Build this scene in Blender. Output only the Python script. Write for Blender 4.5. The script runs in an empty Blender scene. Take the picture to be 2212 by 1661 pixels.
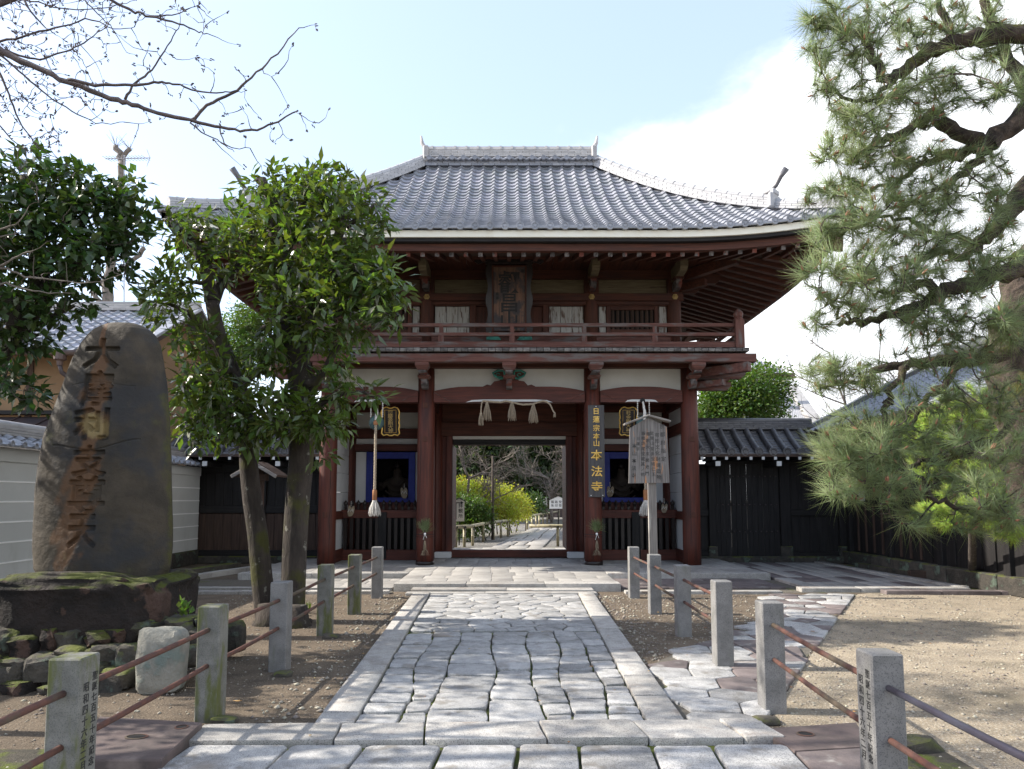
import bpy, math, random
import numpy as np
from mathutils import Vector, Matrix, noise
R = math.radians
random.seed(7); np.random.seed(7)
scn = bpy.context.scene

# ---------------------------------------------------------------- camera
FOC, CX, CY, TILT, EYE = 1530.0, 1100.0, 947.0, R(4.86), 1.6
cam_d = bpy.data.cameras.new('camera'); cam = bpy.data.objects.new('camera', cam_d)
scn.collection.objects.link(cam); scn.camera = cam
cam.location = (0, 0, EYE); cam.rotation_euler = (R(90) + TILT, 0, 0)
cam_d.sensor_width = 36; cam_d.lens = 36 * FOC / 2212
cam_d.shift_x = (1106 - CX) / 2212; cam_d.shift_y = (CY - 830.5) / 2212
cam_d.clip_start = 0.1; cam_d.clip_end = 900

# ---------------------------------------------------------------- sun, sky, exposure
SUN_EL, SUN_DIR = R(36), Vector((1, -0.07, 0)).normalized()      # SUN_DIR: where the light travels on the ground plane
sd = bpy.data.lights.new('sun', 'SUN'); sd.energy = 5.0; sd.angle = R(0.6); sd.color = (1.0, 0.93, 0.82)
sun = bpy.data.objects.new('sun', sd); scn.collection.objects.link(sun)
tv = Vector((SUN_DIR.x * math.cos(SUN_EL), SUN_DIR.y * math.cos(SUN_EL), -math.sin(SUN_EL)))
sun.rotation_euler = tv.to_track_quat('-Z', 'Y').to_euler(); sun.location = (-20, 0, 20)
w = bpy.data.worlds.new('World'); scn.world = w; w.use_nodes = True
nt = w.node_tree; nt.nodes.clear()
def N(t, typ, **kw):
    n = t.nodes.new(typ)
    for k, v in kw.items():
        if k.startswith('i_'):
            n.inputs[k[2:].replace('_', ' ')].default_value = v
        else: setattr(n, k, v)
    return n
sky = N(nt, 'ShaderNodeTexSky', sky_type='NISHITA', sun_disc=False, sun_elevation=SUN_EL,
        sun_rotation=math.atan2(-SUN_DIR.x, -SUN_DIR.y) % (2 * math.pi), air_density=1.0, dust_density=1.2, ozone_density=1.3)
tc = N(nt, 'ShaderNodeTexCoord')
mp = N(nt, 'ShaderNodeMapping'); mp.inputs['Scale'].default_value = (1.4, 1.4, 2.6); mp.inputs['Location'].default_value = (3.1, 1.2, .4)
nz = N(nt, 'ShaderNodeTexNoise'); nz.inputs['Scale'].default_value = 1.7; nz.inputs['Detail'].default_value = 7; nz.inputs['Roughness'].default_value = .55
sep = N(nt, 'ShaderNodeSeparateXYZ')
L = nt.links.new
L(tc.outputs['Generated'], mp.inputs['Vector']); L(mp.outputs[0], nz.inputs['Vector']); L(tc.outputs['Generated'], sep.inputs[0])
def mth(t, op, a, b=None, c=None, clamp=False):
    n = t.nodes.new('ShaderNodeMath'); n.operation = op; n.use_clamp = clamp
    for i, v in enumerate((a, b, c)):
        if v is None: continue
        if isinstance(v, (int, float)): n.inputs[i].default_value = v
        else: t.links.new(v, n.inputs[i])
    return n.outputs[0]
# more cloud towards the right and the horizon, clear overhead
cx_ = mth(nt, 'MULTIPLY', sep.outputs[0], 0.42)
cz_ = mth(nt, 'MULTIPLY', sep.outputs[2], -0.62)
s1 = mth(nt, 'ADD', nz.outputs['Fac'], cx_); s2 = mth(nt, 'ADD', s1, cz_)
rp = N(nt, 'ShaderNodeMapRange', interpolation_type='SMOOTHSTEP')
rp.inputs['From Min'].default_value = 0.24; rp.inputs['From Max'].default_value = 0.44
L(s2, rp.inputs['Value'])
mix = N(nt, 'ShaderNodeMix', data_type='RGBA'); mix.inputs['B'].default_value = (6.6, 6.8, 7.1, 1)
hz = N(nt, 'ShaderNodeMix', data_type='RGBA', blend_type='MULTIPLY'); hz.inputs[0].default_value = 1
hz.inputs['B'].default_value = (1.45, 1.28, 1.2, 1)
veil = N(nt, 'ShaderNodeMix', data_type='RGBA'); veil.inputs[0].default_value = 0.34; veil.inputs['B'].default_value = (4.5, 5.5, 7.0, 1)
L(sky.outputs[0], hz.inputs['A']); L(hz.outputs['Result'], veil.inputs['A']); L(veil.outputs['Result'], mix.inputs['A']); L(rp.outputs[0], mix.inputs[0])
bg = N(nt, 'ShaderNodeBackground'); bg.inputs['Strength'].default_value = 0.14
wo = N(nt, 'ShaderNodeOutputWorld'); L(mix.outputs['Result'], bg.inputs[0]); L(bg.outputs[0], wo.inputs[0])
scn.view_settings.view_transform = 'Standard'; scn.view_settings.look = 'None'
scn.view_settings.gamma = 1; scn.view_settings.use_curve_mapping = False
scn.view_settings.exposure = 0.95
scn.cycles.max_bounces = 6; scn.cycles.diffuse_bounces = 3; scn.cycles.transmission_bounces = 2
scn.cycles.transparent_max_bounces = 4

# ---------------------------------------------------------------- measuring helpers (photo pixel -> place)
ct, st = math.cos(TILT), math.sin(TILT)
def P(x, y, Y):
    a, b = (x - CX) / FOC, (CY - y) / FOC
    s = Y / (ct - b * st)
    return Vector((a * s, Y, EYE + (st + b * ct) * s))
def G(x, y, z=0.0):
    a, b = (x - CX) / FOC, (CY - y) / FOC
    s = (z - EYE) / (st + b * ct)
    return Vector((a * s, (ct - b * st) * s, z))
def zz(y, Y): return P(CX, y, Y).z
def xx(x, y, Y): return P(x, y, Y).x

# ---------------------------------------------------------------- materials
MATS = {}
def mat(name, c1, c2, scale=5, stretch=(1, 1, 1), rough=.8, bump=.25, bscale=None, detail=6, c3=None, pscale=1.2,
        plo=.5, phi=.65, rand=0.0, metal=0.0, spec=.4, c4=None, p4=(3, .6, .7), island=False, transl=0.0, speck=0.0, bdist=.02, pstretch=None, up=None):
    m = bpy.data.materials.new(name); m.use_nodes = True; t = m.node_tree; t.nodes.clear(); K = t.links.new
    tc = t.nodes.new('ShaderNodeTexCoord'); vec = tc.outputs['Object']
    oi = t.nodes.new('ShaderNodeObjectInfo')
    if rand:
        va = t.nodes.new('ShaderNodeVectorMath'); va.operation = 'ADD'
        cb = t.nodes.new('ShaderNodeCombineXYZ')
        K(mth(t, 'MULTIPLY', oi.outputs['Random'], 37.0), cb.inputs[0]); K(mth(t, 'MULTIPLY', oi.outputs['Random'], 91.0), cb.inputs[1])
        K(vec, va.inputs[0]); K(cb.outputs[0], va.inputs[1]); vec = va.outputs[0]
    def noi(sc, stv=(1, 1, 1), det=detail, ro=.6):
        mp = t.nodes.new('ShaderNodeMapping'); mp.inputs['Scale'].default_value = stv
        n = t.nodes.new('ShaderNodeTexNoise'); n.inputs['Scale'].default_value = sc; n.inputs['Detail'].default_value = det
        n.inputs['Roughness'].default_value = ro
        K(vec, mp.inputs['Vector']); K(mp.outputs[0], n.inputs['Vector']); return n.outputs['Fac']
    def ramp(v, lo, hi):
        r = t.nodes.new('ShaderNodeMapRange'); r.interpolation_type = 'SMOOTHSTEP'
        r.inputs['From Min'].default_value = lo; r.inputs['From Max'].default_value = hi; K(v, r.inputs['Value']); return r.outputs[0]
    def mixc(f, a, b, mode='MIX'):
        x = t.nodes.new('ShaderNodeMix'); x.data_type = 'RGBA'; x.blend_type = mode
        for s, v in ((x.inputs[0], f), (x.inputs['A'], a), (x.inputs['B'], b)):
            if isinstance(v, (tuple, list)): s.default_value = (*v[:3], 1)
            elif isinstance(v, (int, float)): s.default_value = v
            else: K(v, s)
        return x.outputs['Result']
    n1 = noi(scale, stretch)
    col = mixc(ramp(n1, .3, .7), c1, c2)
    if speck:
        n5 = noi(160, (1, 1, 1), 2)
        col = mixc(mth(t, 'MULTIPLY', ramp(n5, .52, .62), speck), col, (.06, .06, .065))
    if c3 is not None: col = mixc(ramp(noi(pscale, pstretch or (1, 1, 1)), plo, phi), col, c3)
    if c4 is not None: col = mixc(ramp(noi(p4[0], (1, 1, 1)), p4[1], p4[2]), col, c4)
    if up is not None:                                                     # moss or dust lying on upward faces
        gm = t.nodes.new('ShaderNodeNewGeometry'); sx = t.nodes.new('ShaderNodeSeparateXYZ'); K(gm.outputs['Normal'], sx.inputs[0])
        f = mth(t, 'MULTIPLY', ramp(sx.outputs[2], up[1], up[2]), ramp(noi(up[3]), .42, .6)); col = mixc(f, col, up[0])
    if rand or island:
        hs = t.nodes.new('ShaderNodeHueSaturation'); hs.inputs['Saturation'].default_value = 1
        if island:
            gm = t.nodes.new('ShaderNodeNewGeometry'); src = gm.outputs['Random Per Island']; amt = island
            K(mth(t, 'MULTIPLY_ADD', src, .07, .462), hs.inputs['Hue'])
        else: src = oi.outputs['Random']; amt = rand
        K(mth(t, 'MULTIPLY_ADD', src, 2 * amt, 1 - amt), hs.inputs['Value']); K(col, hs.inputs['Color']); col = hs.outputs[0]
    b = t.nodes.new('ShaderNodeBsdfPrincipled'); K(col, b.inputs['Base Color'])
    b.inputs['Metallic'].default_value = metal
    if 'Specular IOR Level' in b.inputs: b.inputs['Specular IOR Level'].default_value = spec
    K(mth(t, 'MULTIPLY_ADD', n1, .24, rough - .12, clamp=True), b.inputs['Roughness'])
    if bump:
        bp = t.nodes.new('ShaderNodeBump'); bp.inputs['Strength'].default_value = bump; bp.inputs['Distance'].default_value = bdist
        K(noi(bscale or scale * 3, stretch, 8, .65), bp.inputs['Height']); K(bp.outputs[0], b.inputs['Normal'])
    o = t.nodes.new('ShaderNodeOutputMaterial'); sh = b.outputs[0]
    if transl:
        tr = t.nodes.new('ShaderNodeBsdfTranslucent'); K(mixc(1.0, col, (1.5, 1.6, .45), 'MULTIPLY'), tr.inputs['Color'])
        ms = t.nodes.new('ShaderNodeMixShader'); ms.inputs[0].default_value = transl; K(sh, ms.inputs[1]); K(tr.outputs[0], ms.inputs[2]); sh = ms.outputs[0]
    K(sh, o.inputs['Surface']); MATS[name] = m; return m

def wood3(base, c1, c2, **kw):
    for ax, s in (('x', (.35, 6, 6)), ('y', (6, .35, 6)), ('z', (6, 6, .35))):
        kw['pstretch'] = tuple(2.2 if q > 1 else .5 for q in s)
        mat(base + '_' + ax, c1, c2, scale=4, stretch=s, bscale=9, bdist=.006, **kw)
wood3('red', (.105, .024, .013), (.052, .015, .010), rough=.62, bump=.5, c3=(.035, .012, .010), pscale=1.1, plo=.52, phi=.75)
wood3('redw', (.138, .056, .042), (.078, .030, .023), rough=.75, bump=.6, c3=(.12, .10, .093), pscale=3.4, plo=.47, phi=.64)
wood3('redo', (.092, .027, .013), (.046, .016, .010), rough=.7, bump=.5, c3=(.04, .016, .012), pscale=1.3, plo=.5, phi=.7)
wood3('dark', (.014, .012, .012), (.006, .0055, .006), rough=.7, bump=.6, c3=(.022, .02, .02), pscale=1.2, plo=.5, phi=.75)
wood3('brown', (.075, .045, .032), (.04, .025, .02), rough=.75, bump=.6)
wood3('grey', (.26, .24, .22), (.15, .135, .125), rough=.85, bump=.7, c3=(.36, .34, .31), pscale=2.2)
mat('endgrain', (.16, .145, .14), (.04, .035, .035), scale=9, rough=.85, bump=.5, c3=(.15, .045, .032), pscale=3, plo=.5, phi=.6, rand=.25)
mat('board_end', (.19, .18, .17), (.06, .055, .055), scale=7, stretch=(1, 6, 3), rough=.85, bump=.5, rand=.3, bdist=.004)
mat('whitewood', (.42, .41, .38), (.30, .285, .26), scale=6, stretch=(8, 8, .5), rough=.85, bump=.6, c3=(.12, .08, .062), pscale=7, plo=.53, phi=.62, pstretch=(2.5, 1, .35), bdist=.005, rand=.08)
mat('ochreboard', (.16, .13, .075), (.11, .085, .05), scale=5, stretch=(.5, 6, 6), rough=.85, bump=.4, c3=(.06, .04, .028), pscale=3, plo=.58, phi=.68, bdist=.005, pstretch=(.5, 2, 3))
mat('plaster', (.60, .61, .61), (.54, .55, .55), scale=1.4, rough=.9, bump=.12, bscale=40, bdist=.003)
mat('cream', (.53, .52, .475), (.47, .455, .41), scale=2, rough=.9, bump=.1, bscale=30, bdist=.003)
mat('eaveplaster', (.84, .82, .72), (.78, .75, .64), scale=2, rough=.9, bump=.1, bscale=30, bdist=.003, c3=(.68, .64, .52), pscale=1.5, plo=.55, phi=.8)
mat('wallplaster', (.54, .55, .53), (.46, .47, .45), scale=.7, rough=.9, bump=.1, bscale=30, bdist=.003, c3=(.33, .33, .29), pscale=1.6, plo=.55, phi=.85, pstretch=(1, 1, .25))
mat('wallline', (.85, .85, .83), (.80, .80, .78), scale=3, rough=.8, bump=0)
mat('ochre', (.28, .185, .105), (.235, .15, .085), scale=1.5, rough=.9, bump=.15, bscale=40, bdist=.003)
mat('tile', (.29, .30, .335), (.20, .21, .235), scale=3, rough=.42, bump=.2, bscale=24, bdist=.003, spec=.6, c3=(.36, .35, .34), pscale=2, plo=.55, phi=.75, rand=.16)
mat('tile_s', (.29, .30, .335), (.195, .205, .23), scale=1.4, rough=.42, bump=.2, bscale=20, bdist=.003, spec=.6, island=.16)
mat('tiledark', (.105, .105, .115), (.065, .065, .072), scale=5, rough=.45, bump=.25, bscale=24, bdist=.003, spec=.6, rand=.18, c3=(.16, .155, .15), pscale=4, plo=.58, phi=.7)
mat('ridge', (.40, .39, .385), (.31, .305, .30), scale=5, rough=.55, bump=.3, bscale=30, bdist=.004, rand=.14)
mat('hipridge', (.38, .385, .40), (.31, .315, .33), scale=5, rough=.6, bump=.3, bscale=30, bdist=.004, rand=.12)
mat('granite', (.235, .23, .225), (.16, .158, .152), scale=7, rough=.85, bump=.5, bscale=70, bdist=.004, speck=.55, c3=(.13, .135, .11), pscale=2.6, plo=.55, phi=.8, rand=.10, pstretch=(3, 3, .7))
mat('granitemoss', (.20, .197, .18), (.125, .125, .11), scale=7, rough=.9, bump=.5, bscale=70, bdist=.004, speck=.5, c3=(.095, .105, .035), pscale=3.2, plo=.44, phi=.62, c4=(.05, .05, .045), p4=(5, .6, .75), pstretch=(3, 3, .8))
mat('paving', (.41, .405, .395), (.27, .268, .262), scale=9, rough=.8, bump=.8, bscale=34, bdist=.010, speck=.75, c3=(.19, .175, .155), pscale=4.5, plo=.55, phi=.72, rand=.24, c4=(.22, .19, .16), p4=(1.1, .58, .75))
mat('pavingdark', (.17, .14, .135), (.105, .085, .082), scale=6, rough=.85, bump=.5, bscale=40, bdist=.006, speck=.5, c3=(.28, .265, .25), pscale=3, plo=.56, phi=.7, rand=.2)
mat('kerb', (.43, .415, .385), (.32, .305, .285), scale=8, rough=.85, bump=.8, bscale=34, bdist=.009, speck=.75, c3=(.21, .175, .15), pscale=3.2, plo=.54, phi=.74, rand=.16)
mat('slab', (.37, .355, .33), (.30, .285, .265), scale=4, rough=.75, bump=.35, bscale=40, bdist=.004, speck=.35, c3=(.22, .205, .195), pscale=1.3, plo=.5, phi=.75, rand=.14)
mat('joint', (.045, .04, .03), (.075, .065, .05), scale=20, rough=.95, bump=.8, bscale=70, c3=(.085, .105, .014), pscale=2.4, plo=.42, phi=.54)
mat('jointdry', (.10, .09, .075), (.14, .125, .10), scale=20, rough=.95, bump=.8, bscale=70, c3=(.10, .11, .03), pscale=2, plo=.56, phi=.66)
mat('dirt', (.155, .118, .082), (.092, .070, .050), scale=2.4, rough=.95, bump=1.0, bscale=38, bdist=.03, c3=(.28, .235, .175), pscale=55, plo=.55, phi=.68, c4=(.085, .075, .05), p4=(.9, .58, .74))
mat('sand', (.36, .295, .21), (.23, .19, .14), scale=3, rough=.95, bump=1.0, bscale=42, bdist=.03, c3=(.52, .47, .38), pscale=60, plo=.52, phi=.66, c4=(.15, .13, .09), p4=(.8, .50, .72))
mat('pebble', (.33, .30, .25), (.20, .175, .145), scale=30, rough=.9, bump=.2, island=.4)
mat('stele', (.062, .049, .034), (.030, .025, .018), scale=3, rough=.8, bump=.8, bscale=16, bdist=.016, c3=(.026, .026, .027), pscale=1.7, plo=.5, phi=.65, c4=(.048, .046, .022), p4=(2.4, .6, .7))
mat('rock', (.030, .021, .018), (.010, .0085, .008), scale=3, rough=.85, bump=1, bscale=9, bdist=.08, c3=(.075, .045, .035), pscale=1.6, plo=.60, phi=.63, up=((.065, .078, .008), .35, .85, 2.6))
mat('rockgrey', (.085, .075, .062), (.032, .030, .027), scale=4, rough=.9, bump=.9, bscale=16, bdist=.04, c3=(.10, .13, .10), pscale=4, plo=.55, phi=.65, up=((.10, .115, .02), .2, .8, 3), rand=.3)
mat('rust', (.125, .052, .036), (.07, .04, .034), scale=14, rough=.8, bump=.4, bscale=60, bdist=.003, c3=(.085, .065, .045), pscale=2.2, plo=.5, phi=.6)
mat('steel', (.055, .055, .075), (.035, .03, .045), scale=5, rough=.38, bump=.1, metal=.3, spec=.7)
mat('barkmoss', (.06, .048, .040), (.028, .023, .020), scale=7, stretch=(1, 1, .35), rough=.92, bump=1, bscale=18, bdist=.03, c3=(.055, .055, .014), pscale=2.2, plo=.50, phi=.66, c4=(.17, .165, .14), p4=(7, .62, .68))
mat('bark', (.10, .08, .066), (.045, .037, .032), scale=9, rough=.92, bump=1, bscale=26, bdist=.03, c3=(.16, .155, .13), pscale=6, plo=.6, phi=.68)
mat('barkpine', (.10, .075, .06), (.028, .022, .019), scale=11, rough=.95, bump=1, bscale=22, bdist=.04, c3=(.12, .115, .03), pscale=3.2, plo=.56, phi=.66)
mat('barkcherry', (.115, .09, .085), (.055, .042, .042), scale=14, rough=.7, bump=.6, bscale=40, bdist=.01)
mat('barkpale', (.20, .17, .145), (.11, .095, .08), scale=9, rough=.9, bump=.5)
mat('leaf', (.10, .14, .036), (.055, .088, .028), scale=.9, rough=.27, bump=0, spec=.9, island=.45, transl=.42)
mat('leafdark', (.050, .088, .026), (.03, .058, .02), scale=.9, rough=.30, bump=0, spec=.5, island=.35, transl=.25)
mat('leafyellow', (.42, .40, .06), (.22, .27, .045), scale=1.1, rough=.5, bump=0, island=.3, transl=.4, c3=(.30, .15, .06), pscale=5, plo=.62, phi=.7)
mat('leafgreen', (.085, .14, .03), (.05, .09, .025), scale=1.1, rough=.5, bump=0, island=.3, transl=.35)
mat('leaflime', (.42, .52, .11), (.28, .38, .08), scale=1.3, rough=.55, bump=0, island=.3, transl=.45)
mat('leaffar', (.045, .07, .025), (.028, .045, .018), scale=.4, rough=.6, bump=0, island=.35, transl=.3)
mat('needle', (.29, .345, .165), (.17, .23, .11), scale=1.2, rough=.38, bump=0, spec=.6, island=.3, transl=.4)
mat('bud', (.34, .17, .10), (.22, .10, .06), scale=20, rough=.8, bump=0)
mat('gold', (.75, .50, .14), (.60, .37, .08), scale=9, rough=.42, bump=.1, metal=.55)
mat('goldleaf', (.42, .30, .11), (.30, .20, .07), scale=9, rough=.6, bump=.1)
mat('lacquer', (.018, .012, .011), (.012, .008, .008), scale=6, rough=.4, bump=.1)
mat('ink', (.02, .02, .02), (.03, .03, .03), scale=9, rough=.8, bump=0)
mat('inkgrey', (.055, .05, .048), (.10, .095, .09), scale=9, rough=.9, bump=0)
mat('signgrey', (.085, .082, .082), (.05, .048, .05), scale=4, stretch=(8, 8, .4), rough=.75, bump=.5, bscale=9, bdist=.004)
mat('noticewood', (.27, .25, .235), (.11, .10, .095), scale=5, stretch=(9, 1, .35), rough=.85, bump=.6, bscale=10, bdist=.004, c3=(.46, .22, .10), pscale=2.1, plo=.60, phi=.68, pstretch=(6, 1, .8))
mat('blue', (.018, .032, .24), (.014, .024, .18), scale=4, rough=.6, bump=.1)
mat('green', (.06, .26, .20), (.03, .15, .12), scale=8, rough=.7, bump=.2)
mat('plaquewood', (.18, .095, .06), (.075, .05, .04), scale=4, stretch=(7, 1, .6), rough=.75, bump=.5, bscale=10, bdist=.005, c3=(.05, .043, .045), pscale=3.2, plo=.47, phi=.6)
mat('rope', (.42, .35, .26), (.27, .22, .165), scale=30, rough=.95, bump=.5, bscale=80, bdist=.004)
mat('ropewhite', (.70, .68, .64), (.50, .48, .45), scale=20, rough=.9, bump=.3)
mat('straw', (.34, .28, .20), (.22, .18, .125), scale=20, rough=.95, bump=.3)
mat('bronze', (.07, .13, .13), (.045, .08, .085), scale=6, rough=.6, bump=.2, metal=.3)
mat('handle', (.38, .17, .07), (.26, .11, .05), scale=8, rough=.6, bump=.2)
mat('statue', (.05, .036, .027), (.028, .02, .016), scale=5, rough=.8, bump=.4)
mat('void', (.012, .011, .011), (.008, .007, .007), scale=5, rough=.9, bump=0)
mat('bamboo', (.42, .38, .24), (.25, .22, .14), scale=6, rough=.55, bump=.2, c3=(.13, .12, .10), pscale=6, plo=.55, phi=.65)
mat('metalroof', (.07, .05, .05), (.045, .04, .045), scale=2, rough=.5, bump=.1)
mat('gutter', (.10, .065, .055), (.07, .05, .045), scale=6, rough=.5, bump=.05)
mat('signwhite', (.78, .77, .73), (.72, .71, .68), scale=5, rough=.7, bump=.05)
mat('gravel', (.20, .19, .175), (.13, .125, .115), scale=30, rough=.95, bump=1, bscale=60, bdist=.03, c3=(.30, .285, .26), pscale=70, plo=.55, phi=.65)
mat('fallen', (.35, .17, .06), (.28, .20, .08), scale=20, rough=.8, bump=0, island=.3)
mat('concrete', (.125, .092, .085), (.075, .06, .056), scale=4, rough=.85, bump=.5, bscale=40, bdist=.006, speck=.35, c3=(.19, .15, .135), pscale=2.4, plo=.52, phi=.68)
mat('antenna', (.40, .40, .42), (.30, .30, .32), scale=6, rough=.5, bump=0, metal=.4)
mat('paper', (.85, .85, .84), (.80, .80, .79), scale=9, rough=.8, bump=0)

# stele: rust and pale lichen running down round the carved line
def paint_stele(m):
    t = m.node_tree; K = t.links.new
    b = [n for n in t.nodes if n.type == 'BSDF_PRINCIPLED'][0]; old = b.inputs['Base Color'].links[0].from_socket
    at = t.nodes.new('ShaderNodeAttribute'); at.attribute_name = 'stain'
    sp = t.nodes.new('ShaderNodeSeparateColor'); K(at.outputs['Color'], sp.inputs[0]); cur = old
    tc = t.nodes.new('ShaderNodeTexCoord'); nz = t.nodes.new('ShaderNodeTexNoise'); nz.inputs['Scale'].default_value = 7; nz.inputs['Detail'].default_value = 8; nz.inputs['Roughness'].default_value = .7; K(tc.outputs['Object'], nz.inputs['Vector'])
    for ch, c, lo, hi in ((0, (.105, .056, .028), .40, .95), (1, (.22, .165, .075), .45, .95), (2, (.055, .056, .014), .35, .7)):
        s_ = mth(t, 'ADD', sp.outputs[ch], mth(t, 'MULTIPLY_ADD', nz.outputs['Fac'], 1.3, -.65)); mr = t.nodes.new('ShaderNodeMapRange'); mr.interpolation_type = 'SMOOTHSTEP'; mr.inputs['From Min'].default_value = lo; mr.inputs['From Max'].default_value = hi; K(s_, mr.inputs['Value'])
        x = t.nodes.new('ShaderNodeMix'); x.data_type = 'RGBA'; x.inputs['B'].default_value = (*c, 1)
        K(mr.outputs[0], x.inputs[0]); K(cur, x.inputs['A']); cur = x.outputs['Result']
    K(cur, b.inputs['Base Color'])
paint_stele(MATS['stele'])

# ---------------------------------------------------------------- object helpers
C = scn.collection
def tag(o, label=None, cat=None, group=None, kind=None):
    if label: o['label'] = label
    if cat: o['category'] = cat
    if group: o['group'] = group
    if kind: o['kind'] = kind
    return o
def thing(name, label, cat, loc=(0, 0, 0), group=None):
    o = bpy.data.objects.new(name, None); C.objects.link(o); o.location = loc; o.empty_display_size = .3
    return tag(o, label, cat, group)
def wm(o):
    b = Matrix.Translation(o.location) if o.type == 'EMPTY' else o.matrix_basis.copy()
    return wm(o.parent) @ b if o.parent else b
def link(name, me, parent=None, M=None):
    o = bpy.data.objects.new(name, me); C.objects.link(o)
    if parent is not None:
        o.parent = parent
        off = wm(parent).inverted()
        o.matrix_basis = off @ (M or Matrix.Identity(4))
    elif M is not None: o.matrix_basis = M
    return o
class MB:
    def __init__(s): s.v = []; s.f = []
    def add(s, vs, fs):
        n = len(s.v); s.v += [tuple(p) for p in vs]; s.f += [tuple(n + i for i in f) for f in fs]; return s
    def box(s, x0, x1, y0, y1, z0, z1, ch=0.0, M=None):
        if x0 > x1: x0, x1 = x1, x0
        if y0 > y1: y0, y1 = y1, y0
        if z0 > z1: z0, z1 = z1, z0
        c = min(ch, (x1 - x0) * .3, (y1 - y0) * .3, (z1 - z0) * .3)
        if c <= 0:
            vs = [Vector((x, y, z)) for z in (z0, z1) for y in (y0, y1) for x in (x0, x1)]
            fs = [(0, 2, 3, 1), (4, 5, 7, 6), (0, 1, 5, 4), (2, 6, 7, 3), (0, 4, 6, 2), (1, 3, 7, 5)]
        else:
            vs = []; idx = {}
            X, Y_, Z = (x0, x1), (y0, y1), (z0, z1)
            for i in (0, 1):
                for j in (0, 1):
                    for k in (0, 1):
                        for a in range(3):
                            p = [X[i], Y_[j], Z[k]]; sg = [1 - 2 * i, 1 - 2 * j, 1 - 2 * k]
                            for b in range(3):
                                if b != a: p[b] += sg[b] * c
                            idx[(i, j, k, a)] = len(vs); vs.append(Vector(p))
            fs = []
            for a in range(3):
                b, d = (a + 1) % 3, (a + 2) % 3
                for v in (0, 1):
                    q = []
                    for (m, n) in ((0, 0), (1, 0), (1, 1), (0, 1)):
                        c3 = [0, 0, 0]; c3[a] = v; c3[b] = m; c3[d] = n; q.append(idx[(*c3, a)])
                    fs.append(tuple(q if v else q[::-1]))
                for m in (0, 1):
                    for n in (0, 1):
                        def k(val, ax):
                            c3 = [0, 0, 0]; c3[a] = val; c3[b] = m; c3[d] = n; return idx[(*c3, ax)]
                        q = (k(0, b), k(1, b), k(1, d), k(0, d)); fs.append(q if (m == n) else q[::-1])
            for i in (0, 1):
                for j in (0, 1):
                    for k_ in (0, 1):
                        q = tuple(idx[(i, j, k_, a)] for a in range(3)); fs.append(q if (i + j + k_) % 2 else q[::-1])
        if M is not None: vs = [M @ p for p in vs]
        return s.add(vs, fs)
    def beam(s, a, b, w_, h, ch=.006, up=(0, 0, 1)):
        a, b = Vector(a), Vector(b); d = b - a; ln = d.length; y = d.normalized(); x = y.cross(Vector(up)).normalized(); z = x.cross(y)
        M = Matrix((x, y, z)).transposed().to_4x4(); M.translation = a
        return s.box(-w_ / 2, w_ / 2, 0, ln, -h / 2, h / 2, ch, M)
    def tube(s, pts, rad, n=6, cap=True):
        pts = [Vector(p) for p in pts]; m = len(pts)
        if isinstance(rad, (int, float)): rad = [rad] * m
        d0 = (pts[1] - pts[0]).normalized(); ref = Vector((0, 0, 1)) if abs(d0.z) < .9 else Vector((1, 0, 0))
        u = d0.cross(ref).normalized(); vs = []; fs = []
        for i, p in enumerate(pts):
            d = (pts[min(i + 1, m - 1)] - pts[max(i - 1, 0)]).normalized()
            u = (u - d * u.dot(d)); u = u.normalized() if u.length > 1e-6 else d.orthogonal().normalized(); v = d.cross(u)
            for k in range(n):
                a = 2 * math.pi * k / n; vs.append(p + (u * math.cos(a) + v * math.sin(a)) * rad[i])
        for i in range(m - 1):
            for k in range(n): fs.append((i * n + k, i * n + (k + 1) % n, (i + 1) * n + (k + 1) % n, (i + 1) * n + k))
        if cap and n > 2: fs += [tuple(range(n - 1, -1, -1)), tuple((m - 1) * n + k for k in range(n))]
        return s.add(vs, fs)
    def lathe(s, c, prof, n=16, axis='z'):
        vs = []; fs = []
        for (r, h) in prof:
            for k in range(n):
                a = 2 * math.pi * k / n; q = (r * math.cos(a), r * math.sin(a))
                vs.append(Vector(c) + (Vector((q[0], q[1], h)) if axis == 'z' else Vector((q[0], h, q[1])) if axis == 'y' else Vector((h, q[0], q[1]))))
        m = len(prof)
        for i in range(m - 1):
            for k in range(n): fs.append((i * n + k, i * n + (k + 1) % n, (i + 1) * n + (k + 1) % n, (i + 1) * n + k))
        fs += [tuple(range(n - 1, -1, -1)), tuple((m - 1) * n + k for k in range(n))]
        return s.add(vs, fs)
    def prism(s, poly, y0, y1, plane='xz', ch=0):
        n = len(poly); vs = []
        for y in (y0, y1):
            for (a, b) in poly: vs.append((a, y, b) if plane == 'xz' else ((y, a, b) if plane == 'yz' else (a, b, y)))
        fs = [tuple(range(n)), tuple(range(2 * n - 1, n - 1, -1))] + [(i, n + i, n + (i + 1) % n, (i + 1) % n) for i in range(n)]
        return s.add(vs, fs)
    def mesh(s, m, smooth=False, name='mesh'):
        me = bpy.data.meshes.new(name); me.from_pydata(s.v, [], s.f)
        if m: me.materials.append(MATS[m] if isinstance(m, str) else m)
        if smooth: me.shade_smooth()
        return me
    def build(s, name, m, parent=None, smooth=False, **kw):
        o = link(name, s.mesh(m, smooth, name), parent); return tag(o, **kw) if kw else o
def fixn(o):
    import bmesh
    bm = bmesh.new(); bm.from_mesh(o.data); bmesh.ops.recalc_face_normals(bm, faces=bm.faces); bm.to_mesh(o.data); bm.free(); return o
def autosmooth(me, deg=40):
    me.shade_smooth()
    try: me.set_sharp_from_angle(angle=R(deg))
    except Exception: pass
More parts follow.
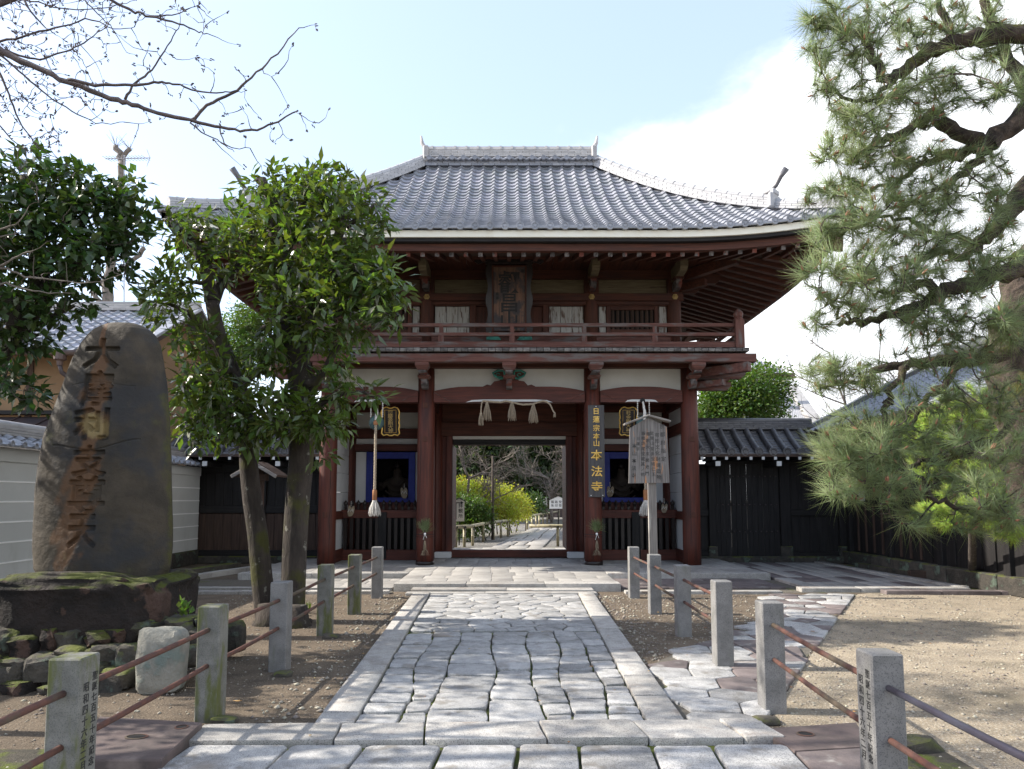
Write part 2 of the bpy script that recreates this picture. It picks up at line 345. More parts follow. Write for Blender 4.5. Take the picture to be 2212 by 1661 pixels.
def npmesh(name, V, F, m, smooth=False, mi=None, mats=None):
    """V (n,3) array, F (k,3 or 4) array"""
    V = np.asarray(V, dtype=np.float32); F = np.asarray(F, dtype=np.int32)
    me = bpy.data.meshes.new(name); me.vertices.add(len(V)); me.vertices.foreach_set('co', V.ravel())
    k = F.shape[1]; me.loops.add(F.size); me.loops.foreach_set('vertex_index', F.ravel())
    me.polygons.add(len(F)); me.polygons.foreach_set('loop_start', np.arange(0, F.size, k, dtype=np.int32))
    me.polygons.foreach_set('loop_total', np.full(len(F), k, dtype=np.int32))
    if smooth: me.polygons.foreach_set('use_smooth', np.ones(len(F), dtype=bool))
    me.update(calc_edges=True); me.validate(); me.materials.append(MATS[m]); return me

# ---------------------------------------------------------------- glyphs (built-in font, turned into meshes once)
TEXTS = '大摩利支尊天日蓮宗本山本法寺京都府指定有形文化財建造物堂開山多宝塔仁王門書院玄関唐鐘楼経蔵宝其ノ他昭和四十六年二月聖誕七百五十年記念福会密跡金剛神執叡昌拝観所受付順路→朱印'
GL = {}
def make_glyphs():
    objs = []
    for ch in sorted(set(TEXTS)):
        cu = bpy.data.curves.new('g', 'FONT'); cu.body = ch; cu.extrude = .5; cu.resolution_u = 2; cu.offset = .012
        o = bpy.data.objects.new('g', cu); C.objects.link(o); objs.append((ch, o, cu))
    bpy.context.view_layer.update(); dg = bpy.context.evaluated_depsgraph_get()
    for ch, o, cu in objs:
        me = bpy.data.meshes.new_from_object(o.evaluated_get(dg))
        v = np.array([p.co[:] for p in me.vertices]); f = [tuple(p.vertices) for p in me.polygons]
        if len(v):
            lo, hi = v[:, :2].min(0), v[:, :2].max(0); c = (lo + hi) / 2
            if ch in '二一→ノ日口四月山': pass
            v[:, 0] -= c[0]; v[:, 1] -= c[1] if ch not in '二' else c[1]
            GL[ch] = (v, f)
        bpy.data.meshes.remove(me)
    for ch, o, cu in objs: bpy.data.objects.remove(o); bpy.data.curves.remove(cu)
make_glyphs()
def write(mb, ch, c, right, up, size, th=.004, sx=1.0, lean=0):
    """one character centred at c in the plane right/up, raised th"""
    if ch not in GL: return
    v, f = GL[ch]; right = Vector(right).normalized(); up = Vector(up).normalized(); nrm = right.cross(up)
    c = Vector(c); vs = [c + right * (float(p[0]) * size * sx + lean * float(p[1]) * size) + up * (float(p[1]) * size) + nrm * (float(p[2]) * 2 * th) for p in v]
    mb.add(vs, f)
def column_text(mb, s, top, right, down, pitch, size, th=.004, sx=1.0):
    for i, ch in enumerate(s):
        if ch == ' ': continue
        pt = pitch[i] if isinstance(pitch, (list, tuple)) else pitch * (i + .5)
        write(mb, ch, Vector(top) + Vector(down).normalized() * pt, right, -Vector(down), size[i] if isinstance(size, (list, tuple)) else size, th, sx)
# ================================================================ GROUND AND PAVING
def sheet(name, pts, z, m, th=0):
    mb = MB(); mb.add([(p[0], p[1], z) for p in pts], [tuple(range(len(pts)))]); o = mb.build(name, m, kind='structure'); return fixn(o)
g = MB(); g.add([(-400, -40, 0), (400, -40, 0), (400, 600, 0), (-400, 600, 0)], [(0, 1, 2, 3)])
ground = g.build('ground', 'dirt', kind='structure')

def clip(poly, n, d):
    out = []
    for i in range(len(poly)):
        a, b = poly[i], poly[(i + 1) % len(poly)]
        da, db = a[0] * n[0] + a[1] * n[1] - d, b[0] * n[0] + b[1] * n[1] - d
        if da <= 0: out.append(a)
        if (da < 0 < db) or (db < 0 < da):
            t = da / (da - db); out.append((a[0] + (b[0] - a[0]) * t, a[1] + (b[1] - a[1]) * t))
    return out
def area(p): return .5 * sum(p[i][0] * p[(i + 1) % len(p)][1] - p[(i + 1) % len(p)][0] * p[i][1] for i in range(len(p)))
def inset(p, d):
    q = list(p)
    for i in range(len(p)):
        a, b = p[i], p[(i + 1) % len(p)]; e = (b[0] - a[0], b[1] - a[1]); l = math.hypot(*e)
        if l < 1e-5: continue
        n = (e[1] / l, -e[0] / l); q = clip(q, n, a[0] * n[0] + a[1] * n[1] - d)
        if len(q) < 3: return []
    return q
def chaikin(p, k=.2):
    o = []
    for i in range(len(p)):
        a, b = p[i], p[(i + 1) % len(p)]
        o += [(a[0] + (b[0] - a[0]) * k, a[1] + (b[1] - a[1]) * k), (a[0] + (b[0] - a[0]) * (1 - k), a[1] + (b[1] - a[1]) * (1 - k))]
    return o
def voronoi(sites, bound):
    cells = []
    for i, a in enumerate(sites):
        c = list(bound); nb = sorted((math.dist(a, b), j) for j, b in enumerate(sites) if j != i)[:18]
        for _, j in nb:
            b = sites[j]; n = (b[0] - a[0], b[1] - a[1]); c = clip(c, n, (b[0] ** 2 + b[1] ** 2 - a[0] ** 2 - a[1] ** 2) / 2)
            if len(c) < 3: break
        if len(c) >= 3: cells.append(c)
    return cells
def stone(poly, z0, z1, parent, m='paving', name='paving_stone', joint=.008, rnd=.10, bev=.007, tilt=.004, wob=0.006):
    if area(poly) < 0: poly = poly[::-1]
    p = inset(poly, joint)
    if len(p) < 3 or abs(area(p)) < .004: return None
    if rnd: p = chaikin(p, rnd)
    if wob and len(p) < 14:
        q = []
        for i in range(len(p)):
            a, b = p[i], p[(i + 1) % len(p)]; q.append(a)
            if math.dist(a, b) > .18: q.append(((a[0] + b[0]) / 2 + random.uniform(-wob, wob), (a[1] + b[1]) / 2 + random.uniform(-wob, wob)))
        p = q
    cx = sum(a[0] for a in p) / len(p); cy = sum(a[1] for a in p) / len(p)
    tx, ty, dz = random.uniform(-tilt, tilt), random.uniform(-tilt, tilt), random.uniform(-.004, .005)
    def sc(q, k, z): return [((a[0] - cx) * k, (a[1] - cy) * k, z + dz + (a[0] - cx) * tx + (a[1] - cy) * ty) for a in q]
    r = min(max(math.dist((cx, cy), a) for a in p), 2); k1 = 1 - bev / r * 1.6; k0 = 1 - bev / r * .4
    n = len(p); vs = [((a[0] - cx), (a[1] - cy), z0) for a in p] + sc(p, 1, z1 - bev) + sc(p, k0, z1 - bev * .3) + sc(p, k1, z1)
    fs = []
    for L_ in range(3):
        for i in range(n): fs.append((L_ * n + i, L_ * n + (i + 1) % n, (L_ + 1) * n + (i + 1) % n, (L_ + 1) * n + i))
    fs.append(tuple(3 * n + i for i in range(n)))
    mb = MB(); mb.add(vs, fs); me = mb.mesh(m, False, name); autosmooth(me, 50)
    return link(name, me, parent, Matrix.Translation((cx, cy, 0)))

# main path: kerb corners measured in the photo, projected on the ground
oLn, iLn, iRn, oRn = G(677, 1577), G(765, 1577), G(1400, 1577), G(1485, 1577)
oLf, iLf, iRf, oRf = G(893, 1286), G(930, 1286), G(1248, 1286), G(1282, 1286)
path = sheet('stone_path', [oLn, oRn, oRf, oLf], .008, 'joint')
def bil(a, b, c, d, s, t):
    p = a.lerp(b, s); q = d.lerp(c, s); r = p.lerp(q, t); return (r.x, r.y)
PI_ = lambda s, t: bil(iLn, iRn, iRf, iLf, s, t)
cols = [0, .142, .262, .452, .632, .757, .885, 1]
tend = .50; plen = iLf.y - iLn.y
for c in range(7):
    big = c in (2, 3); t = 0.0; mid = (2 <= c <= 4)
    while t < tend:
        h = (random.uniform(.38, .72) if big else random.uniform(.22, .40)) / plen * (1.0 if t > .1 else .9)
        t1 = min(t + h, tend + random.uniform(-.01, .02)) if t + h > tend - .03 else t + h
        bd = lambda t_, c_: (.016 * math.sin(9 * t_ + 2 * c_) + .011 * math.sin(23 * t_ + 5 * c_)) if 0 < c_ < 7 else 0
        dl = [bd(t_, c) for t_ in (t, t1)]; drr = [bd(t_, c + 1) for t_ in (t, t1)]
        j = lambda a=.003: random.uniform(-a, a)
        e_ = .0009; q = [PI_(cols[c] + dl[0] + j(), t + e_ + j(.0045)), PI_(cols[c + 1] + drr[0] + j(), t + e_ + j(.0045)), PI_(cols[c + 1] + drr[1] + j(), t1 - e_ + j(.003)), PI_(cols[c] + dl[1] + j(), t1 - e_ + j(.003))]
        stone(q, 0, .04, path, 'paving', joint=random.uniform(.006, .011), rnd=random.uniform(.05, .12), tilt=.007, bev=.006, wob=.012)
        t = t1
sites = []
nr = 15
for r_ in range(nr):
    t = tend + .012 + (1 - tend) * (r_ + .5) / nr; k = 7 if r_ % 2 else 6
    for c in range(k):
        sites.append(PI_(min(max((c + .5) / k + random.uniform(-.055, .055), .02), .98), t + random.uniform(-.011, .011)))
for cell in voronoi(sites, [PI_(0, tend + .012), PI_(1, tend + .012), PI_(1, 1), PI_(0, 1)]):
    stone(cell, 0, .038, path, joint=random.uniform(.007, .013), rnd=.10, tilt=.010, bev=.009)
def strip(a0, b0, b1, a1, cuts, m='kerb', z1=.055, name='kerb_stone', parent=None, jn=.006):
    for i in range(len(cuts) - 1):
        q = [bil(a0, b0, b1, a1, s, t) for (s, t) in ((0, cuts[i]), (1, cuts[i]), (1, cuts[i + 1]), (0, cuts[i + 1]))]
        stone(q, 0, z1, parent, m, name, joint=jn, rnd=.02, tilt=.003, bev=.006, wob=.003)
strip(oLn, iLn, iLf, oLf, [0, .035, .20, .42, .60, .78, .9, 1], parent=path)
strip(iRn, oRn, oRf, iRf, [0, .10, .19, .33, .52, .70, .86, 1], parent=path)

# cross kerb and the row of big slabs nearest the camera
a0, a1, b0, b1 = G(395, 1621), G(440, 1583), G(1700, 1612), G(1632, 1570)
ext = lambda a, b, k: a + (b - a) * k
cross = sheet('crossing_path', [G(310, 1700), G(1900, 1700), G(1640, 1572), G(440, 1582)][:4], .004, 'joint')
near = sheet('near_path', [(-6, .8), (2.75, .8), (2.75, G(1100, 1622).y), (-3.4, G(1100, 1622).y)], .010, 'joint')
xs = [0, .245, .395, .60, .77, .93, 1]
for i in range(6):
    q = [(a0.lerp(b0, xs[i])), (a0.lerp(b0, xs[i + 1])), (a1.lerp(b1, xs[i + 1])), (a1.lerp(b1, xs[i]))]
    stone([(p.x, p.y) for p in q], 0, .06, cross, 'kerb', 'kerb_stone', joint=.006, rnd=.03, tilt=.002, bev=.006)
yN = G(1100, 1624).y; xcut = [-5, -4.3, -3.5, -2.75, -2.06, -1.42, -.95, -.46, .02, .40, .86, 1.24, 1.72, 2.2, 2.8, 3.4, 4.1, 5]
for row, (y1, y0) in enumerate(((yN, yN - .62), (yN - .62, yN - 1.2), (yN - 1.2, yN - 1.8), (yN - 1.8, yN - 2.4))):
    for i in range(len(xcut) - 1):
        if (row == 0 and xcut[i + 1] < -2.0) or xcut[i] > 2.1: continue
        o = .2 * (row % 2); m_ = 'paving' if xcut[i] < 1.6 else 'pavingdark'
        stone([(xcut[i] + o, y0), (xcut[i + 1] + o, y0 + random.uniform(-.01, .01)), (xcut[i + 1] + o + .04, y1), (xcut[i] + o + .04, y1)], 0, .05, near, m_, joint=.012, rnd=.06, bev=.009)

# crazy-paved branch to the side gate on the right
bp_ = [G(1400, 1440), G(1475, 1405), G(1560, 1382), G(1660, 1330), G(1655, 1288), G(1850, 1284), G(1795, 1345), G(1710, 1470), G(1655, 1560), G(1640, 1572), G(1482, 1572)]
branch = sheet('side_path', bp_, .006, 'jointdry')
def inside(p, poly):
    c = False
    for i in range(len(poly)):
        a, b = poly[i], poly[i - 1]
        if (a[1] > p[1]) != (b[1] > p[1]) and p[0] < (b[0] - a[0]) * (p[1] - a[1]) / (b[1] - a[1]) + a[0]: c = not c
    return c
bp2 = [(p.x, p.y) for p in bp_]; sites = []
yy = 4.9
while yy < 12.3:
    x_ = .8
    while x_ < 6.6:
        q = (x_ + random.uniform(-.09, .09), yy + random.uniform(-.08, .08))
        if inside(q, bp2): sites.append(q)
        x_ += .36 if yy < 8.5 else .31
    yy += .33 if yy < 8.5 else .30
big = [(min(p[0] for p in bp2) - .2, 4.8), (7, 4.8), (7, 12.6), (min(p[0] for p in bp2) - .2, 12.6)]
RA, RB = G(1852, 1283), G(1662, 1556); rn = (RB.y - RA.y, -(RB.x - RA.x)); rl = math.hypot(*rn); rn = (rn[0] / rl, rn[1] / rl)
if rn[0] < 0: rn = (-rn[0], -rn[1])
rd = RA.x * rn[0] + RA.y * rn[1]
far_sites = [(x, y) for x in np.arange(.4, 7.2, .34) for y in np.arange(4.5, 12.9, .33) if not inside((x, y), bp2) and x * rn[0] + y * rn[1] < rd]
nS = len(sites)
for i, cell in enumerate(voronoi(sites + far_sites, big)[:nS]):
    cell = clip(cell, rn, rd - .01)
    if len(cell) < 3: continue
    cxm = sum(p[0] for p in cell) / len(cell); cym = sum(p[1] for p in cell) / len(cell)
    stone(cell, 0, .03, branch, 'paving' if random.random() > .42 else 'pavingdark', joint=.007, rnd=.07, tilt=.012, bev=.008)

# sandy yard on the right
sand = sheet('yard', [G(1852, 1284), G(1900, 1279), (9.6, 13.0), (26, 13.0), (26, 1), (3.2, 1), G(1900, 1640), G(1662, 1560), G(1716, 1470), G(1800, 1345)], .003, 'sand')

# temple platform: apron, step, main floor
PZ = .13
plat = MB(); plat.box(-5.35, 5.15, 14.15, 22.0, -.1, PZ - .012, .01); plat.box(-2.0, 1.93, 12.42, 14.16, -.1, PZ - .014, .01)
plat = plat.build('gate_platform', 'jointdry', kind='structure')
def slab_rows(x0, x1, rows, parent, wmin=.36, wmax=.47, z1=PZ, m='slab', nm='paving_slab', z0=None):
    for (ya, yb) in rows:
        x = x0
        while x < x1 - .05:
            w_ = random.uniform(wmin, wmax)
            if x + w_ > x1 - .2: w_ = x1 - x
            stone([(x, ya), (x + w_, ya), (x + w_, yb), (x, yb)], z0 if z0 is not None else z1 - .05, z1 + .004, parent, m, nm, joint=.003, rnd=.015, tilt=.002, bev=.004, wob=.0015); x += w_
slab_rows(-1.98, 1.91, [(12.78, 13.25), (13.25, 13.72), (13.72, 14.3)], plat)
for xa, xb in ((-2.0, -.75), (-.75, .62), (.62, 1.93)):
    stone([(xa, 12.40), (xb, 12.40), (xb, 12.78), (xa, 12.78)], 0, PZ + .006, plat, 'kerb', 'kerb_stone', joint=.003, rnd=.02, tilt=.001, wob=0)
slab_rows(-5.3, -2.0, [(14.42, 14.9), (14.9, 15.4), (15.4, 16.0), (16.0, 16.7), (16.7, 17.6)], plat)
slab_rows(-2.0, 1.95, [(14.3, 14.9), (14.9, 15.45), (15.45, 16.1), (16.1, 16.8), (16.8, 17.7)], plat)
slab_rows(1.95, 5.1, [(14.42, 14.9), (14.9, 15.4), (15.4, 16.0), (16.0, 16.7), (16.7, 17.6)], plat)
for (xa, xb, side) in ((-5.35, -3.9, 0), (-3.9, -2.0, 0), (1.93, 3.5, 0), (3.5, 5.15, 0)):
    stone([(xa, 14.12), (xb, 14.12), (xb, 14.42), (xa, 14.42)], 0, PZ + .006, plat, 'kerb', 'kerb_stone', joint=.003, rnd=.02, tilt=.001, wob=0)
slab_rows(-2.0, 2.0, [(19.0, 19.7), (19.7, 20.3), (20.3, 20.9), (20.9, 21.5)], plat)
step = MB().box(-1.68, 1.45, 12.12, 12.44, -.05, .04, .01); step = step.build('step', 'joint', kind='structure')
for xa, xb in ((-1.66, -.05), (-.05, 1.43)):
    stone([(xa, 12.08), (xb, 12.08), (xb, 12.42), (xa, 12.42)], 0, .075, step, 'kerb', 'step_stone', joint=.002, rnd=.02, tilt=.001, wob=0)
for xa, xb in ((-1.72, -.4), (-.4, 1.46)):
    stone([(xa, 11.86), (xb, 11.86), (xb, 12.09), (xa, 12.09)], 0, .045, step, 'kerb', 'step_stone', joint=.002, rnd=.02, tilt=.001, wob=0)
# low paving, kerbs and gutters to either side of the apron
lowl = sheet('side_paving', [(-6.6, 12.2), (-2.0, 12.2), (-2.0, 14.2), (-6.6, 14.2)], .005, 'jointdry')
slab_rows(-4.6, -2.05, [(12.7, 13.2), (13.2, 13.7), (13.7, 14.1)], lowl, .4, .6, .03, 'slab', z0=0)
strip(Vector((-6.6, 12.05, 0)), Vector((-6.6, 12.25, 0)), Vector((-2.02, 12.25, 0)), Vector((-2.02, 12.05, 0)), [0, .2, .45, .7, 1], parent=lowl, z1=.05)
strip(Vector((-6.6, 12.45, 0)), Vector((-6.6, 12.62, 0)), Vector((-2.02, 12.62, 0)), Vector((-2.02, 12.45, 0)), [0, .25, .5, .75, 1], parent=lowl, z1=.06)
lowr = sheet('side_paving', [(1.95, 12.2), (8.3, 12.2), (7.4, 17.6), (5.2, 17.6), (5.2, 14.1), (1.95, 14.1)], .005, 'jointdry')
slab_rows(1.98, 4.9, [(12.7, 13.2), (13.2, 13.7), (13.7, 14.1)], lowr, .5, .9, .03, 'pavingdark', z0=0)
strip(Vector((1.95, 12.05, 0)), Vector((1.95, 12.25, 0)), Vector((4.6, 12.25, 0)), Vector((4.6, 12.05, 0)), [0, .5, 1], parent=lowr, z1=.05)
for i in range(8):
    x0 = 5.2 + .32 * i; cu = [12.55, 13.3 + random.uniform(-.2, .2), 14.3 + random.uniform(-.2, .2), 15.4 + random.uniform(-.2, .2), 16.4, 17.5]
    for a_, b_ in zip(cu, cu[1:]):
        stone([(x0, a_), (x0 + .32, a_), (x0 + .32, b_), (x0, b_)], 0, .05, lowr, random.choice(('slab', 'slab', 'pavingdark')), 'paving_slab', joint=.006, rnd=.03, tilt=.004)
strip(Vector((5.0, 12.28, 0)), Vector((5.0, 12.54, 0)), Vector((7.9, 12.54, 0)), Vector((7.9, 12.28, 0)), [0, .35, .7, 1], parent=lowr, z1=.075)
strip(Vector((7.78, 12.5, 0)), Vector((8.02, 12.5, 0)), Vector((7.62, 17.4, 0)), Vector((7.4, 17.4, 0)), [0, .2, .4, .6, .8, 1], parent=lowr, z1=.08)
# gutter on the right: a dark channel between two lines of stones
gut = sheet('gutter_channel', [(8.02, 12.0), (8.5, 12.0), (8.2, 17.4), (7.64, 17.4)], .006, 'joint')
strip(Vector((8.5, 11.9, 0)), Vector((8.78, 11.9, 0)), Vector((8.3, 16.8, 0)), Vector((8.08, 16.8, 0)), [0, .17, .36, .55, .75, 1], parent=gut, z1=.10, m='rockgrey')
strip(Vector((6.3, 12.0, 0)), Vector((6.3, 12.22, 0)), Vector((9.3, 12.05, 0)), Vector((9.3, 11.85, 0)), [0, .3, .62, 1], parent=gut, z1=.07, m='pavingdark')
# gutter on the left along the plaster wall
gul = sheet('gutter_channel', [(-7.4, 12.4), (-6.9, 12.4), (-5.6, 16.9), (-6.2, 16.9)], .006, 'joint')
strip(Vector((-6.9, 12.6, 0)), Vector((-6.68, 12.6, 0)), Vector((-5.4, 16.6, 0)), Vector((-5.6, 16.6, 0)), [0, .25, .5, .75, 1], parent=gul, z1=.10, m='slab')
strip(Vector((-7.6, 12.6, 0)), Vector((-7.3, 12.6, 0)), Vector((-6.2, 16.6, 0)), Vector((-6.5, 16.6, 0)), [0, .3, .6, 1], parent=gul, z1=.12, m='rockgrey')

# the grounds beyond the gate
yard2 = sheet('inner_yard', [(-30, 21.6), (30, 21.6), (30, 90), (-30, 90)], .10, 'gravel')
pl2 = [G(1052, 1186, PZ), G(1172, 1186, PZ), G(1192, 1163, PZ), G(1212, 1140, PZ), G(1222, 1122, PZ), G(1197, 1124, PZ), G(1160, 1136, PZ), G(1112, 1156, PZ)]
path2 = sheet('inner_path', pl2, .112, 'jointdry')
p2 = [(p.x, p.y) for p in pl2]
rows = [(1186, 1055, 1172), (1178, 1068, 1178), (1171, 1082, 1185), (1164, 1097, 1191), (1157, 1111, 1197), (1150, 1127, 1203), (1143, 1144, 1210), (1136, 1161, 1215)]
for (y0, xa, xb), (y1, xc, xd) in zip(rows, rows[1:]):
    fr = [0, .3 + random.uniform(-.08, .08), .66 + random.uniform(-.08, .08), 1.0]
    for i in range(3):
        q = [G(xa + (xb - xa) * fr[i], y0, PZ), G(xa + (xb - xa) * fr[i + 1], y0, PZ), G(xc + (xd - xc) * fr[i + 1], y1, PZ), G(xc + (xd - xc) * fr[i], y1, PZ)]
        stone([(p.x, p.y) for p in q], .1, .14, path2, 'slab', 'paving_slab', joint=.03, rnd=.04, wob=0)

# pebbles and grit, fallen leaves
def pebbles(name, n, fn, smin, smax, m='pebble', flat=.6, kind='stuff'):
    o8 = np.array([(1, 0, 0), (0, 1, 0), (-1, 0, 0), (0, -1, 0), (0, 0, 1), (0, 0, -1)], float)
    f8 = np.array([(0, 1, 4), (1, 2, 4), (2, 3, 4), (3, 0, 4), (1, 0, 5), (2, 1, 5), (3, 2, 5), (0, 3, 5)])
    V = []; F = []; k = 0
    for _ in range(n):
        p = fn()
        if p is None: continue
        s = smin + (smax - smin) * random.random() ** 4; a = random.random() * 6.28; ca, sa = math.cos(a), math.sin(a)
        v = o8 * np.array([s * random.uniform(.7, 1.4), s, s * flat]) * (1 + .25 * np.random.randn(6, 1))
        v = np.stack([v[:, 0] * ca - v[:, 1] * sa, v[:, 0] * sa + v[:, 1] * ca, v[:, 2]], 1) + np.array(p); V.append(v); F.append(f8 + 6 * k); k += 1
    me = npmesh(name, np.concatenate(V), np.concatenate(F), m); return tag(link(name, me), kind=kind)
def on_dirt():
    if random.random() < .5: y = random.uniform(3.4, 12); x = random.uniform(-4.6, 0)
    else: y = random.uniform(3, 12.0); x = random.uniform(1.0, 3.2)
    t = (y - oLn.y) / (oLf.y - oLn.y)
    if y < 5.0 and x > -2.0: return None
    if oLn.lerp(oLf, t).x - .02 < x < oRn.lerp(oRf, t).x + .02: return None
    if x > 0 and inside((x, y), bp2): return None
    return (x, y, .003)
pebbles('gravel', 12000, on_dirt, .004, .022)
def on_yard():
    y = random.uniform(2.6, 12); x = random.uniform(2.2, 9.5)
    if inside((x, y), bp2) or (y < 5.1 and x < 2.2): return None
    return (x, y, .006)
pebbles('gravel', 15000, on_yard, .004, .022)
def edge_peb():
    s = random.choice((-1, 1)); y = random.uniform(5.2, 11.9); t = (y - oLn.y) / (oLf.y - oLn.y)
    x = (oLn.lerp(oLf, t).x - random.uniform(.02, .5)) if s < 0 else (oRn.lerp(oRf, t).x + random.uniform(.02, .4))
    return None if inside((x, y), bp2) else (x, y, .006)
pebbles('gravel', 900, edge_peb, .008, .035)
def leafspot():
    return (random.uniform(-4.5, 5), random.uniform(3, 12), .07)
pebbles('fallen_leaves', 90, leafspot, .012, .03, 'fallen', .06)

# drain cover slabs
def rocklump(name, c, d, seed, parent=None, m='rockgrey', sub=2, amp=.22, boxy=.6, rot=0, M=None, **kw):
    import bmesh
    bm = bmesh.new(); bmesh.ops.create_icosphere(bm, subdivisions=sub, radius=1); off = Vector((seed * 3.1, seed * 1.7, seed * .9))
    for v in bm.verts:
        p = v.co.normalized(); e = boxy
        q = Vector([math.copysign(abs(a) ** e, a) for a in p]); n_ = noise.fractal(p * 1.3 + off, .9, 2.1, 4) * amp + noise.noise(p * 4.2 + off) * amp * .35
        v.co = Vector((q.x * d[0], q.y * d[1], q.z * d[2])) * (1 + n_)
    me = bpy.data.meshes.new(name); bm.to_mesh(me); bm.free(); me.materials.append(MATS[m]); autosmooth(me, 35)
    o = link(name, me, parent, Matrix.Translation(c) @ Matrix.Rotation(rot, 4, 'Z')); return tag(o, **kw) if kw else o
def cover(pts, z, label, holes):
    r = thing('drain_cover', label, 'drain cover', tuple(sum((Vector(p) for p in pts), Vector()) / 4))
    cx = sum(p[0] for p in pts) / 4; cy = sum(p[1] for p in pts) / 4
    poly = [(p[0], p[1]) for p in pts]
    mb = MB(); n = 4; top = [((x - cx) * .985 + cx, (y - cy) * .985 + cy, z) for x, y in poly]
    mb.add([(x, y, 0) for x, y in poly] + [(x, y, z - .012) for x, y in poly] + top, [tuple(L_ * 4 + k for k in (i, (i + 1) % 4)) + tuple((L_ + 1) * 4 + k for k in ((i + 1) % 4, i)) for L_ in (0, 1) for i in range(4)] + [(8, 9, 10, 11)])
    fixn(mb.build('slab', 'concrete', r))
    for (hx, hy, rx, ry) in holes:
        mb = MB(); ring = [(hx + rx * math.cos(a), hy + ry * math.sin(a)) for a in [i * math.pi / 6 for i in range(12)]]
        inn = [(hx + rx * .82 * math.cos(a), hy + ry * .82 * math.sin(a)) for a in [i * math.pi / 6 for i in range(12)]]
        vs = [(x, y, z + .004) for x, y in ring] + [(x, y, z + .006) for x, y in inn] + [(x, y, z + .001) for x, y in inn]
        fs = [(i, (i + 1) % 12, 12 + (i + 1) % 12, 12 + i) for i in range(12)] + [(12 + i, 12 + (i + 1) % 12, 24 + (i + 1) % 12, 24 + i) for i in range(12)]
        mb.add(vs, fs); mb.build('rim', 'rust', r)
        mb = MB(); mb.add([(x, y, z + .0025) for x, y in inn], [tuple(range(12))]); mb.build('finger_hole', 'void', r)
z_ = .10
pts = [G(130, 1640, z_), G(350, 1640, z_), G(437, 1560, z_), G(215, 1547, z_)]
c1, c2 = G(295, 1592, z_), G(392, 1571, z_)
cover(pts, z_, 'reddish concrete drain cover with two holes beside the left inscribed post', [(c1.x, c1.y, .075, .05), (c2.x, c2.y, .045, .045)])
z_ = .055
pts = [G(1716, 1622, z_), G(1885, 1612, z_), G(1850, 1560, z_), G(1640, 1574, z_)]
c1 = G(1740, 1586, z_)
cover(pts, z_, 'reddish concrete drain cover with one square hole beside the right inscribed post', [(c1.x, c1.y, .06, .05)])
for i, (x, y, s, mm) in enumerate(((1955, 1618, .17, 'rockgrey'), (1640, 1562, .10, 'rockgrey'), (470, 1562, .10, 'rockgrey'), (600, 1460, .09, 'rockgrey'), (705, 1378, .10, 'rockgrey'))):
    p = G(x, y)
    rocklump('stone', (p.x + .05, p.y, .01), (s, s * .7, s * .38), 40 + i, m=mm, label=('tan flat stone sunk in the yard right of the inscribed post', 'small flat stone at the foot of the right unrailed gap post', 'flat pale stone at the foot of the second left post', 'flat stone at the foot of the third left post', 'small stone at the foot of the fourth left post')[i], cat='stone')
# ================================================================ POSTS AND RAILS
PH, PW = .82, .165
def post(parent, x, y, m, lean=0.0, tall=PH, text=None, face='+x', holes=True):
    M = Matrix.Translation((x, y, 0)) @ Matrix.Rotation(lean, 4, 'Y')
    mb = MB(); mb.box(-PW / 2, PW / 2, -PW / 2, PW / 2, -.05, tall, .008)
    o = link('stone_post', mb.mesh(m, name='stone_post'), parent, M)
    return o
def rail(parent, a, b, m, r=.017):
    a, b = Vector(a), Vector(b); n = 7
    pts = [a.lerp(b, i / n) + Vector((random.uniform(-.002, .002), 0, -.006 * math.sin(math.pi * i / n))) for i in range(n + 1)]
    mb = MB(); mb.tube(pts, r, 10); me = mb.mesh(m, True, 'rail'); return link('rail', me, parent)
Ls = [(-2.17, 1.9, 'granite'), (-2.17, 3.62, 'granitemoss'), (-2.175, 5.30, 'granitemoss'), (-2.15, 6.79, 'granite'), (-2.175, 8.52, 'granitemoss'), (-2.16, 10.04, 'granitemoss'), (-2.14, 11.64, 'granite')]
Rs = [(1.90, 1.9, 'granite'), (1.90, 3.72, 'granite'), (1.985, 5.50, 'granite'), (2.03, 6.88, 'granite'), (2.04, 8.46, 'granite'), (2.035, 10.06, 'granite'), (2.02, 11.64, 'granite')]
def inscribe(parent, x, y, face, c1_, c2_):
    mb = MB(); sx = 1 if face == '+x' else -1; X = x + sx * (PW / 2 + .0005)
    right = Vector((0, 1, 0)) if sx > 0 else Vector((0, -1, 0))
    for k, (s_, off, top, pit, sz) in enumerate(((c1_, -.033, .70, .054, .05), (c2_, .038, .74, .052, .046))):
        column_text(mb, s_, Vector((X, y, top)) + right * off, right, (0, 0, -1), pit, sz, th=.0012)
    po = min((c for c in parent.children if c.name.startswith('stone_post')), key=lambda c: (wm(c).translation - Vector((x, y, 0))).length)
    return tag(mb.build('inscription', 'ink', po), label='black characters painted down the inner face', kind='stuff')
fl = thing('post_and_rail_fence', 'granite post and rusty rail fence left of the path, nearest post inscribed', 'fence', (-2.17, 6.8, 0), 'granite post and rail fences beside the path')
for (x, y, m) in Ls: post(fl, x, y, m)
for (a, b) in zip(Ls, Ls[1:]):
    for z in (.655, .40): rail(fl, (a[0], a[1] + .04, z), (b[0], b[1] - .04, z), 'rust' if a[1] > 3 or z < .5 else 'rust')
inscribe(fl, Ls[1][0], Ls[1][1], '+x', '昭和四十六年二月 福山  会', '聖誕七百五十年記念')
fr_ = thing('post_and_rail_fence', 'granite and rusty rail fence right of the path, four far posts by the notice board', 'fence', (2.03, 9, 0), 'granite post and rail fences beside the path')
for (x, y, m) in Rs[3:]: post(fr_, x, y, m)
for (a, b) in zip(Rs[3:], Rs[4:]):
    for z in (.655, .40): rail(fr_, (a[0], a[1] + .04, z), (b[0], b[1] - .04, z), 'rust')
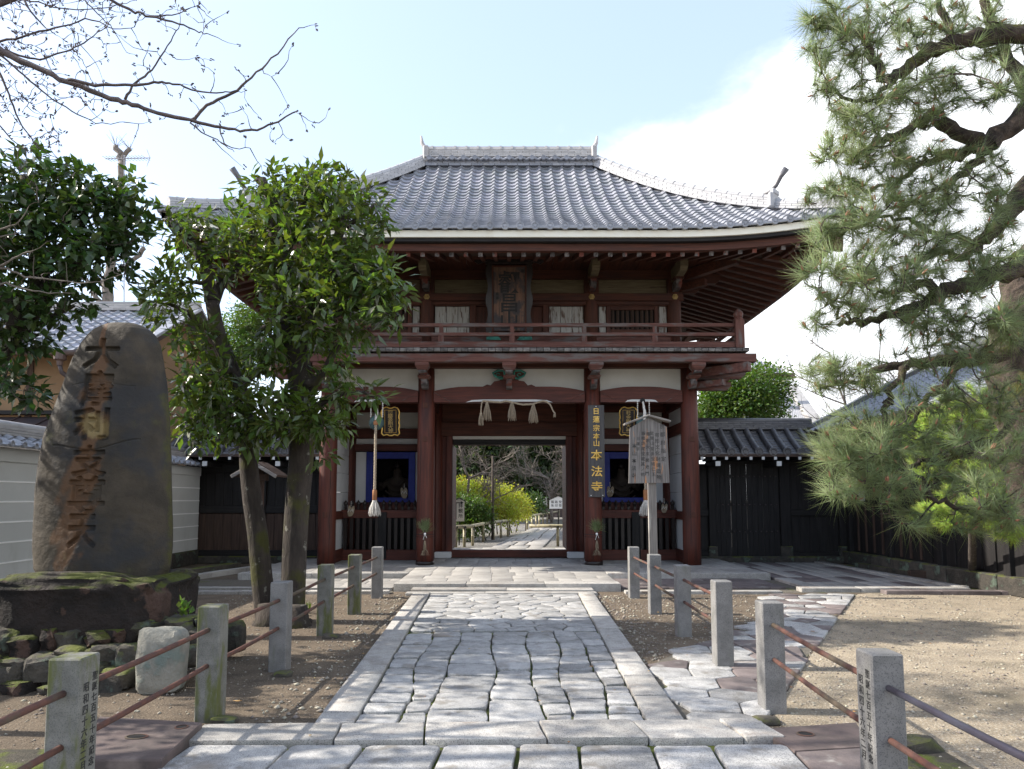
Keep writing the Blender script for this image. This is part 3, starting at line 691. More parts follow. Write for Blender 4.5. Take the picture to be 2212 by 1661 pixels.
fn_ = thing('post_and_rail_fence', 'near right granite fence with white inscribed post and dark steel rail', 'fence', (1.95, 4.4, 0), 'granite post and rail fences beside the path')
for (x, y, m) in Rs[:3]: post(fn_, x, y, m)
rail(fn_, (Rs[2][0], Rs[2][1] - .04, .655), (Rs[1][0], Rs[1][1] + .04, .655), 'rust'); rail(fn_, (Rs[2][0], Rs[2][1] - .04, .40), (Rs[1][0], Rs[1][1] + .04, .40), 'rust')
rail(fn_, (Rs[1][0], Rs[1][1] - .04, .655), (Rs[0][0], Rs[0][1], .655), 'steel'); rail(fn_, (Rs[1][0], Rs[1][1] - .04, .40), (Rs[0][0], Rs[0][1], .40), 'rust')
inscribe(fn_, Rs[1][0], Rs[1][1], '-x', '昭和四十六年二月 福山  会', '聖誕七百五十年記念')
# ================================================================ THE TWO-STOREYED GATE
YF, YM, YB = 15.96, 18.0, 20.04
CXS = [-4.08, -1.88, 1.88, 4.08]; CR = .195
gate = thing('temple_gate', 'two-storey red temple gate with grey tiled hipped roof, balcony and white plaster panels', 'temple gate', (0, 18, PZ))
def part(name, m, mb, smooth=False, parent=None, **kw): return mb.build(name, m, parent or gate, smooth, **kw)
def bx(name, m, *a, ch=.008, parent=None, **kw): return MB().box(*a, ch=ch).build(name, m, parent or gate, **kw)
ZT = zz(782, 15.85)                       # top of the lower columns
for y, full in ((YF, 1), (YM, 1), (YB, 1)):
    for i, x in enumerate(CXS):
        mb = MB(); mb.lathe((x, y, 0), [(CR * 1.02, PZ), (CR * 1.01, PZ + .5), (CR, ZT * .6), (CR * .95, ZT)], 20)
        c = part('column', 'red_z', mb, True)
        if y == YF and i in (1, 2):
            mb = MB(); mb.lathe((x, y, 0), [(CR * 1.06, PZ), (CR * 1.06, PZ + .085)], 20); part('metal_shoe', 'lacquer', mb, True, parent=c)
        if y == YF:                       # square joint plugs on the shaft
            for pz in ((875, 948) if i in (1, 2) else (948, 1112)):
                z = zz(pz, YF - CR); bx('joint_plug', 'redo_z', x - .055, x + .055, y - CR - .006, y - CR + .03, z - .06, z + .06, ch=.004, parent=c)
for x, s_, z0c, z1c in ((-4.08, .10, PZ + .1, 2.6), (4.08, -.06, PZ + .4, 2.1), (-1.88, .04, PZ + .02, .62), (1.88, -.02, PZ + .02, .5), (1.88, .09, 1.6, 3.1), (-1.88, -.10, 1.2, 2.9)):
    a_ = math.asin(s_ / CR); n_ = 12; random.seed(int(x * 10 + 50)); w_c = [s_ + .012 * random.uniform(-1, 1) for _ in range(n_)]
    mb = MB(); mb.tube([(x + w_c[i], YF - math.sqrt(CR ** 2 - w_c[i] ** 2) + .001, z0c + (z1c - z0c) * i / (n_ - 1)) for i in range(n_)], [.002] + [.0055] * (n_ - 2) + [.002], 5); part('crack', 'void', mb)
for x in (-1.88, 1.88):
    mb = MB(); mb.lathe((x, YF, 0), [(CR * 1.015, PZ + .62), (CR * 1.022, PZ + .625), (CR * 1.015, PZ + .63)], 20); part('joint_line', 'void', mb)
# plaster panels, rainbow beams, soffit plate of the front bays
z_pt, z_a = zz(798, 16.0), zz(836, 15.9)
zb = zz(869, 15.86)
for k, (xa, xb, rise) in enumerate(((CXS[0], CXS[1], .09), (CXS[1], CXS[2], .10), (CXS[2], CXS[3], .09))):
    xa += CR * .9; xb -= CR * .9
    bx('plaster_panel', 'cream', xa, xb, YF - .02, YF + .04, z_a - .12, z_pt, ch=0)
    n = 18; top = []
    for i in range(n + 1):
        s = i / n; e = min(s, 1 - s) * (xb - xa) / .75; e = min(e, 1); top.append((xa + (xb - xa) * s, z_a - rise * (1 - math.sin(e * math.pi / 2))))
    bot = [(xb, zb), (xa, zb)]
    mb = MB(); mb.prism(top + bot, YF - .13, YF + .13); fixn(part('rainbow_beam', 'red_x', mb))
    mid = (xa + xb) / 2 + (-.15 if k == 0 else .0); hw = .98 if k == 1 else .37
    cres = [(mid - hw, zb - .004), (mid - hw * .86, zb + .045), (mid - hw * .6, zb + .06), (mid + hw * .6, zb + .06), (mid + hw * .86, zb + .045), (mid + hw, zb - .004), (mid + hw * .8, zb + .012), (mid - hw * .8, zb + .012)]
    mb = MB(); mb.prism(cres, YF - .136, YF - .12); fixn(part('white_crescent', 'plaster', mb))
    for sx_, xe in ((1, xa + .02), (-1, xb - .02)):          # thin carved whisker lines
        mb = MB(); mb.tube([(xe, YF - .134, z_a - rise - .04), (xe + sx_ * .36, YF - .134, zb + .01)], .006, 4); part('carved_line', 'redw_x', mb)
bx('wall_plate', 'redo_x', -5.0, 5.0, YF - .20, YF + .16, z_pt, ZT + .10)
for ax in (CXS[0], CXS[3]): bx('wall_plate', 'redo_y', ax - .16, ax + .16, YF + .16, 21.1, z_pt, ZT + .08)
# balcony: edge beams, joists, floor boards
YBF = 15.02; ZBb, ZBt = zz(781, YBF), zz(763, YBF)
bx('balcony_beam', 'redw_x', -5.32, 5.32, YBF, YBF + .20, ZBb, ZBt)
bx('balcony_beam', 'redw_x', -5.32, 5.32, 20.98, 21.18, ZBb, ZBt)
for sx_ in (-1, 1): bx('balcony_beam', 'redw_y', sx_ * 4.97 - .09, sx_ * 4.97 + .09, YBF - .12 + .33, 20.97, ZBb + .002, ZBt - .002)
bx('balcony_soffit', 'redo_x', -4.9, 4.9, YBF + .2, 20.9, ZBt - .01, ZBt + .03)
ZF = zz(751, YBF - .05)
nb = 70; wB = 10.3 / nb
for i in range(nb):
    x = -5.15 + i * wB
    bx('floor_board', 'board_end', x + .004, x + wB - .004, YBF - .06, 16.2, ZBt + .035, ZF + random.uniform(-.004, .004), ch=.005)
bx('balcony_floor', 'redw_x', -5.15, 5.15, 19.8, 21.1, ZBt + .04, ZF)
for sx_ in (-1, 1): bx('balcony_floor', 'redw_y', min(sx_ * 3.9, sx_ * 5.15), max(sx_ * 3.9, sx_ * 5.15), 16.22, 19.8, ZBt + .04, ZF)
# railing
zr1, zr2, zr3 = zz(701.5, YBF), zz(721.6, YBF), zz(744, YBF)
XR, YR0, YR1 = 4.96, YBF + .04, 20.95
for (a, b, ax) in (((-XR, YR0), (XR, YR0), 'x'), ((-XR, YR1), (XR, YR1), 'x'), ((-XR, YR0), (-XR, YR1), 'y'), ((XR, YR0), (XR, YR1), 'y')):
    for z, h, w_ in ((zr1, .078, .08), (zr2, .075, .08), (zr3, .125, .11)):
        part('railing_bar', 'redw_' + ax, MB().beam((a[0], a[1], z), (b[0], b[1], z), w_, h, .006))
for x in (-3.2, -1.47, .06, 1.62, 3.14):
    bx('railing_post', 'redw_z', x - .06, x + .06, YR0 - .045, YR0 + .045, zr3 + .05, zr2 - .03); bx('railing_post', 'redw_z', x - .045, x + .045, YR0 - .04, YR0 + .04, zr2 + .031, zr1 - .028)
for sx_ in (-1, 1):
    for y in (YR0, YR1):
        mb = MB(); zt = zz(690, YBF)
        mb.box(sx_ * XR - .10, sx_ * XR + .10, y - .10, y + .10, ZF, zt, .012)
        mb.lathe((sx_ * XR, y, 0), [(.095, zt), (.10, zt + .02), (.08, zt + .05), (.10, zt + .07), (.11, zt + .13), (.075, zt + .19), (.02, zt + .24)], 12)
        part('corner_post', 'redw_z', mb)
# brackets under the balcony
def masu(mb, x, y, z, w_, h):             # bearing block: square top, tapered base
    mb.box(x - w_ / 2, x + w_ / 2, y - w_ / 2, y + w_ / 2, z + h * .5, z + h, .006)
    a, b = w_ / 2, w_ / 3; vs = [(x + sx * b, y + sy * b, z) for sx, sy in ((-1, -1), (1, -1), (1, 1), (-1, 1))] + [(x + sx * a, y + sy * a, z + h * .5) for sx, sy in ((-1, -1), (1, -1), (1, 1), (-1, 1))]
    mb.add(vs, [(0, 3, 2, 1)] + [(i, (i + 1) % 4, 4 + (i + 1) % 4, 4 + i) for i in range(4)])
def arm(mb, x, y0, y1, z, w_, h):         # arm reaching out towards -y with an upswept nose
    poly = [(y1, z), (y0 + h * .55, z), (y0, z + h * .45), (y0, z + h), (y1, z + h)]
    mb.prism(poly, x - w_ / 2, x + w_ / 2, 'yz')
def armx(mb, y, x0, x1, z, w_, h):
    s = 1 if x1 > x0 else -1; poly = [(x0, z), (x1 - s * h * .55, z), (x1, z + h * .45), (x1, z + h), (x0, z + h)]; mb.prism(poly, y - w_ / 2, y + w_ / 2)
z1 = zz(838, 15.55); z2 = zz(818, 15.45); z3 = zz(808, 15.3); z4 = ZBb
for i, x in enumerate(CXS + [0]):
    g0 = x; y1 = YF if i < 4 else YF
    mb = MB(); arm(mb, x, 15.45, y1, z1, .13, z2 - z1); fixn(part('bracket_arm', 'endgrain', mb))
    mb = MB(); masu(mb, x, 15.52, z2, .27, z3 - z2); fixn(part('bearing_block', 'redw_x', mb))
    mb = MB(); arm(mb, x, 15.10, y1, z3, .16, z4 - z3 - .16); fixn(part('bracket_arm', 'endgrain', mb))
    mb = MB(); masu(mb, x, 15.18, z4 - .16, .30, .16); fixn(part('bearing_block', 'redw_x', mb))
    if i in (0, 3):
        s = -1 if x < 0 else 1
        for (yy_, o) in ((YF, 0),):
            mb = MB(); armx(mb, yy_, x, x + s * .95, z1, .13, z2 - z1); fixn(part('bracket_arm', 'redw_x', mb))
            mb = MB(); masu(mb, x + s * .80, yy_, z2, .22, z3 - z2); fixn(part('bearing_block', 'redw_x', mb))
            mb = MB(); armx(mb, yy_, x, x + s * 1.28, z3, .16, z4 - z3 - .02); fixn(part('bracket_arm', 'redw_x', mb))
        a = Vector((x, YF, 0)); b = Vector((x + s * 1.05, YF - 1.02, 0))
        part('corner_bracket', 'redw_x', MB().beam((a.x, a.y, z3 + .10), (b.x, b.y, z3 + .10), .16, .20))
        part('corner_bracket', 'redw_x', MB().beam((a.x, a.y, (z1 + z2) / 2), (a.x + (b.x - a.x) * .6, a.y + (b.y - a.y) * .6, (z1 + z2) / 2), .13, .14))
# frog-leg strut and green curls in the middle
zc = z_a
kf = [(-.62, zc - .01), (-.50, zc + .05), (-.42, zc + .03), (-.34, zc + .12), (-.22, zc + .14), (-.14, zc + .26), (.14, zc + .26), (.22, zc + .14), (.34, zc + .12), (.42, zc + .03), (.50, zc + .05), (.62, zc - .01), (.62, zc - .04), (-.62, zc - .04)]
mb = MB(); mb.prism(kf, YF - .12, YF - .03); fixn(part('frog_leg_strut', 'red_x', mb))
for s in (-1, 1):
    cu = [(s * .10, zz(806, 15.8) - .10), (s * .20, zz(806, 15.8) - .13), (s * .33, zz(806, 15.8) - .06), (s * .37, zz(806, 15.8) + .0), (s * .26, zz(806, 15.8) + .06), (s * .12, zz(806, 15.8) + .05)]
    mb = MB(); mb.prism(cu, YF - .16, YF - .13); fixn(part('curl_carving', 'redo_x', mb))
    mb = MB(); mb.tube([Vector((a, YF - .17, b)) for a, b in cu + cu[:1]], .026, 6); part('curl_carving', 'green', mb)
    mb = MB(); ctr = Vector((s * .24, YF - .17, zz(806, 15.8) - .03)); mb.tube([ctr + Vector((math.cos(t * 1.1) * .016 * (t + 1), 0, math.sin(t * 1.1) * .011 * (t + 1))) for t in range(6)], .012, 6); part('curl_carving', 'green', mb)
# ceiling of the passage and bays, tie beams
bx('ceiling', 'red_y', -4.0, 4.0, YF + .16, 20.2, z_a + .02, z_a + .06)
ZN = zb
for i, x in enumerate(CXS):
    bx('tie_beam', 'red_y', x - .10, x + .10, YF + .12, YM - .12, ZN - .02, ZN + .26)
    bx('tie_beam', 'red_y', x - .10, x + .10, YM + .12, YB - .12, ZN - .02, ZN + .26)
# middle row: lintels and jambs of the opening
xj = -xx(977, 1100, YM - .12)
def zM(y): return zz(y, YM - .13)
bx('lintel', 'redo_x', -1.72, 1.72, YM - .12, YM + .12, zM(942), zM(912)); bx('lintel', 'redo_x', -1.72, 1.72, YM - .06, YM + .06, zM(912) + .001, z_a)
bx('lintel', 'redo_x', -1.72, 1.72, YM + .13, YM + .3, zM(960), zM(935))
mb = MB().box(-xj, xj, YM - .10, YM - .04, zM(948.5), zM(942) - .001); part('plaster_strip', 'cream', mb)
bx('door_head', 'dark_x', -xj, xj, YM - .04, YM + .4, zz(960, YM + .0), zM(942) - .01)
for s in (-1, 1):
    bx('door_jamb', 'red_z', min(s * xj, s * (xj + .16)), max(s * xj, s * (xj + .16)), YM - .13, YM + .13, PZ, zM(942) - .002)
    bx('door_panel', 'red_z', min(s * (xj + .16), s * 1.72), max(s * (xj + .16), s * 1.72), YM - .03, YM + .05, PZ, zM(942) - .002)
    bx('jamb_block', 'plaster', min(s * (xj + .005), s * (xj + .43)), max(s * (xj + .005), s * (xj + .43)), 17.62, 17.86, PZ, zz(1193, 17.6), ch=.02)
    bx('door_leaf', 'red_y', min(s * (xj + .02), s * (xj + .09)), max(s * (xj + .02), s * (xj + .09)), YM + .16, YM + 1.45, PZ + .18, zM(960) + .02)
bx('threshold', 'red_x', -xj - .02, xj + .02, YM - .10, YM + .10, PZ + .005, zz(1188, YM - .1))
# alcoves
for s in (-1, 1):
    X0, X1 = (1.88 + CR * .8), (4.08 - CR * .8)
    def sb(name, m, x0, x1, y0, y1, z0, z1_, **kw):
        a, b = sorted((s * x0, s * x1)); return bx(name, m, a, b, y0, y1, z0, z1_, **kw)
    # back wall, from the top down
    sb('beam', 'red_x', X0, X1, YM - .10, YM + .08, zM(890), z_a); sb('plaster_panel', 'cream', X0, X1, YM - .02, YM + .03, zM(926), zM(890) - .001, ch=0)
    sb('beam', 'red_x', X0, X1, YM - .10, YM + .08, zM(947), zM(925)); sb('plaster_panel', 'plaster', X0, X1, YM - .02, YM + .03, zM(960), zM(947) - .001, ch=0)
    sb('beam', 'red_x', X0, X1, YM - .10, YM + .08, zM(974), zM(959))
    wx0, wx1 = -xx(897, 1000, YM - .08), -xx(791, 1000, YM - .08); wz0, wz1 = zM(1085), zM(976)
    sb('plaster_panel', 'plaster', X0, wx0, YM - .02, YM + .03, wz0 - .02, wz1, ch=0); sb('plaster_panel', 'plaster', wx1, X1, YM - .02, YM + .03, wz0 - .02, wz1, ch=0)
    fw = .17
    wf = sb('window_frame', 'blue', wx0, wx0 + fw, YM - .08, YM + .06, wz0, wz1); 
    for (a, b, c, d) in ((wx1 - fw, wx1, wz0, wz1), (wx0 + fw, wx1 - fw, wz1 - fw, wz1 - .001), (wx0 + fw, wx1 - fw, wz0, wz0 + fw * .7)):
        sb('window_frame', 'blue', a, b, YM - .079, YM + .059, c, d)
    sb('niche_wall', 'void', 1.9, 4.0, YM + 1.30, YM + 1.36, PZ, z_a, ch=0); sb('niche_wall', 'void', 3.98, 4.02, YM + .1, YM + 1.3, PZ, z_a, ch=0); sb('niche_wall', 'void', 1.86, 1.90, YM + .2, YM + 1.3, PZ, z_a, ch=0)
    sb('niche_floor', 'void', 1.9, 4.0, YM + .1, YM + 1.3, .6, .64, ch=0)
    sb('beam', 'red_x', X0, X1, YM - .10, YM + .08, wz0 - .18, wz0 - .001)
    sb('lower_board', 'dark_x', X0, X1, YM - .03, YM + .03, PZ, wz0 - .18)
    # side wall
    SX = 4.08
    def side(name, m, y0, y1, z0, z1_, th=.04, **kw): return sb(name, m, SX - th, SX + th, y0, y1, z0, z1_, **kw)
    ya, yb_ = YF + .17, YM - .17
    zB1, zB2 = zM(947), zM(925)
    side('plaster_panel', 'plaster', ya, yb_, zB2, z_a, ch=0); side('beam', 'red_y', ya, yb_, zB1, zB2, th=.09)
    zc = zM(1103); nB = 4
    for j in range(nB):
        z0_, z1__ = zc + (zB1 - zc) * j / nB, zc + (zB1 - zc) * (j + 1) / nB; side('wall_board', 'plaster', ya, yb_, z0_ + .004, z1__ - .004, th=.04 + .003 * (j % 2), ch=.004)
    side('beam', 'red_y', ya, yb_, zM(1119), zc, th=.09); side('plaster_panel', 'plaster', ya, yb_, PZ + .28, zM(1119), ch=0)
    side('beam', 'red_y', ya, yb_, PZ + .004, PZ + .28, th=.10)
    sb('side_panel', 'red_z', 1.84, 1.92, YF + .17, YM - .17, PZ, ZN)
    # picket fence of the alcove
    yp = 17.15
    def zP(y): return zz(y, yp)
    sb('rail_beam', 'red_x', X0, SX - .05, yp - .06, yp + .06, zP(1119), zP(1101)); sb('rail_beam', 'red_x', X0, SX - .05, yp - .07, yp + .07, PZ + .005, zP(1187))
    n = 13
    for i in range(n):
        x = X0 + .08 + (SX - X0 - .22) * i / (n - 1)
        mb = MB(); mb.box(s * x - .042, s * x + .042, yp - .025, yp + .025, zP(1187), zP(1119), .004)
        mb.box(s * x - .03, s * x + .03, yp - .02, yp + .02, zP(1101), zP(1092), .004)
        zt = zP(1092); mb.lathe((s * x, yp, 0), [(.03, zt - .03), (.035, zt), (.055, zt + .04), (.052, zt + .075), (.02, zt + .11), (.004, zt + .14)], 8)
        part('picket', 'lacquer', mb)
    mid = (X0 + SX) / 2 - .02
    sb('fence_post', 'dark_z', mid - .10, mid + .10, yp - .09, yp + .05, PZ + .04, zP(1106))
# ---------------------------------------------------------------- upper storey
YU = 16.3; ZU0 = ZF; UX = [-3.86, -1.92, 1.92, 3.86]
def zU(y): return zz(y, YU - .12)
zq = {k: zU(k) for k in (602, 630, 634, 650, 656, 660, 668, 711, 718, 722)}
ztop = zz(560, YU)
for y in (YU, 19.7):
    for x in UX:
        mb = MB(); mb.lathe((x, y, 0), [(.165, ZU0), (.165, ztop + .2)], 16); part('upper_column', 'redo_z', mb, True)
bx('upper_beam', 'redo_x', -4.06, 4.06, YU - .15, YU + .15, zq[650], zq[634])
for s in (-1, 1): bx('upper_beam', 'redo_y', s * 3.86 - .14, s * 3.86 + .14, YU + .15, 19.9, zq[650] + .002, zq[634] - .002)
bx('upper_beam', 'redo_x', -3.86, 3.86, YU - .10, YU + .10, zq[656] - .02, zq[650] - .001); bx('upper_beam', 'redo_x', -3.86, 3.86, YU - .12, YU + .12, zq[602], zq[602] + .34)
for (a, b) in ((-3.7, -2.08), (-1.76, 1.76), (2.08, 3.7)):
    bx('ochre_panel', 'ochreboard', a, b, YU - .04, YU + .02, zq[634] + .001, zq[602] - .001, ch=0)
for x in UX:
    st_ = bx('upper_strut', 'redo_z', x - .17, x + .17, YU - .13, YU + .1, zq[634] + .002, zq[602] + .3)
    zf = (zq[650] + zq[634]) / 2; mb = MB(); mb.lathe((x, YU - .15, zf), [(.075, .0), (.07, -.02), (.03, -.025), (.025, -.045), (.004, -.05)], 6, 'y'); part('flower_stud', 'goldleaf', mb, parent=st_)
bx('wall_base', 'redw_x', -4.0, 4.0, YU - .12, YU + .1, ZF - .02, zz(728, YU))
for sgn in (-1, 1):
    def ub(name, m, x0, x1, y0, y1, z0, z1_, **kw):
        a, b = sorted((sgn * x0, sgn * x1)); return bx(name, m, a, b, y0, y1, z0, z1_, **kw)
    zl, zh = zU(719), zU(660)
    # middle bay: plank doors either side of the plaque
    npl = 3
    for i in range(npl):
        w_ = (1.74 - .93) / npl; ub('door_plank', 'whitewood', .93 + i * w_ + .004, .93 + (i + 1) * w_ - .004, YU - .03, YU + .02, zl, zh)
    ub('door_frame', 'redo_z', .78, .92, YU - .07, YU + .04, zl - .1, zh + .04); ub('door_frame', 'redo_x', .3, 1.75, YU - .06, YU + .04, zh + .002, zq[656]); 
    ub('panel', 'redo_z', .02, .78, YU - .01, YU + .04, zl - .1, zh)
    # side bays: barred window between white boards
    ub('white_board', 'whitewood', 2.10, 2.26, YU - .03, YU + .02, zl, zh); ub('white_board', 'whitewood', 3.50, 3.68, YU - .03, YU + .02, zl, zh)
    ub('window_frame', 'redo_z', 2.27, 2.37, YU - .07, YU + .04, zl, zh); ub('window_frame', 'redo_z', 3.39, 3.49, YU - .07, YU + .04, zl, zh)
    ub('window_frame', 'redo_x', 2.37, 3.39, YU - .069, YU + .04, zh - .09, zh); wfr = ub('window_frame', 'redo_x', 2.37, 3.39, YU - .069, YU + .04, zl, zl + .10)
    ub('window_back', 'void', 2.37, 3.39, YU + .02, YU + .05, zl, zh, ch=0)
    for i in range(9):
        x = 2.37 + 1.02 * (i + .5) / 9; mb = MB(); M = Matrix.Translation((sgn * x, YU - .02, 0)) @ Matrix.Rotation(R(45), 4, 'Z'); mb.box(-.026, .026, -.026, .026, zl + .09, zh - .08, 0, M); part('window_bar', 'brown_z', mb, parent=wfr)
    ub('door_frame', 'redo_x', 2.09, 3.7, YU - .06, YU + .04, zh + .002, zq[656])
for s in (-1, 1): bx('upper_wall', 'redo_y', s * 3.86 - .04, s * 3.86 + .04, YU + .1, 19.7, ZF, ztop)
bx('upper_wall', 'redo_x', -3.86, 3.86, 19.68, 19.76, ZF, ztop)
# eave brackets
bz1, bz2, bz3, bz4 = zz(624, 15.9), zz(604, 15.8), zz(594, 15.6), zz(556, 15.3)
for x in UX:
    mb = MB(); arm(mb, x, 15.72, YU, bz1, .13, bz2 - bz1); fixn(part('bracket_arm', 'endgrain', mb))
    mb = MB(); masu(mb, x, 15.80, bz2, .24, bz3 - bz2); fixn(part('bearing_block', 'redo_x', mb))
    mb = MB(); mb.prism([(YU, bz3), (15.55, bz3), (15.32, bz4 - .28), (15.22, bz4 - .2), (15.22, bz4), (YU, bz4)], x - .085, x + .085, 'yz'); fixn(part('bracket_arm', 'ochreboard', mb))
    if abs(x) > 3:
        s = 1 if x > 0 else -1
        mb = MB(); armx(mb, YU, x, x + s * .60, bz1, .13, bz2 - bz1); fixn(part('bracket_arm', 'redo_x', mb))
        mb = MB(); masu(mb, x + s * .5, YU, bz2, .22, bz3 - bz2); fixn(part('bearing_block', 'redo_x', mb))
        mb = MB(); armx(mb, YU, x, x + s * 1.1, bz3, .16, .22); fixn(part('bracket_arm', 'redo_x', mb))
        part('corner_bracket', 'redo_x', MB().beam((x, YU, bz3 + .10), (x + s * 1.15, YU - 1.15, bz3 + .22), .16, .22)); part('corner_bracket', 'redo_x', MB().beam((x, YU, bz1 + .08), (x + s * .6, YU - .6, bz1 + .10), .13, .16))
        part('corner_bracket', 'ochreboard', MB().box(x + s * 1.12 - .10, x + s * 1.12 + .10, YU - 1.25, YU - 1.08, bz3 + .18, bz3 + .45, .01))
# purlins
ZPu = zz(556, 15.2)
bx('purlin', 'redo_x', -5.05, 5.05, 15.12, 15.34, ZPu, ZPu + .24); bx('purlin', 'redo_x', -5.05, 5.05, 20.7, 20.9, ZPu, ZPu + .22)
for s in (-1, 1): bx('purlin', 'redo_y', s * 4.95 - .1, s * 4.95 + .1, 15.36, 20.7, ZPu + .003, ZPu + .237)
for i in range(15):                       # soffit boards between purlin and wall
    x = -4.9 + i * .655; bx('soffit_board', 'redo_y', x + .006, x + .65, 15.34, YU, ZPu + .04, ZPu + .065, ch=0)

# ---------------------------------------------------------------- roof
YE, XE, RZ0, RH, RD = 13.32, 6.82, 6.84, 3.52, 4.68
YC, XRg = YE + RD, XE - RD
def upl(d): return .38 * max(0, (d - .86) / 3.82) ** 2.2
def zr(u, d): return RZ0 + RH * (.66 * u + .34 * u * u) + upl(d) * (1 - u * .0)
def roof_pt(X, Y):
    dx, dy = abs(X) - XRg, abs(Y - YC)
    d = max(dx, dy, 0); o = min(dx, dy) if dx > 0 else 0
    u = 1 - d / RD; along = (dx if dy >= dx else dy)
    return zr(u, max(0, along))
# tiles
TW = 2 * XE / 47; NR = 24
def tile_shape(w_, l, th=.028, amp=.034, n=9, lip=True):
    xs = np.linspace(0, 1, n); prof = []
    for t in xs:                           # roll at the left third, wide trough to the right
        prof.append(amp * (math.cos((t / .42 - .5) * 2 * math.pi) * .5 + .5) * 1.5 - .01 if t < .42 else -.010 - .012 * math.sin((t - .42) / .58 * math.pi))
    V = []; 
    for (yy_, dz) in ((0, th), (l, 0.004)):
        for t, p in zip(xs, prof): V.append(((t - .5) * w_ * 1.02, yy_, p + dz))
    for t, p in zip(xs, prof): V.append(((t - .5) * w_ * 1.02, 0, p - .006))
    F = [(i, i + 1, n + i + 1, n + i) for i in range(n - 1)] + [(2 * n + i, 2 * n + i + 1, i + 1, i) for i in range(n - 1)]
    return np.array(V), np.array(F)
TVv, TFf = tile_shape(TW, RD / NR * 1.32, .042, .036)
tile_me = npmesh('roof_tile', TVv, TFf, 'tile', True); tile_me.set_sharp_from_angle(angle=R(50))
def tile_mat(x, u, du, side='front'):
    y0, y1 = YE + u * RD, YE + (u + du) * RD
    dd = abs(x) - XRg; z0, z1_ = zr(u, max(0, dd)), zr(u + du, max(0, dd)); e = .01
    dzdx = (zr(u, max(0, abs(x + e) - XRg)) - zr(u, max(0, abs(x - e) - XRg))) / (2 * e)
    ex = Vector((1, 0, dzdx)).normalized(); ey = Vector((0, y1 - y0, z1_ - z0)).normalized(); ez = ex.cross(ey).normalized(); ex = ey.cross(ez)
    M = Matrix((ex, ey, ez)).transposed().to_4x4(); M.translation = Vector((x, y0, z0)); return M
count = 0; VV = []; FF = []
front_roof = None
for r_ in range(NR):
    u = r_ / NR
    lim = XE - u * RD - .02
    for c in range(47):
        x = -XE + (c + .5) * TW
        if abs(x) > lim: continue
        M = tile_mat(x, u, 1 / NR) @ Matrix.Rotation(random.uniform(-.006, .006), 4, 'Z') @ Matrix.Translation((0, 0, random.uniform(-.002, .003)))
        if count < 300: link('roof_tile', tile_me, gate, M); count += 1
        else:
            A = np.array(M); VV.append(TVv @ A[:3, :3].T + A[:3, 3]); FF.append(TFf + len(TVv) * len(FF))
me = npmesh('roof_tiles', np.concatenate(VV), np.concatenate(FF), 'tile_s', True); me.set_sharp_from_angle(angle=R(50))
tag(link('roof_tiles', me, gate), kind='stuff')
# side and back slopes in rolls (steps of their own)
def slope_rolls(side):
    V = []; F = []; n = 8; k = 0; cols_ = int((2 * RD if side != 'back' else 2 * XE) / TW)
    for c in range(cols_):
        for j in range(12):
            u0, u1 = j / 12, (j + 1.1) / 12; pts = []
            for (u, dz) in ((u0, .03), (min(u1, 1), .004)):
                for i in range(n + 1):
                    t = i / n; pr = .05 * math.cos((t - .2) * 2 * math.pi) * (1 if t < .45 else .3)
                    a = (c + t) * TW - (RD if side != 'back' else XE)
                    lim = (RD if side != 'back' else XE) - u * RD
                    a = max(-lim, min(lim, a)) ; d = abs(a) if side != 'back' else max(0, abs(a) - XRg)
                    z = zr(u, d) + pr + dz
                    if side == 'back': pts.append((a, YC + (1 - u) * RD, z))
                    else: pts.append(((XRg + (1 - u) * RD) * (1 if side == 'right' else -1), YC + a, z))
            V += pts; F += [(k + i, k + i + 1, k + n + 2 + i, k + n + 1 + i) for i in range(n)]; k += 2 * (n + 1)
    return tag(link('roof_tiles', npmesh('roof_tiles', V, F, 'tile_s', True), gate), kind='stuff')
for s in ('left', 'right', 'back'): slope_rolls(s)
# eave end tiles with round faces
ed = MB(); ed.lathe((0, 0, 0), [(.075, .03), (.075, -.03), (.06, -.03), (.055, -.018), (.03, -.018), (.026, -.03), (.001, -.03)], 14, 'y')
ed.box(.06, TW * .93, -.02, .02, -.045, .0, .004)
eme = ed.mesh('tile', False, 'eave_tile'); autosmooth(eme, 40)
for c in range(47):
    x = -XE + (c + .22) * TW; z = zr(0, max(0, abs(x) - XRg)); dz = (zr(0, max(0, abs(x + .05) - XRg)) - z) / .05
    link('eave_tile', eme, gate, Matrix.Translation((x, YE - .01, z + .018)) @ Matrix.Rotation(-math.atan(dz) if x > 0 else -math.atan(dz), 4, 'Y'))
for c in range(32):
    y = YE + (c + .22) * TW
    for s in (-1, 1): link('eave_tile', eme, gate, Matrix.Translation((s * (XE - .01), y, zr(0, abs(y - YC)) + .018)) @ Matrix.Rotation(R(90 * s), 4, 'Z'))
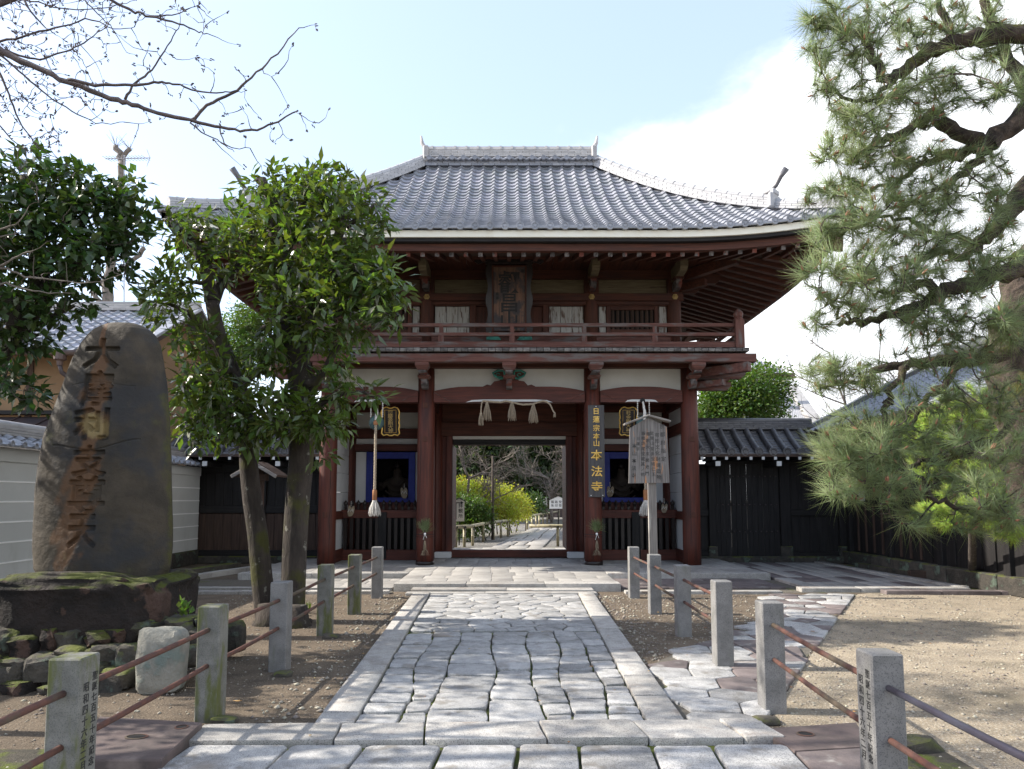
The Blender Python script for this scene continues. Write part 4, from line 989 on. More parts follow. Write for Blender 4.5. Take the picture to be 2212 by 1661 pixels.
# fascia boards following the eave curve: white plaster, black edge, red beam
def eave_ring(name, m, out, z_top, z_bot, th, side):
    n = 40; vs = []; half = (XE if side in ('front', 'back') else RD) - out
    for i in range(n + 1):
        a = -half + 2 * half * i / n; d = max(0, abs(a) - XRg) if side in ('front', 'back') else abs(a); z = zr(0, d * 1.0)
        for (o, zz_) in ((out, z + z_top), (out, z + z_bot), (out + th, z + z_bot), (out + th, z + z_top)):
            if side == 'front': vs.append((a, YE + o, zz_))
            elif side == 'back': vs.append((a, YC + RD - o, zz_))
            else: vs.append(((XE - o) * (1 if side == 'right' else -1), YC + a, zz_))
    fs = [(4 * i + k, 4 * i + (k + 1) % 4, 4 * i + 4 + (k + 1) % 4, 4 * i + 4 + k) for i in range(n) for k in range(4)] + [(0, 1, 2, 3), (4 * n + 3, 4 * n + 2, 4 * n + 1, 4 * n)]
    mb = MB(); mb.add(vs, fs); return fixn(part(name, m, mb))
for side in ('front', 'right', 'left', 'back'):
    ax = 'x' if side in ('front', 'back') else 'y'
    eave_ring('eave_fascia', 'eaveplaster', .05, -.045, -.175, .5, side); eave_ring('eave_board', 'dark_' + ax, .10, -.18, -.245, .5, side); eave_ring('eave_beam', 'redo_' + ax, .22, -.25, -.39, .14, side)
# rafters and soffit
def raf_z(o, d): return zr(0, d) - .43 + .30 * (o - .3) * .95
def rafter(side, a, o0=.34, w_=.085, h=.09):
    if side != 'front': w_, h = .13, .11
    half = XE if side in ('front', 'back') else RD
    hip_o = half - abs(a)                 # distance from the eave where the hip starts
    o1 = min(3.0, max(o0 + .05, hip_o)) if True else 3.0
    d = max(0, abs(a) - XRg) if side in ('front', 'back') else abs(a)
    k = 1.0; p0z, p1z = raf_z(o0, d), raf_z(o1, d * .55)
    f = {'front': lambda o, z: (a, YE + o, z), 'back': lambda o, z: (a, YC + RD - o, z), 'right': lambda o, z: (XE - o, YC + a, z), 'left': lambda o, z: (-XE + o, YC + a, z)}[side]
    ax = 'y' if side in ('front', 'back') else 'x'
    r = part('rafter', 'redo_' + ax, MB().beam(f(o0, p0z), f(o1, p1z), w_, h, .004))
    if side == 'front':
        tip = MB().beam(f(o0 - .012, p0z - .003), f(o0 + .0, p0z - .0), w_ * 1.04, h * 1.08, .003); part('rafter_cap', 'endgrain', tip, parent=r)
    return r
nraf = 47
for i in range(nraf):
    a = -XE + .25 + (2 * XE - .5) * i / (nraf - 1); rafter('front', a)
for side in ('right', 'left', 'back'):
    half = XE if side == 'back' else RD; n = 25 if side != 'back' else 30
    for i in range(n): rafter(side, -half + .3 + (2 * half - .6) * i / (n - 1))
def soffit(side):
    n = 30; m = 6; vs = []; half = XE if side in ('front', 'back') else RD
    for i in range(n + 1):
        for j in range(m + 1):
            o = .3 + 2.7 * j / m; a = (-1 + 2 * i / n) * (half - o); d = max(0, abs(a) - XRg) if side in ('front', 'back') else abs(a)
            z = raf_z(o, d * (1 - .45 * j / m)) + .05
            vs.append((a, YE + o, z) if side == 'front' else (a, YC + RD - o, z) if side == 'back' else ((XE - o) * (1 if side == 'right' else -1), YC + a, z))
    fs = [(i * (m + 1) + j, (i + 1) * (m + 1) + j, (i + 1) * (m + 1) + j + 1, i * (m + 1) + j + 1) for i in range(n) for j in range(m)]
    mb = MB(); mb.add(vs, fs); part('soffit', 'brown_x', mb)
for s in ('front', 'back', 'left', 'right'): soffit(s)
for sx_ in (-1, 1):
    for sy in (-1, 1):
        part('hip_rafter', 'redo_x', MB().beam((sx_ * (XE - .35), YC + sy * (RD - .35), zr(0, 4.4) - .42), (sx_ * 3.8, YC + sy * 1.66, zr(0, 0) + .45), .18, .2))
# ridges: hip ridges in courses of flat tiles with a round cap
def ridge_run(name, pts, w_, hts, m, caps=True, cap_step=.30, seg=.26):
    """pts: centre line on the roof; courses of bricks-like ridge tiles"""
    tot = sum((b - a).length for a, b in zip(pts, pts[1:]))
    def at(s):
        s = max(0, min(tot - 1e-4, s))
        for a, b in zip(pts, pts[1:]):
            l = (b - a).length
            if s <= l: return a.lerp(b, s / l)
            s -= l
        return pts[-1]
    z = 0
    for ci, h in enumerate(hts):
        s = -(ci % 2) * seg / 2; w2 = w_ * (1 - .06 * ci)
        while s < tot:
            a, b = at(max(s, 0) + .004), at(min(s + seg, tot) - .004)
            if (b - a).length > .03: 
                o = MB().beam(a + Vector((0, 0, z + h / 2)), b + Vector((0, 0, z + h / 2)), w2, h - .006, .004).build(name, m, gate)
            s += seg
        z += h
    r = w_ * .32; line = [at(tot * i / 40) + Vector((0, 0, z + r * .25)) for i in range(41)]
    mb = MB(); mb.tube(line, r, 8); s = cap_step / 2
    while s < tot:
        p = at(s) + Vector((0, 0, z + r * .25)); q = at(s + .05) + Vector((0, 0, z + r * .25)); mb.tube([p, q], r * 1.13, 8); s += cap_step
    mb.build('ridge_cap', m, gate)
def hip_pts(sx_, sy, d0, d1, n=16, lift=.02):
    out = []
    for i in range(n + 1):
        d = d0 + (d1 - d0) * i / n; out.append(Vector((sx_ * (XRg + d), YC + sy * d, zr(1 - d / RD, d) + lift)))
    return out
for sx_ in (-1, 1):
    for sy in (-1, 1):
        if sy < 0:
            ridge_run('ridge_tile', hip_pts(sx_, sy, 0.05, 3.45), .25, [.06, .055, .055, .05], 'hipridge')
            ridge_run('ridge_tile', hip_pts(sx_, sy, 3.5, 4.55), .22, [.055, .05, .045], 'hipridge')
        else:
            mb = MB(); mb.tube([p + Vector((0, 0, .12)) for p in hip_pts(sx_, sy, 0, 4.5)], .16, 6); part('ridge_cap', 'hipridge', mb)
        # ornament at the break of the hip
        p = hip_pts(sx_, sy, 3.46, 3.5, 1)[0]; M = Matrix.Translation(p) @ Matrix.Rotation(math.atan2(sy, sx_), 4, 'Z')
        mb = MB(); mb.box(-.03, .07, -.22, .22, -.02, .32, .03, M); mb.box(-.02, .09, -.13, .13, .28, .42, .03, M); part('ridge_end_tile', 'hipridge', mb)
        q = [p + Vector((sx_ * a, sy * a, .40 + h)) for a, h in ((-.20, -.04), (-.05, .0), (.05, .10), (.12, .26), (.22, .40))]
        mb = MB(); mb.tube(q, [.045, .045, .048, .055, .07], 8); part('horn_tile', 'tiledark', mb, True)
# main ridge
zt = zr(1, 0)
ridge_run('ridge_tile', [Vector((-2.18, YC, zt - .12)), Vector((2.18, YC, zt - .12))], .50, [.06, .06, .06], 'tile', seg=.3)
mb = MB().box(-2.2, 2.2, YC - .31, YC + .31, zt + .085, zt + .115, .005); part('ridge_ledge', 'ridge', mb)
for i in range(15):
    x = -2.08 + i * .297
    mb = MB(); mb.lathe((x, YC - .30, zt + .05), [(.062, .04), (.062, -.05), (.045, -.05), (.04, -.035), (.001, -.035)], 12, 'y'); mb.tube([(x + .06, YC - .31, zt + .045), (x + .15, YC - .31, zt + .012), (x + .235, YC - .31, zt + .045)], .03, 6); part('ridge_roundel', 'tile', mb)
ridge_run('ridge_tile', [Vector((-2.2, YC, zt + .10)), Vector((2.2, YC, zt + .10))], .40, [.055, .05, .05, .05, .045], 'ridge', cap_step=.30, seg=.34)
for s in (-1, 1):
    mb = MB(); mb.box(s * 2.20 - .05, s * 2.20 + .09 * 1, YC - .26, YC + .26, zt - .02, zt + .44, .03); part('ridge_end_tile', 'ridge', mb)
    q = [Vector((s * a, YC, zt + h)) for a, h in ((2.05, .38), (2.20, .44), (2.30, .60), (2.33, .80))]
    mb = MB(); mb.tube(q, [.07, .065, .05, .025], 8); part('horn_tile', 'ridge', mb, True)
# ================================================================ THINGS HUNG ON THE GATE
def one(name, m, mb, label, cat, group=None, smooth=False):
    o = mb.build(name, m, None, smooth); return tag(o, label, cat, group)
# long vertical name board on the right inner column
yb = YF - CR - .035
bx0, bx1 = xx(1271, 970, yb), xx(1306, 970, yb); bz1_, bz0_ = zz(875, yb), zz(1074, yb)
sb_ = thing('sign_board', 'tall dark wooden board with gold vertical characters on the inner right column', 'sign board', ((bx0 + bx1) / 2, yb, bz0_))
brd = MB().box(bx0, bx1, yb, yb + .035, bz0_, bz1_, .006).build('board', 'signgrey', sb_)
H = bz1_ - bz0_; W_ = bx1 - bx0
mb = MB(); fr = [.055, .135, .235, .335, .405]
for ch, t in zip('日蓮宗本山', (.068, .155, .25, .34, .415)): write(mb, ch, ((bx0 + bx1) / 2, yb - .001, bz1_ - t * H), (1, 0, 0), (0, 0, 1), .155, .006, 1.0)
for ch, t in zip('本法寺', (.545, .72, .885)): write(mb, ch, ((bx0 + bx1) / 2, yb - .001, bz1_ - t * H), (1, 0, 0), (0, 0, 1), .25, .007, 1.05)
mb.build('lettering', 'gold', brd, kind='stuff')
for (x, z) in (((bx0 + bx1) / 2, bz1_ - .03), (bx0 + .05, bz0_ + .04), (bx1 - .05, bz0_ + .04)):
    MB().lathe((x, yb, z), [(.012, .002), (.010, -.006), (.002, -.009)], 8, 'y').build('screw', 'paper', sb_)

# big plaque on the upper storey
yp = 15.75
pq = thing('hanging_plaque', 'large weathered wooden name plaque in a black scrolled frame on the upper storey', 'plaque', (0, yp, zz(718, yp)))
Mp = Matrix.Translation((0, yp, zz(715, yp))) @ Matrix.Rotation(R(9), 4, 'X')
hw, hh = .355, (zz(585, yp) - zz(715, yp)) * 1.02
def pbox(name, m, a, b, c, d, e, f, ch=.008, par=None): return MB().box(a, b, c, d, e, f, ch, Mp).build(name, m, pq)
pbox('board', 'plaquewood', -hw, hw, -.02, .02, 0, hh)
for s in (-1, 1):
    pbox('inner_frame', 'redo_z', min(s * hw, s * (hw + .035)), max(s * hw, s * (hw + .035)), -.045, .02, -.02, hh + .035)
    e = [(s * (hw + .035), -.05)] + [(s * (hw + .15 + .03 * math.sin(i * 1.15)), -.08 + (hh + .16) * i / 14) for i in range(15)] + [(s * (hw + .035), hh + .06)]
    mb = MB(); mb.prism(e, -.03, .03); mb.v = [tuple(Mp @ Vector(p)) for p in mb.v]; fixn(mb.build('outer_frame', 'lacquer', pq))
    foot = [(s * .18, -.20), (s * .26, -.10), (s * .34, -.12), (s * .42, -.02), (s * .50, -.04), (s * .52, -.20)]
    mb = MB(); mb.prism(foot, -.04, .04); mb.v = [tuple(Mp @ Vector(p)) for p in mb.v]; fixn(mb.build('foot_scroll', 'green', pq))
pbox('inner_frame', 'redo_x', -hw, hw, -.044, .02, hh, hh + .034); pbox('outer_frame', 'lacquer', -.54, .54, -.03, .03, hh + .065, hh + .15)
tp = [(-.78, hh + .12), (-.70, hh + .06), (-.58, hh + .10), (-.4, hh + .16), (0, hh + .14), (.4, hh + .16), (.58, hh + .10), (.70, hh + .06), (.78, hh + .12), (.70, hh + .22), (0, hh + .26), (-.70, hh + .22)]
mb = MB(); mb.prism(tp, -.06, .02); mb.v = [tuple(Mp @ Vector(p)) for p in mb.v]; fixn(mb.build('top_scroll', 'lacquer', pq))
mb = MB()
for ch, t, sz in zip('叡昌山', (.23, .56, .84), (.52, .46, .46)):
    write(mb, ch, Mp @ Vector((0, -.022, hh * (1 - t))), (1, 0, 0), Mp.to_3x3() @ Vector((0, 0, 1)), sz, .008)
mb.build('lettering', 'ink', pq, kind='stuff')
for (x, t) in ((-.27, .42), (-.27, .48), (.30, .06)): pbox('seal_mark', 'ink', x - .03, x + .03, -.026, -.02, hh * (1 - t) - .035, hh * (1 - t) + .035, .003)

# two black and gold plaques over the side bays
for s, txt, lab in ((-1, '密跡金剛大神', 'black plaque with scalloped gold edge over the left side bay'), (1, '執金剛大神', 'black plaque with scalloped gold edge half hidden by the wooden notice board')):
    y = 16.12; X = xx(843, 912, y) if s < 0 else xx(1358, 912, y); zc_ = zz(912, y); Ml = Matrix.Translation((X, y, zc_ + .32)) @ Matrix.Rotation(R(8), 4, 'X')
    r = thing('gold_plaque', lab, 'plaque', (X, y, zc_), 'gold edged plaques over the side bays')
    def pb(name, m, a, b, c, d, e, f, ch=.004): return MB().box(a, b, c, d, e, f, ch, Ml).build(name, m, r)
    pb('board', 'lacquer', -.165, .165, -.012, .012, -.60, 0)
    n = 34; out = []; w0, h0 = .20, .315
    for i in range(n):
        a = 2 * math.pi * i / n; cx_, cz_ = math.cos(a), math.sin(a); k = 1 / max(abs(cx_) / w0, abs(cz_) / h0); wv = 1 + .05 * math.sin(a * 11)
        out.append(Ml @ Vector((cx_ * k * wv, -.015, -.30 + cz_ * k * wv)))
    mb = MB(); mb.add([tuple(p + Vector((0, .02, 0))) for p in out], [tuple(range(n))]); mb.build('back_board', 'lacquer', r)
    mb = MB(); mb.tube(out + out[:2], .016, 6); mb.build('gold_rim', 'gold', r)
    q = [Ml @ Vector(p) for p in ((-.13, -.017, -.04), (.13, -.017, -.04), (.13, -.017, -.56), (-.13, -.017, -.56))]
    for a_, b_ in zip(q, q[1:] + q[:1]): MB().tube([a_, b_], .005, 4).build('gold_line', 'gold', r)
    mb = MB(); p_ = .50 / len(txt)
    for i, ch in enumerate(txt): write(mb, ch, Ml @ Vector((.0, -.014, -.05 - p_ * (i + .5))), (1, 0, 0), Ml.to_3x3() @ Vector((0, 0, 1)), .105, .003, 1.15)
    mb.build('lettering', 'goldleaf', r, kind='stuff')

# straw rope with tassels
def tassel(c, h, r0, r1, n=46, m='rope', par=None, name='tassel'):
    mb = MB()
    for i in range(n):
        a = random.random() * 6.28; rr = r1 * math.sqrt(random.random()); l = h * random.uniform(.82, 1.08)
        p0 = Vector(c) + Vector((math.cos(a) * r0 * .6, math.sin(a) * r0 * .6, 0)); p2 = Vector(c) + Vector((math.cos(a) * rr, math.sin(a) * rr, -l)); p1 = p0.lerp(p2, .55) + Vector((math.cos(a), math.sin(a), 0)) * rr * .15
        mb.tube([p0, p1, p2], [.010, .008, .004], 3)
    mb.lathe(c, [(r0 * .7, .02), (r0, 0), (r0 * .95, -h * .12), (r0 * .7, -h * .16)], 8)
    return mb.build(name, m, par, kind='stuff')
yS = YF - .17
sh = thing('straw_rope', 'twisted straw rope with four tassels strung under the centre beam', 'straw rope', (0, yS, zz(870, yS)))
pts = [(1060, 872), (1063, 866), (1075, 867), (1100, 869), (1110, 866), (1120, 868), (1145, 874), (1165, 873), (1180, 868), (1188, 866), (1196, 868), (1203, 874), (1208, 886), (1212, 893)]
pts = [(1040 + (x - 1060) * 1.04 + 0, y) for x, y in pts]
line = [P(x, y, yS) for x, y in pts]; fine = []
for a, b in zip(line, line[1:]):
    for k in range(5): fine.append(a.lerp(b, k / 5))
for ph in (0, 2.1, 4.2):
    mb = MB(); mb.tube([p + Vector((0, math.cos(i * .9 + ph) * .012, math.sin(i * .9 + ph) * .012)) for i, p in enumerate(fine)], .012, 5); mb.build('rope_strand', 'rope', sh)
mb = MB(); mb.tube([P(1041, 868, yS), P(1039, 885, yS), P(1039, 893, yS)], .014, 5); mb.build('rope_strand', 'rope', sh)
for x, y, h in ((1039, 893, .26), (1052, 870, .40), (1106, 869, .40), (1152, 874, .40)): tassel(P(x, y, yS - .01), h, .03, .11 if h > .3 else .06, par=sh)
tassel(P(1198, 892, yS), .10, .02, .03, 14, par=sh)

# gongs with bell ropes
for s, X, lab in ((-1, -2.96, 'bronze gong with twisted bell rope and white tassel in the left bay'), (1, 3.0, 'bronze gong with bell rope mostly behind the wooden notice board')):
    y = 15.72; zt_ = zb - .01; r = thing('gong_with_bell_rope', lab, 'gong', (X, y, zz(1114, y)), 'gongs with bell ropes in the side bays')
    zg = zz(913, y)
    MB().lathe((X, y, zg), [(.001, .055), (.10, .06), (.165, .03), (.17, -.0), (.14, -.035), (.07, -.06), (.001, -.06)], 20, 'y').build('gong', 'bronze', r, True)
    for a in (-.13, .13):
        mb = MB()
        for k in range(9):
            z = zg + .14 + (zt_ - zg - .14) * k / 8; mb.lathe((X + a, y, z), [(.012, -.016), (.016, 0), (.012, .016)], 5)
        mb.build('chain', 'ropewhite', r, kind='stuff')
    mb = MB(); mb.tube([(X - .02, y - .06, zt_), (X + .015, y - .07, zg + .22), (X, y - .09, zg + .05)], [.02, .035, .03], 7); mb.build('white_cord', 'ropewhite', r)
    MB().lathe((X, y - .09, zg - .02), [(.02, .07), (.055, .04), (.055, -.03), (.02, -.05)], 12).build('wooden_bead', 'handle', r, True)
    z0, z1_ = zz(1058, y), zg - .05; n = 60
    for ph in (0, 2.09, 4.19):
        mb = MB(); mb.tube([(X + math.cos(i * .8 + ph) * .016, y - .09 + math.sin(i * .8 + ph) * .016, z1_ + (z0 - z1_) * i / n) for i in range(n + 1)], .017, 6); mb.build('rope_strand', 'rope', r, True)
    MB().lathe((X, y - .09, 0), [(.045, z0), (.05, z0 - .02), (.05, zz(1080, y)), (.04, zz(1081, y))], 14).build('wooden_grip', 'handle', r, True)
    tassel((X, y - .09, zz(1081, y)), zz(1081, y) - zz(1113, y), .05, .15, 80, 'ropewhite', r)
    MB().lathe((X, YF - .16, zb + .03), [(.05, .02), (.06, 0), (.03, -.03)], 8, 'y').build('hook', 'ink', r)

# pine sprigs tied to the two inner columns
for s, X, lab in ((-1, -1.86, 'pine sprig with white paper tie on the left inner column'), (1, 1.88, 'pine sprig with white paper tie on the right inner column')):
    y = YF - CR - .03; zc_ = zz(1150, y); X = xx(918 if s < 0 else 1289, 1150, y)
    r = thing('pine_sprig', lab, 'pine sprig', (X, y, zc_ - .3), 'pine sprigs tied to the columns')
    mb = MB()
    for i in range(220):
        a = random.gauss(0, .55); l = random.uniform(.13, .26); b = Vector((X + random.gauss(0, .02), y, zc_ + random.uniform(.0, .10)))
        mb.tube([b, b + Vector((math.sin(a) * l, -random.uniform(.0, .07), math.cos(a) * l))], [.004, .001], 3, False)
    mb.build('needles', 'needle', r, kind='stuff')
    mb = MB(); mb.tube([(X, y, zc_ + .12), (X, y - .01, zc_ - .02), (X - .01, y, zc_ - .25)], [.012, .016, .012], 6); mb.build('stem', 'bark', r)
    mb = MB(); mb.box(X - .022, X + .022, y - .03, y + .02, zc_ - .05, zc_ - .01, .006); mb.beam((X, y - .03, zc_ - .03), (X - .035, y - .035, zc_ - .16), .016, .006, .001); mb.beam((X, y - .03, zc_ - .03), (X + .045, y - .035, zc_ - .12), .016, .006, .001); mb.build('paper_tie', 'paper', r)
    tassel((X, y - .02, zc_ - .2), .17, .02, .04, 16, 'straw', r)
    mb = MB()
    for i in range(14):
        a = random.uniform(-.9, .9); mb.tube([(X, y, zc_ - .36), (X + math.sin(a) * .09, y - .02, zc_ - .40 - random.random() * .05), (X + math.sin(a) * .13 + random.uniform(-.03, .03), y - .01, zc_ - .5)], .0035, 3, False)
    mb.build('roots', 'straw', r, kind='stuff')
    mb = MB(); n = 20; mb.tube([(math.cos(i / n * 6.2832) * (CR + .012) + (-1.88 if s < 0 else 1.88), YF + math.sin(i / n * 6.2832) * (CR + .012), zc_ - .05) for i in range(n + 1)], .006, 4); mb.build('band', 'ink', r)

# straw sandals
def sandal(loc, tilt, lab, s=1.0):
    r = thing('straw_sandals', lab, 'straw sandals', loc, 'straw sandals hung in the side bays')
    for k in (-1, 1):
        M = Matrix.Translation(Vector(loc) + Vector((k * .035 * s, -.01 * k, 0))) @ Matrix.Rotation(tilt + k * .15, 4, 'Y')
        n = 14; poly = [(math.sin(2 * math.pi * i / n) * .048 * s * (1.15 if math.cos(2 * math.pi * i / n) < 0 else 1), math.cos(2 * math.pi * i / n) * .14 * s) for i in range(n)]
        mb = MB(); mb.prism(poly, -.012, .012); mb.v = [tuple(M @ Vector(p)) for p in mb.v]; fixn(mb.build('sole', 'straw', r))
        mb = MB(); mb.tube([M @ Vector(p) for p in ((-.04 * s, -.014, -.02), (-.01 * s, -.03, .03), (0, -.03, .06 * s), (.01 * s, -.03, .03), (.04 * s, -.014, -.02))], .008, 5); mb.build('strap', 'ropewhite', r)
    mb = MB(); mb.tube([Vector(loc) + Vector((0, 0, .12)), Vector(loc) + Vector((0, .02, .24))], .006, 4); mb.build('cord', 'ropewhite', r)
sandal(P(857 - 0, 1107, 17.02) + Vector((-.0, 0, 0)) if False else P(857 + 0, 1107, 17.05), .1, 'pale straw sandals hung by the left bay picket rail', .9) if False else None
sandal(P(857 - 99, 1104, 17.05), .15, 'pale straw sandals hung on the left end of the left picket rail', .95)
sandal(P(873, 1065, 17.9), -.1, 'straw sandals hung inside the left blue window', 1.0)
sandal(P(1407, 1104, 17.05), -.12, 'straw sandals on the right picket rail beside the white tassel', .9)
sandal(P(1435, 1098, 17.0), .1, 'straw sandals at the right end of the right picket rail', .8)
sandal(P(1318, 1062, 17.9), .1, 'straw sandals hung inside the right blue window', 1.0)

# guardian statues in the dark niches
def statue(X, s, lab):
    y = 18.75; r = thing('guardian_statue', lab, 'statue', (X, y, .64), 'guardian statues in the niches')
    jo = {'pel': (0, 0, .75, .26, .22), 'wai': (0, 0, .98, .22, .18), 'che': (0, -.02, 1.3, .27, .2), 'nec': (0, -.04, 1.52, .09, .09), 'hea': (0, -.06, 1.68, .135, .15), 'top': (0, -.05, 1.80, .07, .07),
          'sl': (-.26, 0, 1.40, .10, .10), 'el': (-.46, -.08, 1.20, .08, .08), 'hl': (-.40, -.26, 1.38, .06, .06), 'sr': (.26, 0, 1.40, .10, .10), 'er': (.42, -.06, 1.12, .08, .08), 'hr': (.32, -.20, .90, .06, .06),
          'tl': (-.14, -.02, .6, .16, .15), 'kl': (-.19, -.06, .35, .12, .12), 'fl': (-.18, -.02, .05, .09, .10), 'tr': (.14, -.02, .6, .16, .15), 'kr': (.20, -.05, .35, .12, .12), 'fr': (.22, -.02, .05, .09, .10)}
    ks = list(jo); vs = [(X + s * jo[k][0], y + jo[k][1], .64 + jo[k][2]) for k in ks]; E = [('pel', 'wai'), ('wai', 'che'), ('che', 'nec'), ('nec', 'hea'), ('hea', 'top'), ('che', 'sl'), ('sl', 'el'), ('el', 'hl'), ('che', 'sr'), ('sr', 'er'), ('er', 'hr'), ('pel', 'tl'), ('tl', 'kl'), ('kl', 'fl'), ('pel', 'tr'), ('tr', 'kr'), ('kr', 'fr')]
    me = bpy.data.meshes.new('body'); me.from_pydata(vs, [(ks.index(a), ks.index(b)) for a, b in E], []); me.materials.append(MATS['statue'])
    o = link('body', me, r); md = o.modifiers.new('skin', 'SKIN'); sv = me.skin_vertices[0].data
    for i, k in enumerate(ks): sv[i].radius = jo[k][3:5]
    sv[0].use_root = True; md.use_smooth_shade = True; sm = o.modifiers.new('sub', 'SUBSURF'); sm.levels = 1; sm.render_levels = 1
    for j in range(4):                       # hanging folds of the robe
        mb = MB(); z = .64 + 1.28 - j * .13; w_ = .20 + j * .045
        mb.tube([(X + w_ * math.cos(a), y - .20 - .03 * j + .05 * abs(math.cos(a)), z + .16 * abs(math.cos(a)) ** 2) for a in [math.pi * i / 10 for i in range(11)]], .022, 6); mb.build('robe_fold', 'statue', r, True)
    n = 28; prof = []
    mb = MB(); vs = []; fs = []
    for i, (z, k) in enumerate(((.95, .26), (.7, .33), (.4, .40), (.12, .44))):
        for t in range(n):
            a = 2 * math.pi * t / n; q = k * (1 + .07 * math.sin(a * 9) * i / 3); vs.append((X + q * math.cos(a), y + q * .7 * math.sin(a), .64 + z))
    for i in range(3):
        for t in range(n): fs.append((i * n + t, i * n + (t + 1) % n, (i + 1) * n + (t + 1) % n, (i + 1) * n + t))
    mb.add(vs, fs); mb.build('robe_skirt', 'statue', r, True)
    MB().lathe((X, y - .05, .64 + 1.78), [(.11, -.02), (.12, .03), (.05, .10), (.06, .14), (.01, .18)], 10).build('hair', 'lacquer', r, True)
statue(-2.95, 1, 'dark wooden guardian statue behind the left blue-framed window')
statue(2.95, -1, 'dark wooden guardian statue behind the right blue-framed window')

# the wooden notice board on its pole
yN_ = 11.85; nbt = thing('notice_board', 'weathered roofed wooden notice board with black writing on a pole', 'notice board', (xx(1412, 1200, yN_), yN_, 0))
pt = lambda x, y, d=0: P(x, y, yN_) + Vector((0, d, 0))
q = [pt(1358, 1044), pt(1446, 1043), pt(1440, 922), pt(1399, 902), pt(1360, 925)]
mb = MB(); mb.prism([(p.x, p.z) for p in q], yN_ - .015, yN_ + .015); nbb = fixn(mb.build('board', 'noticewood', nbt))
for a, b in (((1348, 917), (1399.5, 898)), ((1399.5, 898), (1447, 911))):
    A_, B_ = pt(*a), pt(*b); MB().beam(A_, B_, .17, .03, .004).build('roof_slat', 'grey_x', nbt)
a, b = pt(1408, 1000), pt(1412, 1210); b = Vector((b.x, b.y, 0)) if False else Vector((b.x + .01, b.y, 0.0))
MB().beam(a + Vector((0, .045, 0)), b + Vector((0, .045, 0)), .14, .05, .006, up=(0, 1, 0)).build('pole', 'grey_z', nbt)
mb = MB(); ytx = yN_ - .0165
for x, y0, y1, txt, sz in ((1433, 912, 1000, '京都府指定', .105), (1421, 933, 1037, '有形文化財建造物', .10), (1410, 930, 1030, '堂開山堂多宝塔仁王', .082), (1399, 930, 1030, '書院大玄関唐門', .082), (1389, 930, 1030, '鐘楼経蔵宝蔵其ノ他', .082), (1378, 942, 975, '日蓮宗', .075), (1370, 955, 1035, '本山本法寺', .105)):
    n = len(txt)
    for i, ch in enumerate(txt):
        p = P(x + (y0 + (y1 - y0) * (i + .5) / n - 980) * (.05 if x > 1400 else -.02), y0 + (y1 - y0) * (i + .5) / n, ytx); write(mb, ch, (p.x, ytx, p.z), (1, 0, 0), (0, 0, 1), sz * .82, .001)
mb.build('lettering', 'inkgrey', nbb, kind='stuff')

# ================================================================ WALLS, HOUSE AND SIDE ROOFS
def tile_field(name, parent, O, ex, ey, nc, nr, w_, l, m, sag=0.0, th=.03, amp=.03, smooth=True):
    """joined field of overlapping pan tiles: O lower left corner, ex along the eave, ey up the slope (full vector)"""
    ex = Vector(ex).normalized(); L_ = Vector(ey).length; e = Vector(ey).normalized(); ez = ex.cross(e)
    tv, tf = tile_shape(w_, l * 1.15, th, amp, 9); V = []; F = []
    for r_ in range(nr):
        for c in range(nc):
            o = Vector(O) + ex * (w_ * (c + .5)) + e * (l * r_) + ez * random.uniform(0, .004)
            A = np.array([list(ex), list(e), list(ez)]).T; V.append(tv @ A.T + np.array(o)); F.append(tf + len(tv) * len(F))
    me = npmesh(name, np.concatenate(V), np.concatenate(F), m, True); me.set_sharp_from_angle(angle=R(50)); return tag(link(name, me, parent), kind='stuff')
def roll_roof(parent, x0, x1, ye, ze, yr, zr_, step, m='tiledark', pans=True, rr=.072, ends=True, ycurve=.05):
    """hongawara roof along x: rolls of cover tiles over pans, disc ends at the eave"""
    n = int(round((x1 - x0) / step)); L_ = math.hypot(yr - ye, zr_ - ze)
    prof = [(t, -ycurve * math.sin(math.pi * t)) for t in (0, .25, .5, .75, 1)]
    pt_ = lambda t, dz=0: Vector((0, ye + (yr - ye) * t, ze + (zr_ - ze) * t - ycurve * math.sin(math.pi * t) + dz))
    roll = MB(); roll.tube([pt_(i / 10, .03) for i in range(11)], rr, 10)
    for i in range(1, 5): roll.tube([pt_(i / 5 - .012, .031), pt_(i / 5 + .012, .031)], rr * 1.05, 10)
    rme = roll.mesh(m, False, 'roll_tile'); autosmooth(rme, 40)
    disc = MB(); disc.lathe((0, ye, ze + .03), [(.10, .04), (.10, -.02), (.085, -.022), (.08, -.008), (.05, -.008), (.045, -.02), (.02, -.02), (.015, -.01), (.001, -.01)], 16, 'y'); dme = disc.mesh(m, False, 'disc_tile'); autosmooth(dme, 40)
    pan = MB()
    for i in range(9):
        a, b = pt_(i / 9, .016), pt_(min(1, (i + 1.15) / 9), -.006)
        vs = []
        for p in (a, b):
            for k in range(5): vs.append((-step / 2 + step * k / 4, p.y, p.z - .022 * math.sin(math.pi * k / 4)))
        for k in range(5): vs.append((-step / 2 + step * k / 4, a.y, a.z - .03 - .022 * math.sin(math.pi * k / 4)))
        pan.add(vs, [(k, k + 1, 6 + k, 5 + k) for k in range(4)] + [(10 + k, 11 + k, k + 1, k) for k in range(4)])
    pme = pan.mesh(m, False, 'pan_tiles')
    for i in range(n + 1):
        x = x0 + (x1 - x0) * i / n; link('roll_tile', rme, parent, Matrix.Translation((x, 0, 0))); link('disc_tile', dme, parent, Matrix.Translation((x, 0, 0)))
        if i < n: link('pan_tiles', pme, parent, Matrix.Translation((x + (x1 - x0) / n / 2, 0, 0)))
